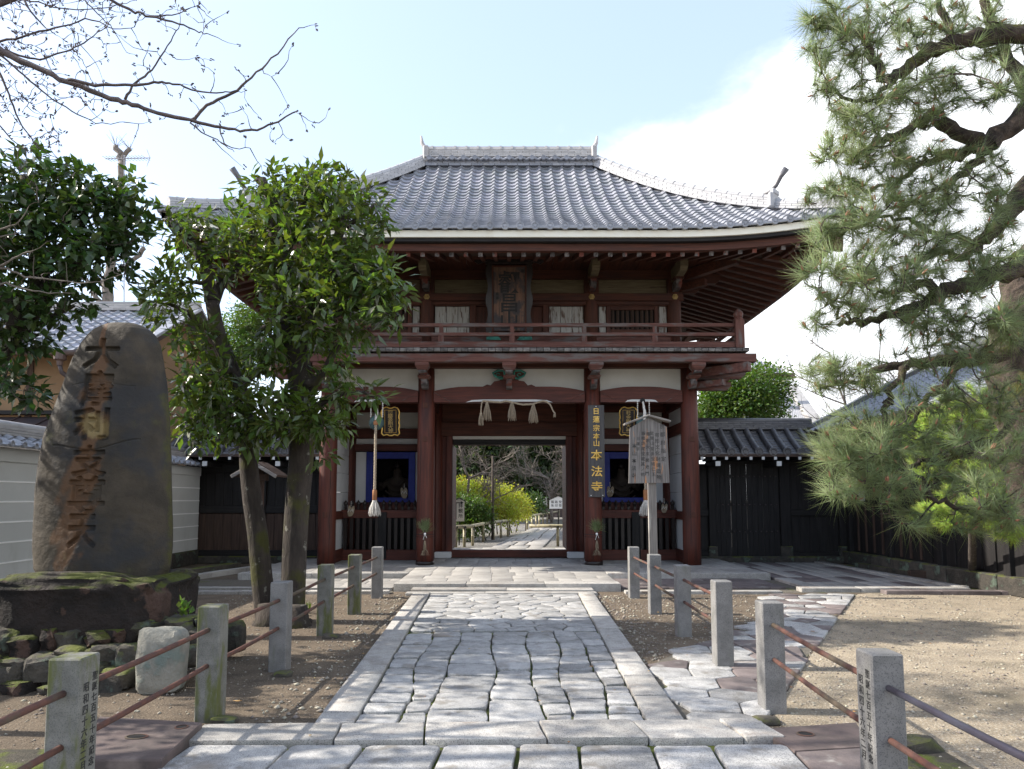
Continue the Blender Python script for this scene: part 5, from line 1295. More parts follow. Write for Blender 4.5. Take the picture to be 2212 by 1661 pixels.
def ridge_x(parent, x0, x1, y, z, w_, hts, m, cap=.08):
    zc_ = z
    for i, h in enumerate(hts):
        s = x0 - (.15 if i % 2 else 0)
        while s < x1:
            a, b = max(s, x0), min(s + .32, x1)
            if b - a > .04: MB().box(a + .002, b - .002, y - w_ / 2 * (1 - .08 * i), y + w_ / 2 * (1 - .08 * i), zc_, zc_ + h - .005, .004).build('ridge_tile', m, parent)
            s += .32
        zc_ += h
    mb = MB(); mb.tube([(x0, y, zc_ + cap * .2), (x1, y, zc_ + cap * .2)], cap, 10); mb.build('ridge_cap', m, parent, True)

# dark board walls with tiled roofs either side of the gate
for s in (-1, 1):
    xa, xb = (-8.3, -4.45) if s < 0 else (4.42, 7.7)
    lab = 'dark wooden side wall with tiled roof between the white wall and the gate' if s < 0 else 'dark wooden side gate with double door under a low tiled roof right of the gate'
    r = thing('side_wall' if s < 0 else 'side_gate', lab, 'wooden wall' if s < 0 else 'side gate', ((xa + xb) / 2, 17.9, 0))
    ye, ze, yr, zr_ = 17.0, zz(978, 17.0), 18.0, zz(925, 18.0)
    roll_roof(r, xa + (.05 if s < 0 else -.1), xb, ye, ze, yr, zr_, .325)
    roll_roof_b = MB(); roll_roof_b.add([(xa, yr, zr_), (xb, yr, zr_), (xb, 19.0, ze), (xa, 19.0, ze)], [(0, 1, 2, 3)]); roll_roof_b.build('back_slope', 'tiledark', r)
    ridge_x(r, xa, xb, 18.0, zr_ - .04, .30, [.055, .05, .05, .045], 'tiledark', .085)
    MB().box(xa, xb, 16.98, 17.06, ze - .10, ze - .03, .004).build('eave_board', 'brown_x', r)
    MB().add([(xa, 17.02, ze - .06), (xb, 17.02, ze - .06), (xb, 18.0, zr_ - .1), (xa, 18.0, zr_ - .1)], [(0, 1, 2, 3)]).build('soffit', 'dark_y', r)
    n = 11
    for i in range(n):
        x = xa + .2 + (xb - xa - .35) * i / (n - 1)
        MB().box(x - .035, x + .035, 16.95, 17.9, ze - .17, ze - .09, .004).build('rafter', 'dark_y', r); MB().box(x - .034, x + .034, 16.943, 16.951, ze - .168, ze - .098, 0).build('rafter_end', 'plaster', r)
    for i in ((2, 7) if s < 0 else (1, 6)):
        x = xa + .2 + (xb - xa - .35) * (i + .3) / (n - 1); MB().box(x - .06, x + .06, 16.96, 17.9, ze - .32, ze - .20, .006).build('bracket', 'dark_y', r); MB().box(x - .058, x + .058, 16.952, 16.961, ze - .318, ze - .205, 0).build('bracket_end', 'plaster', r)
    zt_ = ze + .1; yw = 17.9
    if s < 0:
        posts = (-7.95, -6.2, -4.55)
        for x in posts: MB().box(x - .10, x + .10, yw - .1, yw + .1, .05, zt_, .01).build('post', 'dark_z', r)
        for a, b in zip(posts, posts[1:]):
            MB().box(a + .1, b - .1, yw - .06, yw + .06, zz(1108, yw), zz(1092, yw), .006).build('rail', 'dark_x', r); MB().box(a + .1, b - .1, yw - .07, yw + .06, zz(1020, yw), zz(1003, yw), .006).build('rail', 'dark_x', r)
            k = 7; w_ = (b - a - .2) / k
            for j in range(k):
                MB().box(a + .1 + j * w_ + .003, a + .1 + (j + 1) * w_ - .003, yw - .02, yw + .02, zz(1092, yw), zz(1021, yw), .004).build('board', 'dark_z', r)
                MB().box(a + .1 + j * w_ + .003, a + .1 + (j + 1) * w_ - .003, yw - .02, yw + .02, .32, zz(1109, yw), .004).build('board', 'brown_z' if a < -6 else 'dark_z', r)
                MB().box(a + .1 + j * w_ + .003, a + .1 + (j + 1) * w_ - .003, yw - .02, yw + .02, zz(1002, yw), zt_, .004).build('board', 'dark_z', r)
        MB().box(xa + .1, xb, yw + .03, yw + .05, .2, zt_ + .1, 0).build('backing', 'dark_z', r)
        MB().box(xa + .1, xb, yw - .14, yw + .12, .18, .32, .01).build('sill', 'dark_x', r); MB().box(xa - .1, xb + .2, yw - .22, yw + .14, 0, .18, .02).build('footing', 'rockgrey', r)
    else:
        X = lambda px: xx(px, 1100, yw - .05)
        for x0, x1 in ((X(1530), X(1545)), (X(1684), X(1706)), (X(1810), X(1832))):
            o = MB().box(x0, x1, yw - .12, yw + .12, .05, zt_, .01).build('post', 'dark_z', r)
            MB().box(x0 - .02, x1 + .02, yw - .14, yw + .1, PZ - .1, .42, .012).build('stone_post_base', 'rockgrey', r)
        MB().box(X(1530), X(1832), yw - .10, yw + .08, zz(1002.5, yw), zz(984, yw), .008).build('lintel', 'dark_x', r); MB().box(X(1530), X(1832), yw - .06, yw + .06, zz(984, yw) + .001, zt_ + .1, .006).build('panel', 'dark_x', r)
        dx0, dx1 = X(1545), X(1684); k = 12; w_ = (dx1 - dx0) / k
        for j in range(k):
            gap = .010 if j in (3, 6, 9) else .002
            dpl = MB().box(dx0 + j * w_ + gap, dx0 + (j + 1) * w_ - .002, yw - .03, yw + .01, zz(1203, yw), zz(1002, yw), .003).build('door_plank', 'dark_z', r)
            for py in (1029, 1090, 1148): MB().lathe((dx0 + (j + .5) * w_, yw - .035, zz(py, yw)), [(.02, .005), (.018, -.01), (.004, -.02)], 6, 'y').build('door_stud', 'metalroof', dpl)
        for py in (1029, 1090, 1148): MB().box(dx0, dx1, yw + .012, yw + .05, zz(py + 4, yw), zz(py - 4, yw), .003).build('door_rail', 'dark_x', r)
        for (a, b) in ((X(1706), X(1810)), (4.42, X(1530))):
            k = max(2, int((b - a) / .24)); w_ = (b - a) / k
            for j in range(k):
                MB().box(a + j * w_ + .003, a + (j + 1) * w_ - .003, yw - .02, yw + .02, zz(1100, yw), zz(1002, yw), .003).build('board', 'dark_z', r); MB().box(a + j * w_ + .003, a + (j + 1) * w_ - .003, yw - .02, yw + .02, .28, zz(1114, yw), .003).build('board', 'dark_z', r)
            MB().box(a, b, yw - .08, yw + .04, zz(1114, yw), zz(1100, yw), .006).build('rail', 'dark_x', r)
            MB().box(a, b, yw - .08, yw + .06, .18, .28, .006).build('sill', 'dark_x', r)
        MB().box(4.42, 8.3, yw - .2, yw + .14, 0, .17, .02).build('footing', 'rockgrey', r)

# little roofed signpost in front of the left side wall
yl = 15.2; r = thing('roofed_signpost', 'slender wooden post with little curved shingle roof behind the leaning trunks', 'signpost', (xx(563, 1100, yl), yl, 0))
xp = xx(563, 1100, yl); MB().box(xp - .05, xp + .05, yl - .05, yl + .05, 0, zz(998, yl), .006).build('post', 'brown_z', r)
for s in (-1, 1):
    z0, z1_, z2 = zz(998, yl), zz(1014, yl), zz(1028, yl)
    prof = [(0, z0), (s * .22, z0 - .12), (s * .48, z1_ - .13), (s * .48, z1_ - .17), (s * .22, z0 - .17), (0, z0 - .05)]
    mb = MB(); mb.prism([(xp + a, b) for a, b in prof], yl - .45, yl + .35); fixn(mb.build('roof_board', 'brown_y', r))
    MB().beam((xp, yl - .47, z0 - .05), (xp + s * .47, yl - .47, z1_ - .17), .04, .07).build('bargeboard', 'grey_x', r)
MB().box(xp - .14, xp + .14, yl - .12, yl + .06, zz(1038, yl), zz(1024, yl), .006).build('sign_block', 'brown_x', r)

# white five-line wall on the left, running away along X = -7.7
def plaster_wall(X, y0, y1, lab, s=1, zt_=2.38, lines=(1035, 1060, 1085, 1110, 1135), name='plaster_wall'):
    r = thing(name, lab, 'wall', (X, (y0 + y1) / 2, 0)); 
    MB().box(X - .32, X, y0, y1, .35, zt_ - .22, 0).build('wall_face', 'wallplaster', r); MB().box(X - .34, X + .03, y0, y1 + .004, zt_ - .22, zt_, .01).build('cornice', 'wallplaster', r)
    k = 9; 
    for i in range(k):
        a = y0 + (y1 - y0) * i / k; MB().box(X - .36, X + .04, a + .005, a + (y1 - y0) / k - .005, 0, .34, .02).build('foundation_stone', 'rockgrey', r)
    for z in lines: MB().box(X - .001, X + .008, y0, y1, z - .012, z + .012, .002).build('white_line', 'wallline', r)
    n = int((y1 - y0) / .27); L_ = .42
    tv, tf = tile_shape(.27, L_ / 2 * 1.15, .03, .03); 
    tme = npmesh('coping_tile', tv, tf, 'tile', True); tme.set_sharp_from_angle(angle=R(50))
    for side in (1, -1):
        ex = Vector((0, 1 if side > 0 else -1, 0)); ey = Vector((-side * .36, 0, .19)).normalized(); ez = ex.cross(ey)
        A = Matrix((ex, ey, ez)).transposed().to_4x4()
        for i in range(n):
            for j in range(2):
                y = y0 + (i + .5) * .27; A2 = A.copy(); A2.translation = Vector((X - .17 + side * .40, y, zt_ + .02)) + ey * (L_ / 2 * j); link('coping_tile', tme, r, A2)
        mb = MB()
    eme_ = MB(); eme_.lathe((0, 0, 0), [(.05, -.02), (.05, .02), (.035, .02), (.03, .01), (.001, .01)], 10, 'x'); em = eme_.mesh('tile', False, 'disc_tile')
    for i in range(n): link('disc_tile', em, r, Matrix.Translation((X + .24, y0 + (i + .22) * .27, zt_ + .045)))
    for i in range(3):
        MB().box(X - .17 - .13 + .01 * i, X - .17 + .13 - .01 * i, y0, y1, zt_ + .2 + .045 * i, zt_ + .24 + .045 * i, .005).build('ridge_course', 'ridge', r)
    mb = MB(); mb.tube([(X - .17, y0, zt_ + .35), (X - .17, y1, zt_ + .35)], .09, 10); mb.build('ridge_cap', 'ridge', r, True)
    return r
plaster_wall(-7.72, 3.0, 17.7, 'long white plaster wall with raised lines and tile coping on the left', lines=(.62, .93, 1.24, 1.55, 1.86))

# ochre house behind the white wall
hs = thing('house', 'ochre house with grey tiled roof, gutter and downpipe behind the white wall', 'house', (-14, 19, 0))
Xg = -8.7; zr_, ze, yr, ye = 6.72, zz(757, 15.8), 19.0, 15.8
nc = 42; L_ = math.hypot(yr - ye, zr_ - ze)
tile_field('roof_tiles', hs, (Xg + .2 - nc * .27, ye, ze), (1, 0, 0), (0, yr - ye, zr_ - ze), nc, 14, .27, L_ / 14, 'tile_s')
MB().add([(Xg - nc * .27, 19.0, zr_), (Xg + .2, 19.0, zr_), (Xg + .2, 22.2, ze), (Xg - nc * .27, 22.2, ze)], [(0, 1, 2, 3)]).build('back_slope', 'tile_s', hs)
ridge_x(hs, Xg - 11, Xg + .25, yr, zr_ - .02, .30, [.06, .055, .05], 'ridge', .09)
MB().box(-20.5, Xg - .25, 16.55, 21.6, 0, ze + .25, 0).build('wall', 'ochre', hs)
mb = MB(); mb.prism([(16.55, ze + .2), (19.0, zr_ - .12), (21.6, ze + .2)], Xg - .30, Xg - .245, 'yz'); fixn(mb.build('gable_wall', 'ochre', hs))
for a, b in (((Xg + .12, ye - .05, ze - .10), (Xg + .12, yr, zr_ - .10)), ((Xg + .12, yr, zr_ - .10), (Xg + .12, 22.25, ze - .10))): MB().beam(a, b, .06, .22, .01).build('bargeboard', 'brown_y', hs)
for a, b in (((Xg + .16, ye - .05, ze + .04), (Xg + .16, yr, zr_ + .04)), ((Xg + .16, yr, zr_ + .04), (Xg + .16, 22.25, ze + .04))): MB().beam(a, b, .30, .07, .01).build('verge_tile', 'tile', hs)
for y in (16.9, 19.0, 21.2):
    MB().beam((Xg - .8, y, ze + (zr_ - ze) * (1 - abs(y - 19) / 3.2) - .22), (Xg + .1, y, ze + (zr_ - ze) * (1 - abs(y - 19) / 3.2) - .22), .12, .14).build('purlin_end', 'brown_x', hs)
for x in (-9.05, -11.3, -13.6, -15.9): MB().box(x - .07, x + .07, 16.50, 16.56, 0, ze - .1, .005).build('wall_post', 'brown_z', hs)
MB().add([(-20.5, ye + .03, ze - .05), (Xg + .1, ye + .03, ze - .05), (Xg + .1, 16.6, ze + .1), (-20.5, 16.6, ze + .1)], [(0, 1, 2, 3)]).build('soffit', 'brown_y', hs)
mb = MB(); mb.tube([(-20.5, ye - .05, ze - .06), (Xg + .1, ye - .05, ze - .06)], .065, 8); mb.build('gutter', 'gutter', hs, True)
xg = xx(130, 770, ye - .05)
MB().lathe((xg, ye - .05, ze - .35), [(.06, 0), (.07, .10), (.13, .13), (.13, .28)], 10).build('rainwater_head', 'gutter', hs)
mb = MB(); mb.tube([(xg, ye - .05, ze - .34), (xg + .02, ye, ze - .5), (xg + .35, 16.3, ze - .85), (xg + .42, 16.47, ze - 1.0), (xg + .42, 16.47, .4)], .05, 8); mb.build('downpipe', 'metalroof', hs, True)
zl_ = zz(895, 16.4)
MB().box(-20.5, Xg - .2, 16.35, 16.56, zl_, zl_ + .09, .005).build('window_head', 'dark_x', hs)
mb = MB(); mb.add([(-20.5, 15.6, zl_ - .45), (Xg - .2, 15.6, zl_ - .45), (Xg - .2, 16.5, zl_ - .05), (-20.5, 16.5, zl_ - .05)], [(0, 1, 2, 3)]); mb.build('lower_roof', 'metalroof', hs)
for i in range(14): x = -9.2 - i * .75; MB().beam((x, 15.6, zl_ - .43), (x, 16.5, zl_ - .03), .03, .03, .003).build('roof_seam', 'metalroof', hs)

# television aerial on the house
r = thing('tv_aerial', 'thin grey television aerial on a mast behind the left house', 'aerial', (xx(268, 400, 24), 24, 6))
Ya = 24; MB().tube([P(268, 700, Ya), P(268, 335, Ya)], .02, 5).build('mast', 'antenna', r)
a, b = P(228, 343, Ya), P(325, 341, Ya); MB().tube([a, b], .018, 5).build('boom', 'antenna', r)
for i in range(13): p = a.lerp(b, (i + .5) / 14); MB().tube([p + Vector((0, -.3, -.05)), p + Vector((0, .3, .05))], .009, 4).build('element', 'antenna', r)
for s in (-1, 1): MB().tube([P(324, 341, Ya), P(317, 341 + s * 18, Ya)], .014, 4).build('reflector', 'antenna', r)

# building on the right: gable, tiled roof and dark boarded wall running towards the camera
rb = thing('side_building', 'dark boarded building with tiled roof behind the pine on the right', 'building', (10, 14, 0))
Xw = 8.45; ye_, ze_ = 7.55, 3.28
ncols_ = 26; L_ = math.hypot(3.0, 1.55)
tile_field('roof_tiles', rb, (ye_, 17.95, ze_), (0, -1, 0), (3.0, 0, 1.55), ncols_, 12, .27, L_ / 12, 'tile_s')
mb = MB(); mb.add([(10.55, 18, ze_ + 1.55), (10.55, 11, ze_ + 1.55), (13.5, 11, ze_), (13.5, 18, ze_)], [(0, 1, 2, 3)]); mb.build('back_slope', 'tile_s', rb)
for a, b in (((ye_, 18.0, ze_ + .05), (10.55, 18.0, ze_ + 1.62)),): MB().beam(a, b, .30, .16, .01).build('verge_tile', 'tiledark', rb)
MB().beam((ye_ + .1, 17.9, ze_ - .10), (10.5, 17.9, ze_ + 1.4), .06, .25, .01).build('bargeboard', 'brown_x', rb)
mb = MB(); mb.tube([(10.55, 18.1, ze_ + 1.75), (10.55, 10.9, ze_ + 1.75)], .16, 8); mb.build('ridge_cap', 'tiledark', rb, True)
mb = MB(); mb.prism([(8.45, ze_ + .2), (10.5, ze_ + 1.4), (12.6, ze_ + .3), (12.6, 0), (8.45, 0)], 17.75, 17.8); fixn(mb.build('end_wall', 'dark_z', rb))
MB().box(7.5, 7.58, 10.9, 17.9, ze_ - .13, ze_ - .03, .005).build('eave_board', 'brown_y', rb)
mb = MB(); mb.add([(7.56, 10.95, ze_ - .05), (7.56, 17.9, ze_ - .05), (8.6, 17.9, ze_ + .35), (8.6, 10.95, ze_ + .35)], [(0, 1, 2, 3)]); mb.build('soffit', 'dark_x', rb)
MB().box(Xw, Xw + .1, 8.0, 17.75, .3, 3.55, 0).build('wall', 'dark_z', rb)
for i in range(26):
    y = 17.6 - i * .37; MB().box(Xw - .035, Xw, y - .03, y + .03, .35, 1.45, .004).build('batten', 'brown_z' if i < 9 else 'dark_z', rb)
    if i % 5 == 0: MB().box(Xw - .09, Xw + .02, y - .08, y + .08, .3, 3.5, .008).build('post', 'dark_z', rb)
for z in (1.5, 2.35): MB().box(Xw - .05, Xw - .001, 8.0, 17.6, z - .05, z + .05, .005).build('rail', 'dark_y', rb)
for i in range(12): y = 14.6 - i * .13; MB().box(Xw - .04, Xw - .002, y - .025, y + .025, 1.56, 2.3, .003).build('window_bar', 'brown_z', rb)
MB().box(Xw - .03, Xw - .001, 16.9, 17.35, 1.55, 2.30, 0).build('plaster_panel', 'plaster', rb)
for i in range(7): a = 8.0 + i * 1.4; MB().box(Xw - .18, Xw + .15, a + .01, a + 1.38, 0, .31, .02).build('foundation_stone', 'rockgrey', rb)
# a stay post and ground block in front of it
p = G(2036, 1250); r = thing('stay_post', 'short brown wooden post with ground block by the right building', 'post', (p.x, p.y, 0))
MB().box(p.x - .07, p.x + .07, p.y - .07, p.y + .07, 0, 1.75, .01).build('upright', 'brown_z', r); MB().beam((p.x - .7, p.y - .05, .09), (p.x + .75, p.y - .3, .09), .16, .16, .01).build('ground_beam', 'brown_x', r)

# big pale roof far right behind the side gate
r = thing('hall_roof', 'large pale tiled hall roof rising far behind the side gate', 'hall', (15, 34, 0))
A_ = P(1585, 800, 34); B_ = P(1750, 925, 34)
def rib_plane(name, a, b, c, d, n, m='hipridge'):
    a, b, c, d = map(Vector, (a, b, c, d)); mb = MB()
    nrm = (b - a).cross(d - a).normalized(); mb.add([a, b, c, d], [(0, 1, 2, 3)])
    for i in range(n):
        t = (i + .5) / n; mb.tube([a.lerp(b, t) + nrm * .02, d.lerp(c, t) + nrm * .02], .10, 6)
    return mb.build(name, m, r, kind='stuff')
rib_plane('upper_roof', P(1590, 815, 32), P(1712, 880, 32), P(1690, 800, 36), P(1560, 752, 36), 16)
rib_plane('lower_roof', P(1655, 930, 30), P(1775, 935, 30), P(1712, 836, 34), P(1690, 822, 34), 22)
MB().beam(P(1708, 838, 33.5), P(1772, 930, 29.8), .5, .4, .02).build('hip_ridge', 'ridge', r); MB().beam(P(1585, 812, 31.8), P(1715, 812, 31.8), .25, .25).build('eave_board', 'brown_x', r)
MB().box(13.0, 26, 33, 36, 0, 5.2).build('wall', 'dark_x', r)
# ================================================================ STONE MONUMENT
YS = 7.0
def stele():
    r = thing('stone_monument', 'tall dark rounded stone monument carved with large characters and rust stains', 'stone monument', (xx(228, 1245, YS), YS, .86))
    LE = [(700, 262), (703, 235), (708, 222), (716, 208), (727, 197), (745, 184), (770, 170), (795, 160), (830, 147), (900, 120), (950, 103), (1000, 93), (1060, 84), (1120, 80), (1180, 78), (1225, 82), (1245, 92), (1262, 110)]
    RE = [(700, 276), (703, 305), (708, 316), (716, 328), (727, 337), (745, 345), (770, 350), (795, 354), (830, 359), (900, 364), (950, 366), (1000, 369), (1060, 371), (1120, 373), (1180, 372), (1225, 367), (1245, 360), (1262, 345)]
    yt, yb_ = 700, 1262
    nF, nB, nRw = 300, 40, 520
    ys = yt + (yb_ - yt) * (np.linspace(0, 1, nRw) ** 1.05)
    xl = np.interp(ys, [a for a, _ in LE], [b for _, b in LE]); xr = np.interp(ys, [a for a, _ in RE], [b for _, b in RE])
    # ground plane coordinates at depth YS
    X_ = lambda px, py: (px - CX) / FOC * YS / (ct - (CY - py) / FOC * st); Z_ = np.array([zz(float(y), YS) for y in ys])
    Xl = X_(xl, ys); Xr = X_(xr, ys); xc = (Xl + Xr) / 2; hw = (Xr - Xl) / 2
    TH = .30; th = TH * np.clip(hw / .55, .08, 1) ** .7
    # carve mask in (X,Z)
    res = .004; x0, z0 = Xl.min() - .05, Z_.min() - .05; W_ = int((Xr.max() - x0 + .1) / res); H_ = int((Z_.max() - z0 + .1) / res); mask = np.zeros((H_, W_), np.float32)
    def raster(ch, cx, cz, w_, h_):
        if ch not in GL: return
        v, f = GL[ch]; m2 = v[:, 2] > .4; sx = v[:, 0].max() - v[:, 0].min(); sy = v[:, 1].max() - v[:, 1].min(); 
        P2 = np.stack([cx + v[:, 0] / sx * w_, cz + v[:, 1] / sy * h_], 1)
        for fc in f:
            if not all(m2[i] for i in fc): continue
            pl = P2[list(fc)]; 
            for k in range(1, len(pl) - 1):
                a, b, c = pl[0], pl[k], pl[k + 1]; i0 = int((min(a[0], b[0], c[0]) - x0) / res); i1 = int((max(a[0], b[0], c[0]) - x0) / res) + 2; j0 = int((min(a[1], b[1], c[1]) - z0) / res); j1 = int((max(a[1], b[1], c[1]) - z0) / res) + 2
                gx, gz = np.meshgrid(x0 + (np.arange(i0, i1) + .5) * res, z0 + (np.arange(j0, j1) + .5) * res)
                d = (b[0] - a[0]) * (c[1] - a[1]) - (c[0] - a[0]) * (b[1] - a[1])
                if abs(d) < 1e-9: continue
                u = ((gx - a[0]) * (c[1] - a[1]) - (c[0] - a[0]) * (gz - a[1])) / d; w2 = ((b[0] - a[0]) * (gz - a[1]) - (gx - a[0]) * (b[1] - a[1])) / d
                ins = (u >= -.02) & (w2 >= -.02) & (u + w2 <= 1.02); sub = mask[j0:j1, i0:i1]; sub[ins[:sub.shape[0], :sub.shape[1]]] = 1
    for ch, (px0, px1, py0, py1) in zip('大摩利支尊天', ((212, 286, 742, 805), (212, 278, 812, 885), (196, 272, 890, 955), (193, 265, 968, 1030), (186, 262, 1030, 1108), (185, 246, 1110, 1178))):
        a, b = P(px0, py1, YS), P(px1, py0, YS); raster(ch, (a.x + b.x) / 2, (a.z + b.z) / 2, b.x - a.x, b.z - a.z)
    def blur(m, n):
        for _ in range(n):
            m = (m + np.roll(m, 1, 0) + np.roll(m, -1, 0) + np.roll(m, 1, 1) + np.roll(m, -1, 1)) / 5
        return m
    core = mask.copy()
    for _ in range(1): core = np.maximum.reduce([core, np.roll(core, 1, 0), np.roll(core, -1, 0), np.roll(core, 1, 1), np.roll(core, -1, 1)])
    carve = blur(core, 2)
    V = []; stain = []
    fr = np.linspace(-1, 1, nF); thF = None
    ang_b = np.linspace(0, math.pi, nB + 2)[1:-1]
    for i in range(nRw):
        # front: x across, y bulging; back: half ellipse
        s = np.sign(fr) * np.abs(fr) ** .9; X = xc[i] + hw[i] * s; Yf = YS - th[i] * np.clip(1 - np.abs(s) ** 3.2, 0, 1) ** .5
        Zr = np.full(nF, Z_[i])
        ix = np.clip(((X - x0) / res).astype(int), 0, W_ - 1); iz = min(max(int((Z_[i] - z0) / res), 0), H_ - 1)
        cv = carve[iz, ix]; pxs = CX + X * FOC / YS * (ct - (CY - ys[i]) / FOC * st)
        crack = np.exp(-((ys[i] - (970 + 8 * np.sin(pxs / 30) - (pxs - 200) * .07)) / 1.4) ** 2) * ((pxs > 150) & (pxs < 330)) * .010 + np.exp(-((ys[i] - (838 + 4 * np.sin(pxs / 22))) / 1.1) ** 2) * ((pxs > 190) & (pxs < 320)) * .006
        Yf = Yf + cv * .045 + crack
        Xb = xc[i] + hw[i] * np.cos(ang_b); Yb = YS + th[i] * .8 * np.sin(ang_b)
        V.append(np.stack([np.concatenate([X, Xb]), np.concatenate([Yf, Yb]), np.full(nF + nB, Z_[i])], 1))
        y = ys[i]
        cx1 = np.interp(y, [780, 860, 900, 950, 960, 1000, 1080, 1150, 1200, 1240], [248, 245, 238, 232, 226, 220, 205, 190, 178, 165]); w1 = np.interp(y, [775, 800, 860, 930, 955, 965, 1000, 1080, 1160, 1215, 1240], [8, 32, 42, 56, 48, 30, 62, 66, 62, 38, 8])
        w1 = w1 * (1 + .12 * math.sin(y / 9) + .1 * math.sin(y / 23 + 1)); rust = np.clip(1.5 - np.abs(pxs - cx1) / max(w1, 1) * 1.5 + .25 * np.sin(pxs / 7 + y / 11), 0, 1) * .85
        pale = np.exp(-((pxs - 238) / 34) ** 2 - ((y - 925) / 30) ** 2) * 1.0 + .4 * np.exp(-((pxs - 180) / 14) ** 2 - ((y - 1195) / 22) ** 2); pale = np.clip(pale * 1.4, 0, 1)
        moss = np.clip(1 - (xr[i] - pxs) / (14 + 8 * math.sin(y / 31)), 0, 1) * (.55 if y > 850 else .2) + np.clip(1 - (pxs - xl[i]) / 10, 0, 1) * (.6 if 830 < y < 1010 else .2)
        front = np.stack([rust, pale, np.clip(moss, 0, 1), np.ones(nF)], 1); stain.append(np.concatenate([front, np.tile([0, 0, .3, 1], (nB, 1))]))
    V = np.concatenate(V); col = np.concatenate(stain)
    for k in range(len(V)):                  # broad unevenness of the boulder
        if k % (nF + nB) >= nF or True:
            pass
    nx = np.sin(V[:, 0] * 5.1 + V[:, 2] * 1.7) * np.sin(V[:, 2] * 3.3 + V[:, 0] * 2) * .012 + np.sin(V[:, 0] * 13 + V[:, 2] * 7) * np.sin(V[:, 2] * 11 - V[:, 0] * 6) * .003 + np.sin(V[:, 0] * 37 + V[:, 2] * 19 + np.sin(V[:, 2] * 9) * 3) * np.sin(V[:, 2] * 31 - V[:, 0] * 23) * .0012
    V[:, 1] -= nx; n = nF + nB
    idx = np.arange(nRw * n).reshape(nRw, n); a = idx[:-1]; b = idx[1:]
    F = np.stack([a, np.roll(a, -1, 1), np.roll(b, -1, 1), b], -1).reshape(-1, 4)[:, ::-1]
    me = npmesh('carved_stone', V, F, 'stele', True)
    ca = me.color_attributes.new('stain', 'FLOAT_COLOR', 'POINT'); ca.data.foreach_set('color', col.astype(np.float32).ravel())
    link('carved_stone', me, r); return r
stele()
base = rocklump('base_rock', (-3.97, 6.85, .55), (.80, .56, .36), 5, None, 'rock', 5, .13, .38)
tag(base, 'massive dark mossy boulder carrying the carved monument', 'rock')
mound = thing('stone_mound', 'low mossy mound of stacked rocks under the monument boulder', 'rock mound', (-3.9, 6.8, 0))
mb = MB(); mb.lathe((-4.3, 7.3, 0), [(1.15, 0), (1.0, .25), (.5, .30), (.01, .30)], 20); o = mb.build('soil', 'dirt', mound)
random.seed(21)
for (px, py, w_, h_) in ((28, 1330, 60, 50), (22, 1385, 55, 50), (70, 1395, 46, 45), (35, 1450, 70, 50), (110, 1440, 60, 50), (135, 1375, 34, 44), (175, 1375, 48, 38), (225, 1372, 50, 30), (270, 1368, 44, 30), (175, 1418, 60, 40), (240, 1410, 70, 40), (290, 1410, 40, 40), (190, 1460, 70, 46), (262, 1462, 60, 42), (310, 1350, 60, 24), (395, 1345, 50, 24), (430, 1375, 40, 36), (455, 1340, 34, 26), (-20, 1440, 60, 60), (60, 1480, 50, 26), (150, 1485, 60, 22), (420, 1410, 44, 40)):
    Y = 6.55 - (py - 1340) / 150 * .45 + random.uniform(-.04, .04); p = P(px, py, Y); s = Y / FOC
    rocklump('stone', p, (w_ * s * .62, .20, h_ * s * .62), random.random() * 50, mound, 'rockgrey' if random.random() > .35 else 'rock', 3, .26, .5, random.uniform(-.3, .3))
def upright(px0, px1, py0, py1, Y, lab, seed, m='rockgrey'):
    a, b = P(px0, py1, Y), P(px1, py0, Y); o = rocklump('standing_stone', ((a.x + b.x) / 2, Y, (a.z + b.z) / 2), ((b.x - a.x) * .5, .13, (b.z - a.z) * .52), seed, None, m, 3, .13, .45); return tag(o, lab, 'stone')
mat('rockpale', (.30, .29, .25), (.19, .185, .16), scale=5, rough=.9, bump=.9, bscale=16, bdist=.03, c3=(.16, .20, .18), pscale=4, plo=.5, phi=.65)
upright(303, 402, 1355, 1492, 6.05, 'pale upright slab of rock leaning at the right end of the mound', 3, 'rockpale')
upright(486, 528, 1345, 1408, 7.3, 'small grey upright stone beside the leaning tree roots', 8)
upright(640, 672, 1338, 1372, 9.2, 'mossy brown stone at the foot of the right leaning trunk', 12, 'rock')

# ================================================================ VEGETATION
def trace(pts, Y, jit=0.0):
    """pixel polyline (x, y[, Y]) -> 3-D points"""
    return [P(p[0], p[1], (p[2] if len(p) > 2 else Y)) for p in pts]
def smooth_line(pts, k=3):
    out = []
    n = len(pts)
    for i in range(n - 1):
        p0, p1, p2, p3 = pts[max(i - 1, 0)], pts[i], pts[i + 1], pts[min(i + 2, n - 1)]
        for j in range(k):
            t = j / k; out.append(.5 * ((2 * p1) + (p2 - p0) * t + (2 * p0 - 5 * p1 + 4 * p2 - p3) * t * t + (3 * p1 - p0 - 3 * p2 + p3) * t ** 3))
    out.append(pts[-1]); return out
def limb(mb, pts, r0, r1, n=8, k=3, wob=.0):
    l = smooth_line(pts, k); m = len(l)
    if wob: l = [p + Vector((random.gauss(0, wob), random.gauss(0, wob), random.gauss(0, wob))) if 0 < i < m - 1 else p for i, p in enumerate(l)]
    rad = [(r0 + (r1 - r0) * i / (m - 1)) * (1 + random.uniform(-.08, .08) * (wob > 0)) for i in range(m)]; mb.tube(l, rad, n); return l
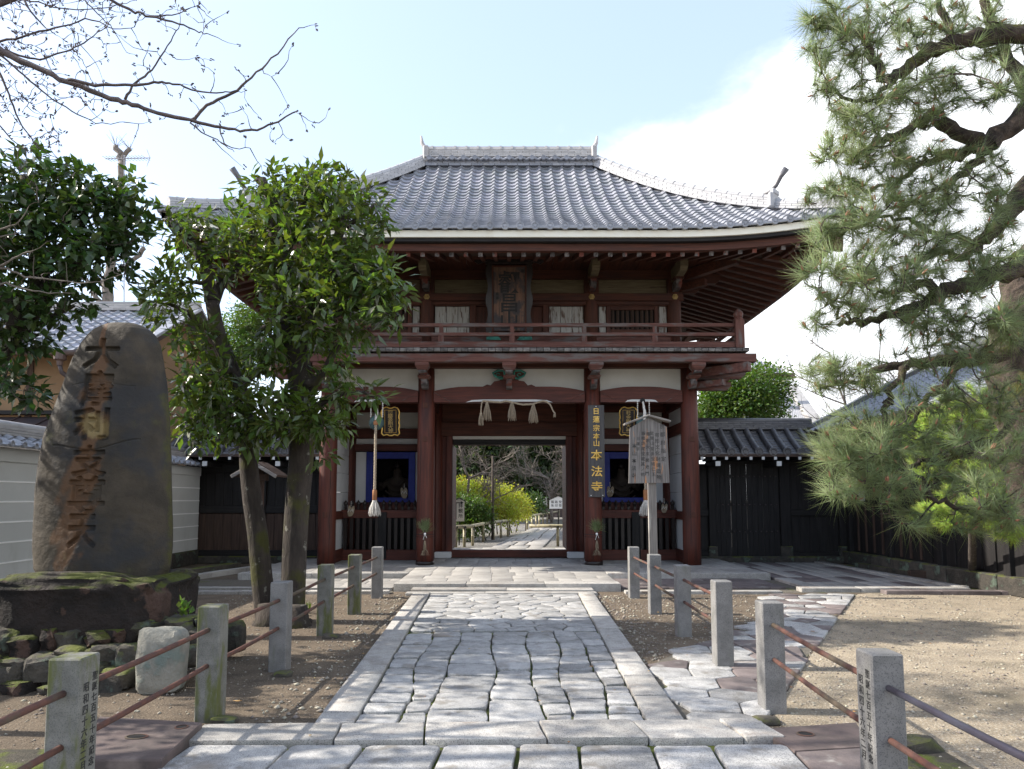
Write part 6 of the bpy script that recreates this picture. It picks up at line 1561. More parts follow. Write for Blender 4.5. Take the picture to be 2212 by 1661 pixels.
def grow(mb, nodes, tips, r_tip=.003, r_node=.010, wig=.10, n=4, steps=4, sides=4, maxlen=9):
    """connect each tip to the nearest existing node by a bent twig; returns tip directions"""
    N_ = np.array([list(p) for p in nodes], float); cap = len(N_) + len(tips) * steps + 5; A = np.zeros((cap, 3)); A[:len(N_)] = N_; k = len(N_)
    T = np.array([list(t) for t in tips]); d0 = np.array([((A[:k] - t) ** 2).sum(1).min() for t in T]); order = np.argsort(d0); dirs = [None] * len(tips)
    for i in order:
        t = T[i]; d = ((A[:k] - t) ** 2).sum(1); j = int(d.argmin()); a = Vector(A[j]); b = Vector(t); ln = (b - a).length
        if ln < .01 or ln > maxlen: dirs[i] = Vector((0, 0, 1)); continue
        off = Vector((random.gauss(0, 1), random.gauss(0, 1), random.gauss(0, 1) - .3)) * ln * wig; pts = []
        for s in range(steps + 1):
            u = s / steps; pts.append(a.lerp(b, u) + off * math.sin(math.pi * u) + (Vector((random.gauss(0, 1), random.gauss(0, 1), random.gauss(0, 1))) * ln * .03 if 0 < s < steps else Vector()))
        r0 = min(r_node, r_tip + ln * .02); mb.tube(pts, [r0 + (r_tip - r0) * s / steps for s in range(steps + 1)], sides, False)
        for p in pts[1:]: A[k] = p; k += 1
        dirs[i] = (pts[-1] - pts[-2]).normalized()
    return dirs
def blob_pts(blobs, rnd=1.0, surf=.45, k=1.0):
    """blobs: (px, py, rx, ry, Y, depth half-size, count)"""
    out = []
    for (cx_, cy_, rx, ry, Y, dy, n) in blobs:
        for _ in range(max(2, int(n * k))):
            v = Vector((random.gauss(0, 1), random.gauss(0, 1), random.gauss(0, 1))).normalized() * random.uniform(surf, 1) ** .7
            yy_ = Y + v.y * dy; out.append(P(cx_ + v.x * rx * Y / yy_, cy_ - v.z * ry * Y / yy_, yy_))
    return out
def leaves(name, parent, centers, dirs, per, ln, wd, m, spread=1.0, droop=.35, rad=.10, kind='stuff'):
    C_ = np.repeat(np.array([list(c) for c in centers]), per, 0); D = np.repeat(np.array([list(d) for d in dirs]), per, 0); n = len(C_)
    rnd = np.random.randn(n, 3) * spread; ax = D + rnd; ax[:, 2] -= droop; ax /= np.linalg.norm(ax, axis=1)[:, None] + 1e-9
    L_ = ln * np.random.uniform(.65, 1.2, n)[:, None]; W_ = wd * np.random.uniform(.75, 1.2, n)[:, None]
    up = np.random.randn(n, 3) * .45; up[:, 2] += 1; s = np.cross(ax, up); s /= np.linalg.norm(s, axis=1)[:, None] + 1e-9; nn = np.cross(s, ax)
    B = C_ + np.random.randn(n, 3) * rad * .35 + ax * rad * np.random.rand(n, 1)
    Mid = B + ax * L_ * .45 - nn * L_ * .02; V = np.stack([B, Mid + s * W_ * .5 + nn * W_ * .14, Mid, Mid - s * W_ * .5 + nn * W_ * .14, B + ax * L_ - nn * L_ * .10], 1).reshape(-1, 3)
    base_ = np.arange(n)[:, None] * 5; F = np.concatenate([base_ + f for f in ([0, 1, 2], [0, 2, 3], [1, 4, 2], [2, 4, 3])]); 
    return tag(link(name, npmesh(name, V, F, m), parent), kind=kind)

# --- the two leaning evergreens left of the path
random.seed(5); np.random.seed(5)
YT = 9.5
ev = thing('evergreen_tree', 'broadleaf evergreen with slender left-leaning trunk forking behind the monument', 'tree', tuple(G(578, 1345)), 'evergreens left of the path')
mb = MB(); nodes = []
nodes += limb(mb, trace([(582, 1360), (575, 1330), (566, 1250), (556, 1150), (545, 1080), (537, 1000), (533, 920), (515, 840), (490, 770), (470, 715), (458, 650)], YT), .15, .09, 12)
mb.lathe(G(582, 1348) + Vector((0, 0, -.05)), [(.26, 0), (.19, .10), (.155, .30)], 10)
nodes += limb(mb, trace([(458, 650), (448, 600), (440, 560), (415, 530), (400, 500, 9.3)], YT), .11, .045, 8, wob=.01)
nodes += limb(mb, trace([(460, 655), (478, 610), (505, 580), (530, 545), (545, 500)], 9.7), .10, .04, 8, wob=.01)
nodes += limb(mb, trace([(400, 500), (375, 485), (362, 470)], 9.3), .045, .02, 6, wob=.01)
nodes += limb(mb, trace([(448, 605), (425, 612), (405, 600)], 9.4), .035, .02, 6, wob=.01)
nodes += limb(mb, trace([(468, 720), (430, 690), (395, 670), (360, 655)], 9.3), .06, .02, 6, wob=.01)
nodes += limb(mb, trace([(500, 800), (455, 810), (410, 830), (380, 850)], 9.2), .05, .02, 6, wob=.01)
nodes += limb(mb, trace([(530, 900), (500, 905), (460, 900), (420, 905)], 9.1), .05, .02, 6, wob=.01)
nodes += limb(mb, trace([(515, 840), (560, 800), (600, 770), (640, 780)], 9.8), .07, .03, 6, wob=.01)
mb.build('trunk', 'barkmoss', ev, True)
mb = MB()
bl = [(395, 482, 52, 42, 9.3, .6, 34), (352, 625, 62, 42, 9.2, .6, 44), (410, 560, 50, 40, 9.4, .6, 26), (470, 500, 60, 40, 9.5, .7, 40), (530, 470, 50, 35, 9.8, .7, 30), (485, 560, 45, 40, 9.7, .6, 26), (345, 660, 40, 26, 9.1, .5, 16), (395, 690, 40, 40, 9.0, .5, 12), (400, 640, 55, 36, 9.4, .6, 22),
      (420, 745, 60, 40, 9.0, .6, 26), (430, 830, 62, 55, 9.0, .7, 56), (400, 880, 44, 50, 9.0, .5, 26), (480, 850, 70, 60, 9.1, .8, 60), (510, 790, 60, 40, 9.3, .6, 34), (450, 930, 66, 30, 8.9, .6, 34), (500, 900, 60, 50, 9.0, .6, 44), (560, 900, 50, 45, 9.1, .6, 34), (545, 940, 50, 26, 9.0, .5, 20)]
tips = blob_pts(bl, k=.6, surf=.3); dirs = grow(mb, nodes, tips, .003, .016, .10)
mb.build('twigs', 'bark', ev, kind='stuff')
leaves('leaves', ev, tips, dirs, 8, .185, .066, 'leaf', .9, .3, .12)
ev2 = thing('evergreen_tree', 'broadleaf evergreen with thick mossy forked trunk and glossy crown before the gate', 'tree', tuple(G(645, 1348)), 'evergreens left of the path')
YT2 = 9.4; mb = MB(); nodes = []
nodes += limb(mb, trace([(630, 1372), (632, 1330), (634, 1250), (638, 1150), (643, 1080), (650, 1000), (652, 940), (655, 880), (650, 820), (640, 770), (632, 735)], YT2), .155, .165, 14)
mb.lathe(G(636, 1352) + Vector((0, 0, -.05)), [(.26, 0), (.19, .10), (.16, .3)], 10)
nodes += limb(mb, trace([(628, 745), (615, 690), (612, 630), (605, 570), (595, 510), (590, 450), (572, 400), (555, 385)], YT2), .17, .05, 10, wob=.012)
nodes += limb(mb, trace([(640, 750), (665, 700), (690, 650), (705, 600), (722, 550), (735, 500), (745, 450)], YT2), .14, .045, 10, wob=.012)
nodes += limb(mb, trace([(605, 565), (630, 520), (650, 470), (655, 420), (660, 380)], 9.5), .07, .03, 8, wob=.01)
nodes += limb(mb, trace([(705, 600), (750, 590), (800, 590), (850, 600)], 9.2), .06, .02, 6, wob=.01)
nodes += limb(mb, trace([(670, 690), (720, 680), (770, 665), (830, 640)], 9.0), .06, .02, 6, wob=.01)
nodes += limb(mb, trace([(615, 690), (580, 700), (555, 720)], 9.1), .05, .02, 6, wob=.01)
nodes += limb(mb, trace([(655, 830), (690, 815), (720, 770), (735, 740)], 9.2), .07, .03, 6, wob=.01)
nodes += limb(mb, trace([(655, 880), (700, 870), (740, 850), (790, 850), (815, 862)], 9.0), .05, .015, 6, wob=.01)
nodes += limb(mb, trace([(650, 900), (620, 880), (590, 870), (570, 860)], 9.0), .05, .02, 6, wob=.01)
nodes += limb(mb, trace([(735, 500), (780, 470), (810, 440)], 9.3), .04, .015, 6, wob=.01)
mb.build('trunk', 'barkmoss', ev2, True)
bl = [(640, 392, 80, 42, 9.4, .7, 62), (575, 415, 50, 34, 9.4, .6, 34), (700, 400, 60, 36, 9.5, .7, 46), (760, 420, 60, 40, 9.4, .7, 46), (800, 460, 46, 40, 9.3, .6, 32), (620, 470, 70, 45, 9.4, .8, 66), (570, 500, 50, 40, 9.5, .7, 32), (700, 480, 80, 50, 9.3, .8, 76), (770, 510, 60, 40, 9.2, .7, 40), (660, 560, 80, 50, 9.2, .8, 70),
      (740, 560, 70, 45, 9.2, .8, 56), (800, 590, 60, 36, 9.0, .6, 46), (850, 608, 48, 28, 8.9, .5, 28), (600, 600, 60, 50, 9.3, .7, 40), (560, 560, 40, 40, 9.5, .6, 20), (700, 640, 90, 50, 9.0, .8, 84), (780, 650, 70, 45, 8.9, .7, 60), (835, 670, 44, 30, 8.8, .5, 26), (620, 680, 60, 40, 9.0, .7, 40), (560, 720, 50, 40, 9.0, .6, 34),
      (700, 720, 80, 36, 9.0, .7, 52), (760, 720, 50, 34, 8.9, .6, 24), (595, 770, 50, 32, 8.9, .6, 20), (720, 770, 40, 40, 9.1, .6, 18), (730, 830, 60, 30, 9.0, .6, 20), (800, 852, 30, 16, 8.8, .3, 12), (700, 880, 70, 36, 8.9, .6, 46), (620, 880, 70, 40, 8.8, .6, 60), (590, 920, 50, 26, 8.8, .5, 30), (680, 915, 60, 24, 8.8, .5, 34), (745, 910, 24, 20, 8.8, .4, 8), (640, 800, 30, 40, 8.8, .3, 6), (700, 985, 16, 8, 9, .2, 3)]
mb = MB(); tips = blob_pts(bl, k=.56, surf=.3); dirs = grow(mb, nodes, tips, .003, .016, .10); mb.build('twigs', 'bark', ev2, kind='stuff')
leaves('leaves', ev2, tips, dirs, 8, .19, .068, 'leaf', .9, .3, .12)

# --- dense dark evergreen at the left edge
ev3 = thing('evergreen_tree', 'dense dark evergreen at the left edge with big oval leaves over the white wall', 'tree', (-5.9, 8.6, 0), 'evergreens left of the path')
Y3 = 8.6; mb = MB(); nodes = []
nodes += limb(mb, trace([(-160, 1420), (-140, 1200), (-90, 950), (-40, 830), (15, 740), (58, 690), (82, 640)], Y3), .16, .11, 12)
nodes += limb(mb, trace([(82, 640), (140, 600), (180, 560), (225, 545), (270, 535)], Y3), .11, .03, 8, wob=.012)
nodes += limb(mb, trace([(82, 650), (85, 580), (75, 500), (60, 430), (50, 380)], Y3), .13, .04, 8, wob=.012)
nodes += limb(mb, trace([(40, 710), (10, 650), (-20, 600), (-80, 560), (-200, 520)], 8.2), .12, .03, 8, wob=.012)
nodes += limb(mb, trace([(140, 600), (170, 500), (200, 430), (240, 400)], 8.7), .06, .02, 6, wob=.01)
nodes += limb(mb, trace([(50, 700), (100, 690), (160, 660)], 8.5), .05, .02, 6, wob=.01)
nodes += limb(mb, trace([(-80, 560), (-200, 450), (-350, 400)], 7.8), .06, .02, 6, wob=.01)
mb.build('trunk', 'barkmoss', ev3, True)
bl = [(50, 370, 80, 40, 8.6, .7, 56), (150, 400, 70, 45, 8.6, .7, 54), (20, 440, 80, 55, 8.5, .8, 76), (110, 460, 80, 55, 8.5, .8, 84), (200, 450, 70, 50, 8.5, .7, 66), (270, 420, 50, 40, 8.6, .6, 38), (285, 480, 42, 50, 8.5, .6, 36), (240, 520, 56, 45, 8.5, .6, 48), (150, 540, 80, 45, 8.4, .7, 60), (60, 550, 70, 50, 8.4, .7, 46), (0, 520, 60, 60, 8.4, .7, 50), (190, 590, 50, 34, 8.4, .5, 26),
      (260, 580, 36, 30, 8.5, .5, 12), (40, 640, 70, 50, 8.3, .7, 48), (120, 660, 50, 40, 8.4, .6, 34), (10, 710, 60, 45, 8.3, .6, 40), (190, 665, 26, 26, 8.3, .4, 8), (70, 730, 46, 30, 8.3, .5, 20), (30, 830, 46, 36, 7.6, .4, 20), (85, 850, 26, 24, 7.6, .4, 8), (0, 790, 40, 30, 7.8, .4, 14),
      (-120, 480, 130, 90, 8.0, 1.0, 120), (-300, 440, 160, 110, 7.6, 1.3, 140), (-120, 620, 110, 70, 7.8, .9, 70), (-280, 620, 130, 90, 7.2, 1.2, 80), (-90, 360, 90, 50, 8.3, .9, 50)]
mb = MB(); tips = blob_pts(bl, k=.72, surf=.25); dirs = grow(mb, nodes, tips, .003, .016, .10); mb.build('twigs', 'bark', ev3, kind='stuff')
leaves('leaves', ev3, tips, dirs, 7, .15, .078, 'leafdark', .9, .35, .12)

# --- an evergreen just outside the left edge, whose crown dapples the foreground
random.seed(8)
ev4 = thing('evergreen_tree', 'broadleaf evergreen standing outside the left edge that dapples the near path', 'tree', (-6.6, 4.4, 0), 'evergreens left of the path')
mb = MB(); nodes = limb(mb, [Vector((-6.6, 4.4, -.1)), Vector((-6.5, 4.4, 1.6)), Vector((-6.4, 4.5, 3.2))], .17, .09, 10)
tips = []
for (cx_, cy_, cz_, rx, ry, rz, n_) in ((-6.6, 3.2, 3.4, 1.3, 1.1, .8, 46), (-6.4, 5.2, 3.6, 1.2, 1.1, .8, 46), (-6.5, 4.2, 4.5, 1.3, 1.4, .8, 44), (-5.9, 4.4, 2.6, .8, 1.2, .4, 26), (-7.0, 2.0, 3.0, 1.0, .8, .8, 26), (-6.3, 6.4, 3.2, .8, .7, .7, 24), (-6.0, 4.6, 5.8, 1.0, 1.3, .9, 44), (-6.6, 6.3, 5.9, .9, .8, .9, 34), (-6.4, 5.6, 5.2, 1.0, .9, .8, 34), (-6.2, 5.0, 7.0, 1.0, 1.3, .7, 34), (-7.2, 6.4, 8.4, .9, 1.0, .9, 46), (-7.4, 5.4, 9.4, 1.0, 1.2, .8, 50), (-7.0, 6.8, 7.4, .8, .7, .7, 30)):
    for _ in range(n_):
        v = Vector((random.gauss(0, 1), random.gauss(0, 1), random.gauss(0, 1))).normalized() * random.uniform(.4, 1); tips.append(Vector((cx_ + v.x * rx, cy_ + v.y * ry, cz_ + v.z * rz)))
for e in ((-7.2, 5.8, 8.8), (-6.2, 4.8, 6.4), (-6.4, 6.0, 5.4), (-6.8, 2.6, 3.8), (-6.2, 5.4, 4.0), (-6.0, 4.2, 4.6), (-7.1, 4.0, 4.2)): nodes += limb(mb, [Vector((-6.4, 4.5, 3.0)), Vector((-6.4, 4.5, 3.0)).lerp(Vector(e), .5) + Vector((0, 0, .15)), Vector(e)], .07, .02, 6, wob=.01)
mb.build('trunk', 'barkmoss', ev4, True); mb = MB(); dirs = grow(mb, nodes, tips, .003, .016, .10); mb.build('twigs', 'bark', ev4, kind='stuff')
leaves('leaves', ev4, tips, dirs, 7, .15, .06, 'leaf', .9, .25, .12)

# --- bare cherry overhanging from the left
random.seed(11); np.random.seed(11)
ch_ = thing('cherry_tree', 'bare budding cherry tree reaching over the path from the upper left', 'tree', (-5.6, 3.4, 0))
k = .3418
CB = [([(-160, 210), (0, 320), (250, 435), (430, 520), (700, 620), (830, 660), (1000, 715), (1200, 765), (1400, 805), (1550, 825), (1700, 790), (1885, 700)], 4.2, .022, .004),
      ([(1200, 765), (1350, 640), (1500, 570), (1620, 460), (1750, 340), (1890, 175)], 4.25, .011, .003), ([(430, 500), (600, 530), (850, 535), (1000, 520), (1100, 530), (1250, 575), (1400, 585), (1500, 570)], 4.15, .010, .003),
      ([(790, 630), (860, 520), (960, 440), (1060, 290), (1130, 180)], 4.2, .009, .003), ([(500, -160), (700, 0), (850, 70), (950, 105), (1130, 145), (1250, 200), (1320, 215)], 4.6, .011, .003), ([(950, 105), (1100, 95), (1230, 40)], 4.6, .006, .002),
      ([(-100, 310), (0, 270), (200, 220), (400, 165), (580, 125), (720, 180), (850, 170)], 4.4, .009, .002), ([(60, -160), (150, 0), (200, 80), (300, 180), (350, 220)], 4.7, .009, .003), ([(400, -150), (530, 0), (620, 90), (720, 190), (800, 330)], 4.9, .007, .002),
      ([(-120, 250), (0, 340), (150, 480), (300, 600), (450, 700), (600, 770), (780, 770)], 4.4, .009, .002), ([(-60, 380), (0, 470), (60, 600), (100, 720), (180, 850), (250, 940), (370, 1005)], 4.6, .009, .002), ([(1200, 775), (1300, 850), (1400, 900), (1480, 960)], 4.2, .005, .002), ([(1390, 815), (1440, 920), (1580, 935)], 4.2, .005, .002),
      ([(-100, 280), (0, 300), (120, 350), (250, 370), (400, 330), (530, 270), (640, 190), (740, 100)], 4.3, .009, .002), ([(-80, 700), (0, 790), (100, 910), (180, 950)], 4.4, .006, .002), ([(-100, 20), (0, -20), (250, 20), (420, 60), (700, 40), (860, 0)], 4.8, .007, .002)]
mb = MB(); nodes = []; segs = []
for pts, Y, r0, r1 in CB:
    l = limb(mb, [P(x * k, y * k, Y + .0) for x, y in pts], r0, r1, 6, 4, .004); nodes += l; segs.append((l, Y))
root_pts = {}
trunk = limb(mb, [Vector((-5.6, 3.4, -.1)), Vector((-5.5, 3.4, 1.2)), Vector((-5.2, 3.5, 2.2)), Vector((-5.0, 3.6, 3.0))], .22, .12, 12, wob=.01)
fork = trunk[-1]
for l, Y in segs:
    if l[0].x < -3.2 or l[0].z > 5.1:
        limb(mb, [fork, fork.lerp(l[0], .5) + Vector((0, 0, .15)), l[0]], .05, .014, 6, wob=.01)
for (x, y, Y) in ((-180, 180, 3.6), (-300, 100, 3.8), (-420, 200, 4.0), (-350, 0, 4.6), (-250, -120, 5.2), (-500, 50, 5.0)):
    l = limb(mb, [fork, fork.lerp(P(x, y, Y), .5) + Vector((0, 0, .2)), P(x, y, Y)], .05, .012, 6, wob=.015); nodes += l[4:]
mb.build('trunk', 'barkcherry', ch_, True)
tips = []
for l, Y in segs:
    L0 = [p for p in l]
    for p in L0:
        for _ in range(2 if Y > 4.35 else 1):
            if random.random() < .52: tips.append(p + Vector((random.gauss(.05, .13), random.gauss(0, .12), random.gauss(.06, .10))))
for _ in range(190):
    x, y = random.uniform(-60, 235), random.uniform(-20, 235); tips.append(P(x, y, random.uniform(4.3, 5.1)))
for _ in range(70):
    x, y = random.uniform(-60, 130), random.uniform(200, 340); tips.append(P(x, y, random.uniform(4.3, 4.9)))
for _ in range(240): tips.append(P(random.uniform(-560, -60), random.uniform(-200, 300), random.uniform(3.2, 5.5)))
mb = MB(); dirs = grow(mb, nodes, tips, .0012, .0036, .07, steps=4, sides=3, maxlen=1.2)
mb.build('twigs', 'barkcherry', ch_, kind='stuff')
mb = MB()
for t, d in zip(tips, dirs):
    for _ in range(3): q = t + Vector((random.gauss(0, 1), random.gauss(0, 1), random.gauss(0, 1))) * .006; mb.tube([q, q + d * .009, q + d * .018], [.0022, .0045, .001], 4, False)
mb.build('buds', 'barkcherry', ch_, kind='stuff')
ct_ = thing('cherry_tree', 'low bare twigs of another cherry crossing before the dark evergreen', 'tree', (-4.9, 5.2, 0))
mb = MB(); nodes = []
for pts, Y in (([(-120, 600), (0, 579), (52, 597), (130, 607), (195, 610), (273, 592)], 5.0), ([(-120, 630), (0, 613), (39, 620), (104, 633), (161, 633)], 5.0), ([(-60, 560), (0, 498), (40, 480), (62, 445)], 5.0), ([(-60, 530), (0, 512), (50, 500)], 4.9), ([(0, 576), (40, 552), (84, 536)], 5.0)):
    nodes += limb(mb, [P(x, y, Y) for x, y in pts], .010, .002, 5, 4, .004)
limb(mb, [Vector((-5.0, 5.1, -.1)), Vector((-4.9, 5.1, 1.5)), P(-120, 610, 5.0)], .08, .02, 8); mb.build('trunk', 'barkpale', ct_, True)
tips = [p + Vector((random.gauss(0, .05), random.gauss(0, .05), random.gauss(.03, .06))) for p in nodes if random.random() < .8]
mb = MB(); grow(mb, nodes, tips, .0016, .004, .1, steps=3, sides=3); mb.build('twigs', 'barkpale', ct_, kind='stuff')

# --- the pine on the right
random.seed(31); np.random.seed(31)
pine = thing('pine_tree', 'large black pine with long needles and crooked dark limbs on the right', 'tree', (4.75, 6.0, 0))
mb = MB(); nodes = []
def pl(pts, Y, r0, r1, n=8, wob=.016): 
    global nodes
    l = limb(mb, trace(pts, Y), r0, r1, n, 4, wob); nodes += l; return l
pl([(2320, 1560, 6.1), (2310, 1350, 6.0), (2270, 1150, 6.0), (2215, 980, 5.9), (2185, 860, 5.9), (2180, 760, 5.9), (2200, 640, 5.9), (2250, 520, 5.9), (2290, 380, 5.9), (2310, 240, 5.9), (2290, 80, 5.8)], 5.9, .20, .11, 14)
pl([(2300, 60), (2212, 75), (2120, 80), (2060, 95), (2000, 115), (1960, 150), (1920, 165), (1892, 135), (1860, 82), (1800, 60), (1755, 40)], 5.0, .075, .012)
pl([(2310, 190), (2212, 243), (2142, 304), (2120, 311), (2049, 275), (2013, 257), (1967, 275), (1906, 307), (1870, 329)], 5.2, .085, .02)
pl([(2120, 311), (2090, 325), (2030, 345), (1990, 352), (1960, 345)], 5.3, .05, .018)
pl([(2125, 315), (2105, 350), (2060, 385), (2010, 420), (1970, 440)], 5.3, .04, .012)
pl([(2285, 370), (2212, 411), (2174, 465), (2138, 508), (2113, 529)], 5.5, .09, .04)
pl([(2113, 529), (2080, 555), (2040, 545), (1990, 560), (1950, 590)], 5.4, .04, .012)
pl([(2250, 580), (2200, 585), (2142, 598), (2083, 618), (2025, 634), (2009, 653), (1947, 673), (1900, 688), (1842, 696), (1818, 700)], 5.0, .075, .014)
pl([(2025, 634), (1970, 622), (1927, 634), (1885, 634)], 4.95, .04, .010); pl([(1860, 695), (1820, 675), (1790, 655), (1770, 630)], 4.9, .016, .006)
pl([(2180, 760), (2100, 770), (2030, 780), (1970, 786), (1892, 805), (1869, 825), (1783, 836)], 5.3, .06, .012)
pl([(1959, 793), (1927, 840), (1924, 871), (1908, 903), (1900, 930), (1912, 969)], 5.1, .028, .012); pl([(2100, 770), (2041, 829), (2013, 852), (1986, 879), (1978, 930)], 5.2, .030, .012)
pl([(2240, 1150), (2212, 1125), (2083, 1098), (2025, 1078), (1986, 1027), (1950, 1020), (1900, 1040), (1860, 1050)], 4.8, .02, .006); pl([(2025, 1078), (1960, 1130), (1900, 1110)], 4.8, .008, .004)
pl([(2190, 900), (2120, 960), (2050, 990), (1980, 1000), (1900, 1000), (1830, 990)], 5.2, .03, .008); pl([(2285, 300), (2200, 160), (2150, 60), (2120, -40)], 5.4, .06, .03)
pl([(2060, 95), (2040, 40), (2030, -30)], 5.1, .035, .015); pl([(1920, 165), (1900, 200), (1850, 215), (1790, 200), (1760, 180)], 4.9, .02, .006)
pl([(1870, 329), (1830, 325), (1790, 340)], 5.1, .015, .006); pl([(1990, 352), (1930, 400), (1860, 410), (1800, 400)], 5.2, .02, .006); pl([(2113, 529), (2010, 500), (1940, 470), (1850, 480), (1800, 490)], 5.2, .02, .006)
mb.build('trunk', 'barkpine', pine, True)
bl = [(1800, 40, 62, 46, 4.9, .5, 26), (1880, 60, 70, 60, 5.0, .6, 34), (1840, 130, 80, 50, 4.9, .6, 30), (1960, 60, 80, 60, 5.1, .6, 34), (2060, 60, 80, 70, 5.2, .6, 36), (2160, 60, 70, 80, 5.2, .7, 38), (1960, 190, 90, 50, 5.0, .6, 34), (2060, 190, 80, 50, 5.1, .6, 30), (2170, 190, 60, 50, 5.0, .7, 24), (1820, 250, 60, 40, 4.9, .5, 18), (1880, 250, 80, 46, 5.0, .6, 34), (1990, 260, 60, 30, 5.1, .5, 14),
      (1850, 330, 72, 40, 5.0, .6, 32), (1940, 340, 70, 46, 5.1, .6, 34), (2040, 350, 60, 40, 5.2, .6, 22), (2130, 380, 60, 50, 5.3, .6, 24), (1830, 400, 64, 40, 5.0, .6, 30), (1930, 420, 80, 40, 5.1, .6, 36), (2040, 430, 80, 46, 5.2, .6, 38), (2150, 450, 60, 46, 5.2, .6, 30), (1830, 480, 56, 34, 5.0, .5, 24), (1920, 500, 80, 44, 5.0, .6, 38), (2020, 530, 80, 50, 5.1, .6, 42),
      (2130, 570, 80, 50, 5.0, .7, 44), (1800, 570, 60, 26, 4.8, .4, 18), (1870, 590, 80, 44, 4.9, .5, 38), (1960, 600, 80, 40, 4.9, .5, 34), (1780, 640, 44, 24, 4.7, .3, 10), (1850, 660, 60, 30, 4.9, .4, 18), (1960, 690, 80, 40, 5.0, .5, 34), (2060, 690, 80, 50, 5.0, .6, 42), (2160, 700, 60, 60, 4.9, .6, 40), (2010, 760, 80, 40, 5.1, .5, 36), (2110, 780, 80, 46, 5.0, .6, 42),
      (1800, 800, 60, 36, 5.1, .5, 30), (1870, 810, 60, 36, 5.1, .5, 28), (1960, 850, 60, 36, 5.0, .5, 24), (2060, 860, 80, 44, 5.0, .5, 36), (2160, 870, 60, 50, 4.9, .6, 34), (1860, 925, 60, 36, 4.9, .5, 26), (1930, 930, 60, 36, 5.0, .5, 28), (1830, 985, 48, 34, 4.8, .4, 26), (1900, 990, 70, 36, 4.9, .5, 36), (1990, 960, 60, 40, 5.0, .5, 30), (2080, 960, 70, 44, 4.9, .5, 36), (2170, 980, 60, 50, 4.8, .5, 36),
      (1850, 1045, 48, 30, 4.8, .4, 22), (1950, 1050, 70, 34, 4.9, .5, 32), (2050, 1040, 70, 40, 4.9, .5, 36), (2150, 1060, 66, 40, 4.8, .5, 38), (1970, 1115, 40, 22, 4.8, .3, 9), (2120, 1110, 70, 26, 4.8, .4, 26), (2190, 1120, 40, 26, 4.8, .4, 18), (1990, 1135, 30, 10, 4.7, .2, 4),
      (1752, 45, 30, 26, 4.8, .3, 9), (1765, 120, 30, 26, 4.8, .3, 9), (1790, 190, 40, 26, 4.8, .3, 12), (1790, 330, 36, 30, 4.9, .3, 12), (1775, 420, 34, 26, 4.9, .3, 10), (1775, 500, 36, 26, 4.8, .3, 10), (1745, 590, 30, 16, 4.7, .2, 6), (1770, 690, 40, 20, 4.8, .3, 8), (1790, 960, 30, 26, 4.7, .3, 9), (1800, 1050, 30, 24, 4.7, .3, 8),
      (2350, 100, 130, 150, 5.6, 1.0, 70), (2400, 400, 130, 150, 5.8, 1.0, 70), (2350, 700, 120, 130, 5.8, 1.0, 60), (2330, 950, 100, 120, 5.6, .9, 40), (2100, -140, 200, 90, 5.4, 1.0, 80)]
mb = MB(); bl = [(b[0], b[1], b[2] * 1.08, b[3] * 1.4, b[4], b[5], b[6]) for b in bl]
tips = [q for q in blob_pts(bl, surf=.05, k=1.0) if not (q.z < 2.75 and q.x > 2.55 and q.z > 1.45 and random.random() < .45)]; dirs = grow(mb, nodes, tips, .0025, .008, .2, steps=5, sides=4); mb.build('twigs', 'bark', pine, kind='stuff')
def needles(name, parent, centers, dirs, per, ln, wd, m='needle', kind='stuff'):
    C_ = np.repeat(np.array([list(c) for c in centers]), per, 0); D = np.repeat(np.array([list(d) for d in dirs]), per, 0); n = len(C_); fan = np.repeat(np.random.uniform(.35, .75, (len(centers), 1)), per, 0)
    ax = D + np.random.randn(n, 3) * fan; ax[:, 2] += .1; ax /= np.linalg.norm(ax, axis=1)[:, None]; L_ = ln * np.random.uniform(.6, 1.15, n)[:, None]
    s = np.cross(ax, np.random.randn(n, 3)); s /= np.linalg.norm(s, axis=1)[:, None] + 1e-9; s2 = np.cross(ax, s); B = C_ - D * .07 * np.random.rand(n, 1); w_ = wd / 2
    tip = B + ax * L_ ; tip[:, 2] -= (L_[:, 0] ** 2) * .5
    V = np.stack([B + s * w_, B - s * .5 * w_ + s2 * w_ * .87, B - s * .5 * w_ - s2 * w_ * .87, tip], 1).reshape(-1, 3)
    b_ = np.arange(n)[:, None] * 4; F = np.concatenate([b_ + f for f in ([0, 1, 3], [1, 2, 3], [2, 0, 3])]); return tag(link(name, npmesh(name, V, F, m), parent), kind=kind)
needles('needles', pine, tips, dirs, 44, .20, .0029)
mb = MB()
for t, d in zip(tips, dirs):
    for _ in range(random.choice((0, 0, 1, 2))): q = t + Vector((random.gauss(0, .008), random.gauss(0, .008), 0)); u = (d + Vector((0, 0, .8))).normalized(); mb.tube([q, q + u * .015, q + u * .038], [.005, .007, .002], 5, False)
mb.build('buds', 'bud', pine, kind='stuff')

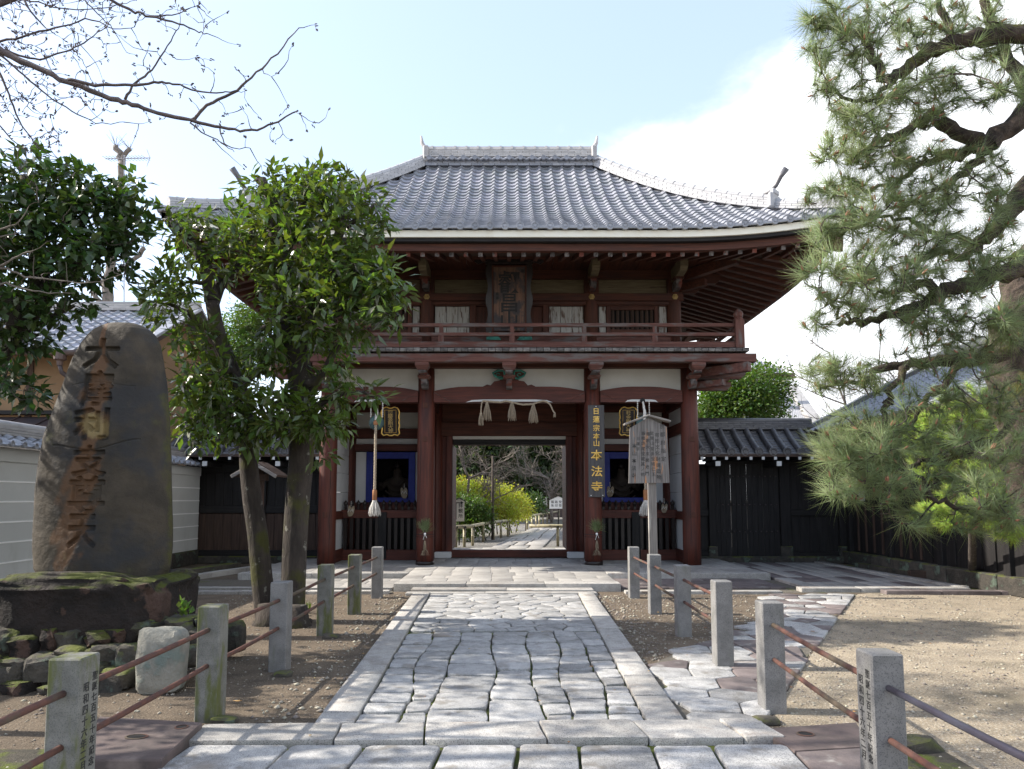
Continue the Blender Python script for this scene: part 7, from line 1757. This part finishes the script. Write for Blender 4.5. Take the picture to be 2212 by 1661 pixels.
# --- lime-green young pines behind it, conifer by the side gate
def puff_tree(name, lab, base, blobs, m, per, ln, wd, trunk_m='bark', needle=False, tr=.10, group=None, spread=1.2, rad=.3, cat='tree', twig=.01):
    r = thing(name, lab, cat, tuple(base), group); mb = MB(); top = Vector(P(*blobs[0][:2], blobs[0][4])); nodes = limb(mb, [Vector(base) - Vector((0, 0, .1)), Vector(base).lerp(top, .5) + Vector((random.uniform(-.1, .1), 0, 0)), top], tr, tr * .3, 7, 5)
    for b in blobs[1:]:
        c = P(b[0], b[1], b[4]); a = min(nodes[3:] or nodes, key=lambda q: (q - c).length + (abs(q.z - c.z) if q.z > c.z else 0)); nodes += limb(mb, [a, a.lerp(c, .5) + Vector((0, 0, .1)), c], tr * .35, tr * .12, 5, 3)
    mb.build('trunk', trunk_m, r, True); tips = blob_pts(blobs); mb = MB(); dirs = grow(mb, nodes, tips, twig * .3, twig, .1, steps=3, sides=3); mb.build('twigs', trunk_m, r, kind='stuff')
    (needles if needle else leaves)('needles' if needle else 'leaves', r, tips, dirs, per, ln, wd, m, *(() if needle else (spread, .1, rad))); return r
puff_tree('young_pine', 'bright lime-green young pine behind the big pine on the right', G(2100, 1262), [(2080, 880, 80, 60, 9.5, .7, 60), (2000, 940, 70, 50, 9.5, .6, 50), (2120, 1040, 100, 60, 9.2, .7, 80), (2050, 1110, 90, 36, 9.0, .6, 60), (2180, 1130, 70, 40, 9.0, .6, 50), (2180, 950, 60, 60, 9.5, .6, 40), (1990, 1000, 40, 40, 9.5, .5, 20)], 'leaflime', 60, .15, .006, needle=True, tr=.08)
puff_tree('conifer', 'sunlit yellow-green conifer behind the side gate roof', (11.0, 28.0, .1), [(1640, 840, 60, 36, 28, 1.2, 70), (1590, 870, 70, 40, 28, 1.2, 90), (1550, 900, 50, 24, 28, 1.0, 50), (1660, 885, 40, 26, 28, 1.0, 40), (1535, 880, 30, 28, 28, .8, 26)], 'leafgreen', 60, .16, .09, rad=.55)

# --- bare and pollarded trees behind
def bare_tree(lab, base, h, spread, seed, m='bark', r0=.14, levels=4, kids=4, name='bare_tree', group=None, first=.35):
    random.seed(seed); r = thing(name, lab, 'tree', tuple(base), group); mb = MB(); tw = MB()
    def br(p, d, l, rr, lev):
        pts = [p]; q = p
        for i in range(4): d = (d + Vector((random.gauss(0, .13), random.gauss(0, .13), random.gauss(.05, .08)))).normalized(); q = q + d * l / 4; pts.append(q)
        (mb if lev < 2 else tw).tube(pts, [rr * (1 - .14 * i) for i in range(5)], 6 if lev < 2 else 3, lev < 2)
        if lev >= levels: return
        for i in range(kids + (lev > 1)):
            a = pts[random.randint(1 if lev else 2, 4)]; v = Vector((random.gauss(0, 1), random.gauss(0, 1), random.gauss(0, .6))).normalized(); br(a, (d * .75 + v * spread).normalized(), l * random.uniform(.5, .75), rr * .5, lev + 1)
    br(Vector(base) - Vector((0, 0, .1)), Vector((0, 0, 1)), h * first, r0, 0); mb.build('trunk', m, r, True)
    tw.build('twigs', m, r, kind='stuff'); return r
bare_tree('leafless grey tree behind the side gate beside the balcony end', (13.2, 27, .1), 10.5, .9, 3, 'barkcherry', .16, 4, 5, group='bare trees behind the side gate')
bare_tree('leafless tree right of the pale hall roof behind the pine', (17.5, 30, .1), 13, .9, 4, 'barkcherry', .18, 4, 5, group='bare trees behind the side gate')
bare_tree('faint bare treetop just over the left slope of the gate roof', (-6.8, 34, .1), 19, .7, 9, 'barkcherry', .2, 4, 4)
# pollarded ginkgo-like tree behind the house
r = thing('pollarded_tree', 'tall pollarded trunk with cut limbs rising behind the house roof', 'tree', (-14.5, 27, 0)); mb = MB()
Yp = 27.0
for pts, a, b in (([(222, 1000), (230, 800), (232, 640), (240, 560), (258, 470), (262, 400), (264, 350)], .32, .18), ([(264, 352), (258, 335), (250, 316)], .14, .16), ([(264, 352), (272, 335), (280, 322)], .12, .13), ([(218, 660), (205, 635), (190, 610), (176, 600)], .15, .10), ([(232, 620), (200, 590), (180, 560)], .14, .12), ([(232, 600), (262, 585), (290, 560), (312, 535)], .12, .12), ([(240, 540), (225, 500), (205, 470)], .12, .10), ([(258, 480), (276, 470), (288, 450)], .10, .10), ([(228, 668), (250, 668), (270, 660)], .12, .06)):
    limb(mb, [P(x, y, Yp) for x, y in pts], a * .72, b * .7, 8, 3, .03)
mb.build('trunk', 'barkpale', r, True)
mb = MB()
for _ in range(60):
    a = random.choice([(250, 316), (280, 322), (176, 600), (312, 535), (205, 470), (288, 450)]); p = P(*a, Yp); v = Vector((random.gauss(0, .5), random.gauss(0, .3), random.random())); mb.tube([p, p + v * .6], [.012, .004], 3, False)
mb.build('twigs', 'barkpale', r, kind='stuff')
puff_tree('background_tree', 'pale yellow-green tree glimpsed between the trunk and the gate', (-11.5, 28.0, 0), [(520, 740, 50, 60, 28, 1.2, 80), (500, 800, 40, 50, 28, 1.2, 60), (545, 690, 30, 40, 28, 1, 40)], 'leafgreen', 50, .16, .08, rad=.5)

# ================================================================ BEYOND THE GATE
random.seed(77); np.random.seed(77)
def hedge(name, lab, base, bl, m, per, ln, wd, rad, cat='shrub'):
    r = thing(name, lab, cat, tuple(base)); tips = blob_pts(bl, surf=.3); mb = MB(); nodes = []
    for b in bl: c = P(b[0], b[1], b[4]); nodes += limb(mb, [Vector((c.x + random.uniform(-.2, .2), c.y, .1)), Vector((c.x, c.y, (c.z + .1) / 2)), c], .03, .01, 5, 2)
    dirs = grow(mb, nodes, tips, .004, .012, .1, steps=3, sides=3); mb.build('stems', 'bark', r, kind='stuff'); leaves('leaves', r, tips, dirs, per, ln, wd, m, 1.1, 0, rad); return r
hedge('yellow_shrub', 'long sunlit yellow-green shrub hedge behind the gate opening', (-1.3, 30, .1), [(975, 1066, 34, 26, 28, .8, 50), (1010, 1064, 34, 26, 29, .9, 60), (1042, 1068, 34, 26, 29.5, .9, 60), (1072, 1076, 32, 26, 30, .9, 70), (1098, 1084, 28, 26, 31, 1.0, 60), (1120, 1092, 22, 24, 32, 1.0, 50), (1136, 1100, 12, 18, 33, .8, 24), (1065, 1102, 40, 26, 28.5, .8, 80), (1100, 1110, 26, 18, 29.5, .8, 40), (1020, 1094, 40, 30, 28, .8, 60)], 'leafyellow', 30, .13, .065, .28)
hedge('green_shrub', 'darker green rounded shrub in front of the yellow hedge', (-1.9, 24.5, .1), [(980, 1105, 26, 32, 25.4, .6, 60), (1012, 1108, 30, 34, 25.4, .6, 80), (1040, 1120, 22, 26, 25.6, .5, 50), (1000, 1136, 40, 20, 25, .5, 50)], 'leafgreen', 34, .12, .05, .28)
hedge('dark_shrub', 'small dark shrub before the far white wall', (1.5, 42, .1), [(1150, 1086, 14, 16, 42, 1.0, 40), (1160, 1096, 12, 10, 41, .8, 24)], 'leafdark', 30, .2, .1, .4)
for i, (x, y, Y, lab, bl) in enumerate(((1000, 0, 46, 'dark evergreen mass left behind the yellow hedge', [(995, 960, 46, 50, 46, 2, 90), (1040, 985, 46, 50, 46, 2, 90), (1000, 1010, 50, 30, 45, 2, 60), (1075, 990, 40, 46, 47, 2, 80), (960, 990, 50, 60, 46, 2, 60), (1010, 1040, 60, 20, 45, 2, 50)]),
        (1120, 0, 50, 'tall dark evergreen in the middle of the gate opening', [(1075, 955, 34, 26, 50, 2, 50), (1110, 1010, 40, 34, 50, 2, 80), (1140, 980, 26, 30, 51, 2, 40), (1150, 1035, 34, 20, 50, 2, 50), (1110, 1050, 40, 12, 50, 2, 40)]),
        (1190, 0, 52, 'olive tree beyond the right side of the gate opening', [(1180, 950, 36, 28, 52, 2, 60), (1200, 1000, 34, 34, 52, 2, 60), (1230, 970, 30, 40, 52, 2, 40), (1215, 1035, 30, 20, 50, 2, 30)]))):
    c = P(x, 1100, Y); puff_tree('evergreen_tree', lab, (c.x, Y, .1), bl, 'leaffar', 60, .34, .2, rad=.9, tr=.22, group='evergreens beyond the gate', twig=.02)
bare_tree('bare pale-barked plum tree left beyond the gate', (-1.6, 27.5, .1), 6.4, 1.0, 14, 'barkpale', .10, 4, 5, group='bare trees beyond the gate', first=.38)
bare_tree('bare pale tree before the far white wall', (2.6, 44, .1), 8.2, .8, 15, 'barkpale', .12, 4, 5, group='bare trees beyond the gate')
bare_tree('bare tree at the right edge of the gate opening', (3.9, 36, .1), 8, .9, 17, 'barkpale', .16, 4, 5, group='bare trees beyond the gate')
random.seed(78)
# low bamboo fences
def bamboo(lab, pix, z=PZ, h=.56, over=.3, loc=None):
    ps = [G(x, y, z) for x, y in pix]; r = thing('bamboo_fence', lab, 'bamboo fence', tuple(sum(ps, Vector()) / len(ps)), 'low bamboo fences beyond the gate')
    for p in ps: MB().lathe((p.x, p.y, 0), [(.045, z - .05), (.045, z + h * .5), (.05, z + h * .51), (.045, z + h * .52), (.045, z + h), (.01, z + h)], 8).build('fence_post', 'bamboo', r, True)
    l = [p + Vector((0, 0, h + .045)) for p in ps]; l = [l[0] + (l[0] - l[1]).normalized() * over] + l + [l[-1] + (l[-1] - l[-2]).normalized() * over]
    mb = MB(); mb.tube(l, .055, 8); mb.build('top_pole', 'bamboo', r, True)
    for p in ps: MB().lathe((p.x, p.y, 0), [(.062, z + h + .0), (.065, z + h + .03), (.062, z + h + .06)], 8).build('cord_tie', 'ink', r)
bamboo('low bamboo fence before the green shrub, left end', [(960, 1183), (985, 1181), (1003, 1180)])
bamboo('low bamboo fence before the yellow hedge, middle stretch', [(1021, 1177), (1044, 1169), (1066, 1164), (1082, 1160), (1097, 1157)])
bamboo('low bamboo fence along the far left side of the inner path', [(1139, 1142), (1149, 1140), (1158, 1137), (1165, 1135), (1173, 1132.5), (1182, 1130), (1190, 1128), (1207, 1123)])
bamboo('low bamboo fence at the right edge of the gate opening', [(1205, 1178), (1238, 1178)], over=.9)
r = thing('wooden_pole', 'tall thin brown pole standing in front of the yellow hedge', 'pole', tuple(G(1064, 1166, PZ))); p = G(1064, 1166, PZ)
MB().lathe((p.x, p.y, 0), [(.05, PZ), (.045, 2.0), (.04, P(1064, 985, p.y).z)], 8).build('pole_shaft', 'bark', r, True)
# white arrow sign
Yw = 22.6; pa, pb_ = P(981, 1126, Yw), P(1003, 1083, Yw)
r = thing('direction_sign', 'white house-shaped direction sign with black arrow and three characters', 'direction sign', (pa.x, Yw, PZ))
cx_ = (pa.x + pb_.x) / 2; hw = (pb_.x - pa.x) / 2; mb = MB(); mb.prism([(cx_ - hw, pa.z), (cx_ + hw, pa.z), (cx_ + hw * 1.02, pb_.z), (cx_, pb_.z + .09), (cx_ - hw * 1.02, pb_.z)], Yw - .015, Yw + .015); fixn(mb.build('board', 'signwhite', r))
for s in (-1, 1): MB().beam((cx_, Yw, pb_.z + .11), (cx_ + s * hw * 1.35, Yw, pb_.z - .0), .12, .025, .003).build('roof_slat', 'dark_x', r)
MB().box(cx_ - .02, cx_ + .02, Yw + .016, Yw + .05, PZ, pa.z + .1, .003).build('stake', 'dark_z', r)
mb = MB()
for i, c_ in enumerate('拝観所'): write(mb, c_, (cx_ + hw * .28, Yw - .0155, pb_.z - .13 - i * .165), (1, 0, 0), (0, 0, 1), .145, .001)
mb.build('lettering', 'ink', r, kind='stuff')
za = pb_.z - .03; mb = MB(); mb.prism([(cx_ - hw * .70, pa.z + .06), (cx_ - hw * .52, pa.z + .06), (cx_ - hw * .52, za - .03), (cx_ + hw * .3, za - .03), (cx_ + hw * .3, za - .06), (cx_ + hw * .85, za - .01), (cx_ + hw * .3, za + .045), (cx_ + hw * .3, za), (cx_ - hw * .70, za)], Yw - .018, Yw - .0155); fixn(mb.build('arrow', 'ink', r))
# small white sign further back
Yv = 40; q = P(1206, 1088, Yv); r = thing('direction_sign', 'small far white roofed sign near the white wall', 'direction sign', (q.x, Yv, PZ)); hw = .5
mb = MB(); mb.prism([(q.x - hw, q.z - .28), (q.x + hw, q.z - .28), (q.x + hw, q.z + .2), (q.x, q.z + .42), (q.x - hw, q.z + .2)], Yv - .02, Yv + .02); fixn(mb.build('board', 'signwhite', r))
for s in (-1, 1): MB().beam((q.x, Yv, q.z + .45), (q.x + s * .62, Yv, q.z + .18), .12, .035, .003).build('roof_slat', 'dark_x', r)
MB().box(q.x - .03, q.x + .03, Yv + .02, Yv + .06, PZ, q.z, 0).build('stake', 'dark_z', r)
mb = MB()
for i, c_ in enumerate('順路受付'): write(mb, c_, (q.x - .33 + i * .22, Yv - .021, q.z + .1), (1, 0, 0), (0, 0, 1), .17, .001)
for i, c_ in enumerate('朱印受付'): write(mb, c_, (q.x - .33 + i * .22, Yv - .021, q.z - .1), (1, 0, 0), (0, 0, 1), .17, .001)
mb.build('lettering', 'ink', r, kind='stuff')
# far white wall with tiled coping and roof behind
Yf_ = 58; zb_, zt_ = .2, zz(1066, Yf_)
r = thing('plaster_wall', 'far white lined wall with tile coping across the inner grounds', 'wall', (3, Yf_, .1))
MB().box(-6, 16, Yf_, Yf_ + .3, zz(1093, Yf_), zt_, 0).build('wall_face', 'wallplaster', r); MB().box(-6, 16, Yf_ - .1, Yf_ + .3, 0, zz(1093, Yf_), 0).build('footing', 'concrete', r)
for i in range(5): z = zz(1093, Yf_) + (zt_ - zz(1093, Yf_)) * (i + .7) / 5.6; MB().box(-6, 16, Yf_ - .02, Yf_, z - .02, z + .02, 0).build('white_line', 'wallline', r)
roll_roof(r, -6, 16, Yf_ - .6, zt_ + .02, Yf_ + .15, zt_ + .40, .5, 'tiledark'); mb = MB(); mb.tube([(-6, Yf_ + .15, zt_ + .5), (16, Yf_ + .15, zt_ + .5)], .14, 8); mb.build('ridge_cap', 'tiledark', r, True)
r = thing('temple_hall', 'grey temple hall roof seen over the far white wall', 'temple hall', (6, 70, 0))
MB().box(2.5, 14, 66, 76, 0, 2.4).build('wall', 'plaster', r); mb = MB(); mb.prism([(1.0, 2.3), (3.0, 3.3), (9, 3.3), (15, 2.3)], 65, 77); fixn(mb.build('roof', 'tiledark', r))
r = thing('temple_hall', 'pale tiled roof corner at the upper right of the gate opening', 'temple hall', (10, 60, 0))
mb = MB(); a, b = P(1190, 985, 60), P(1222, 955, 60); mb.prism([(P(1188, 955, 60).x, zz(968, 60)), (P(1224, 986, 60).x, zz(984, 60)), (16, zz(990, 60)), (16, 9), (P(1195, 930, 60).x, 8.5)], 59, 63); fixn(mb.build('roof', 'hipridge', r)); MB().box(8.5, 16, 60.5, 63, 0, 4.5).build('wall', 'dark_x', r)
# grass tufts and small greenery
def grass(name, lab, spots, m='leafgreen', ln=.10, wd=.02, per=26):
    r = thing(name, lab, 'plant', tuple(spots[0])); leaves('leaves', r, spots, [Vector((0, 0, 1))] * len(spots), per, ln, wd, m, .5, -.3, .05)
grass('weed', 'small bright green weed at the foot of the right leaning trunk', [G(655, 1330), G(665, 1325), G(648, 1322)], ln=.14, wd=.035, per=14)
grass('weed', 'small rounded leaved weed beside the monument boulder', [P(398, 1312, 6.4), P(405, 1325, 6.4), P(390, 1330, 6.4)], ln=.06, wd=.045, per=10)
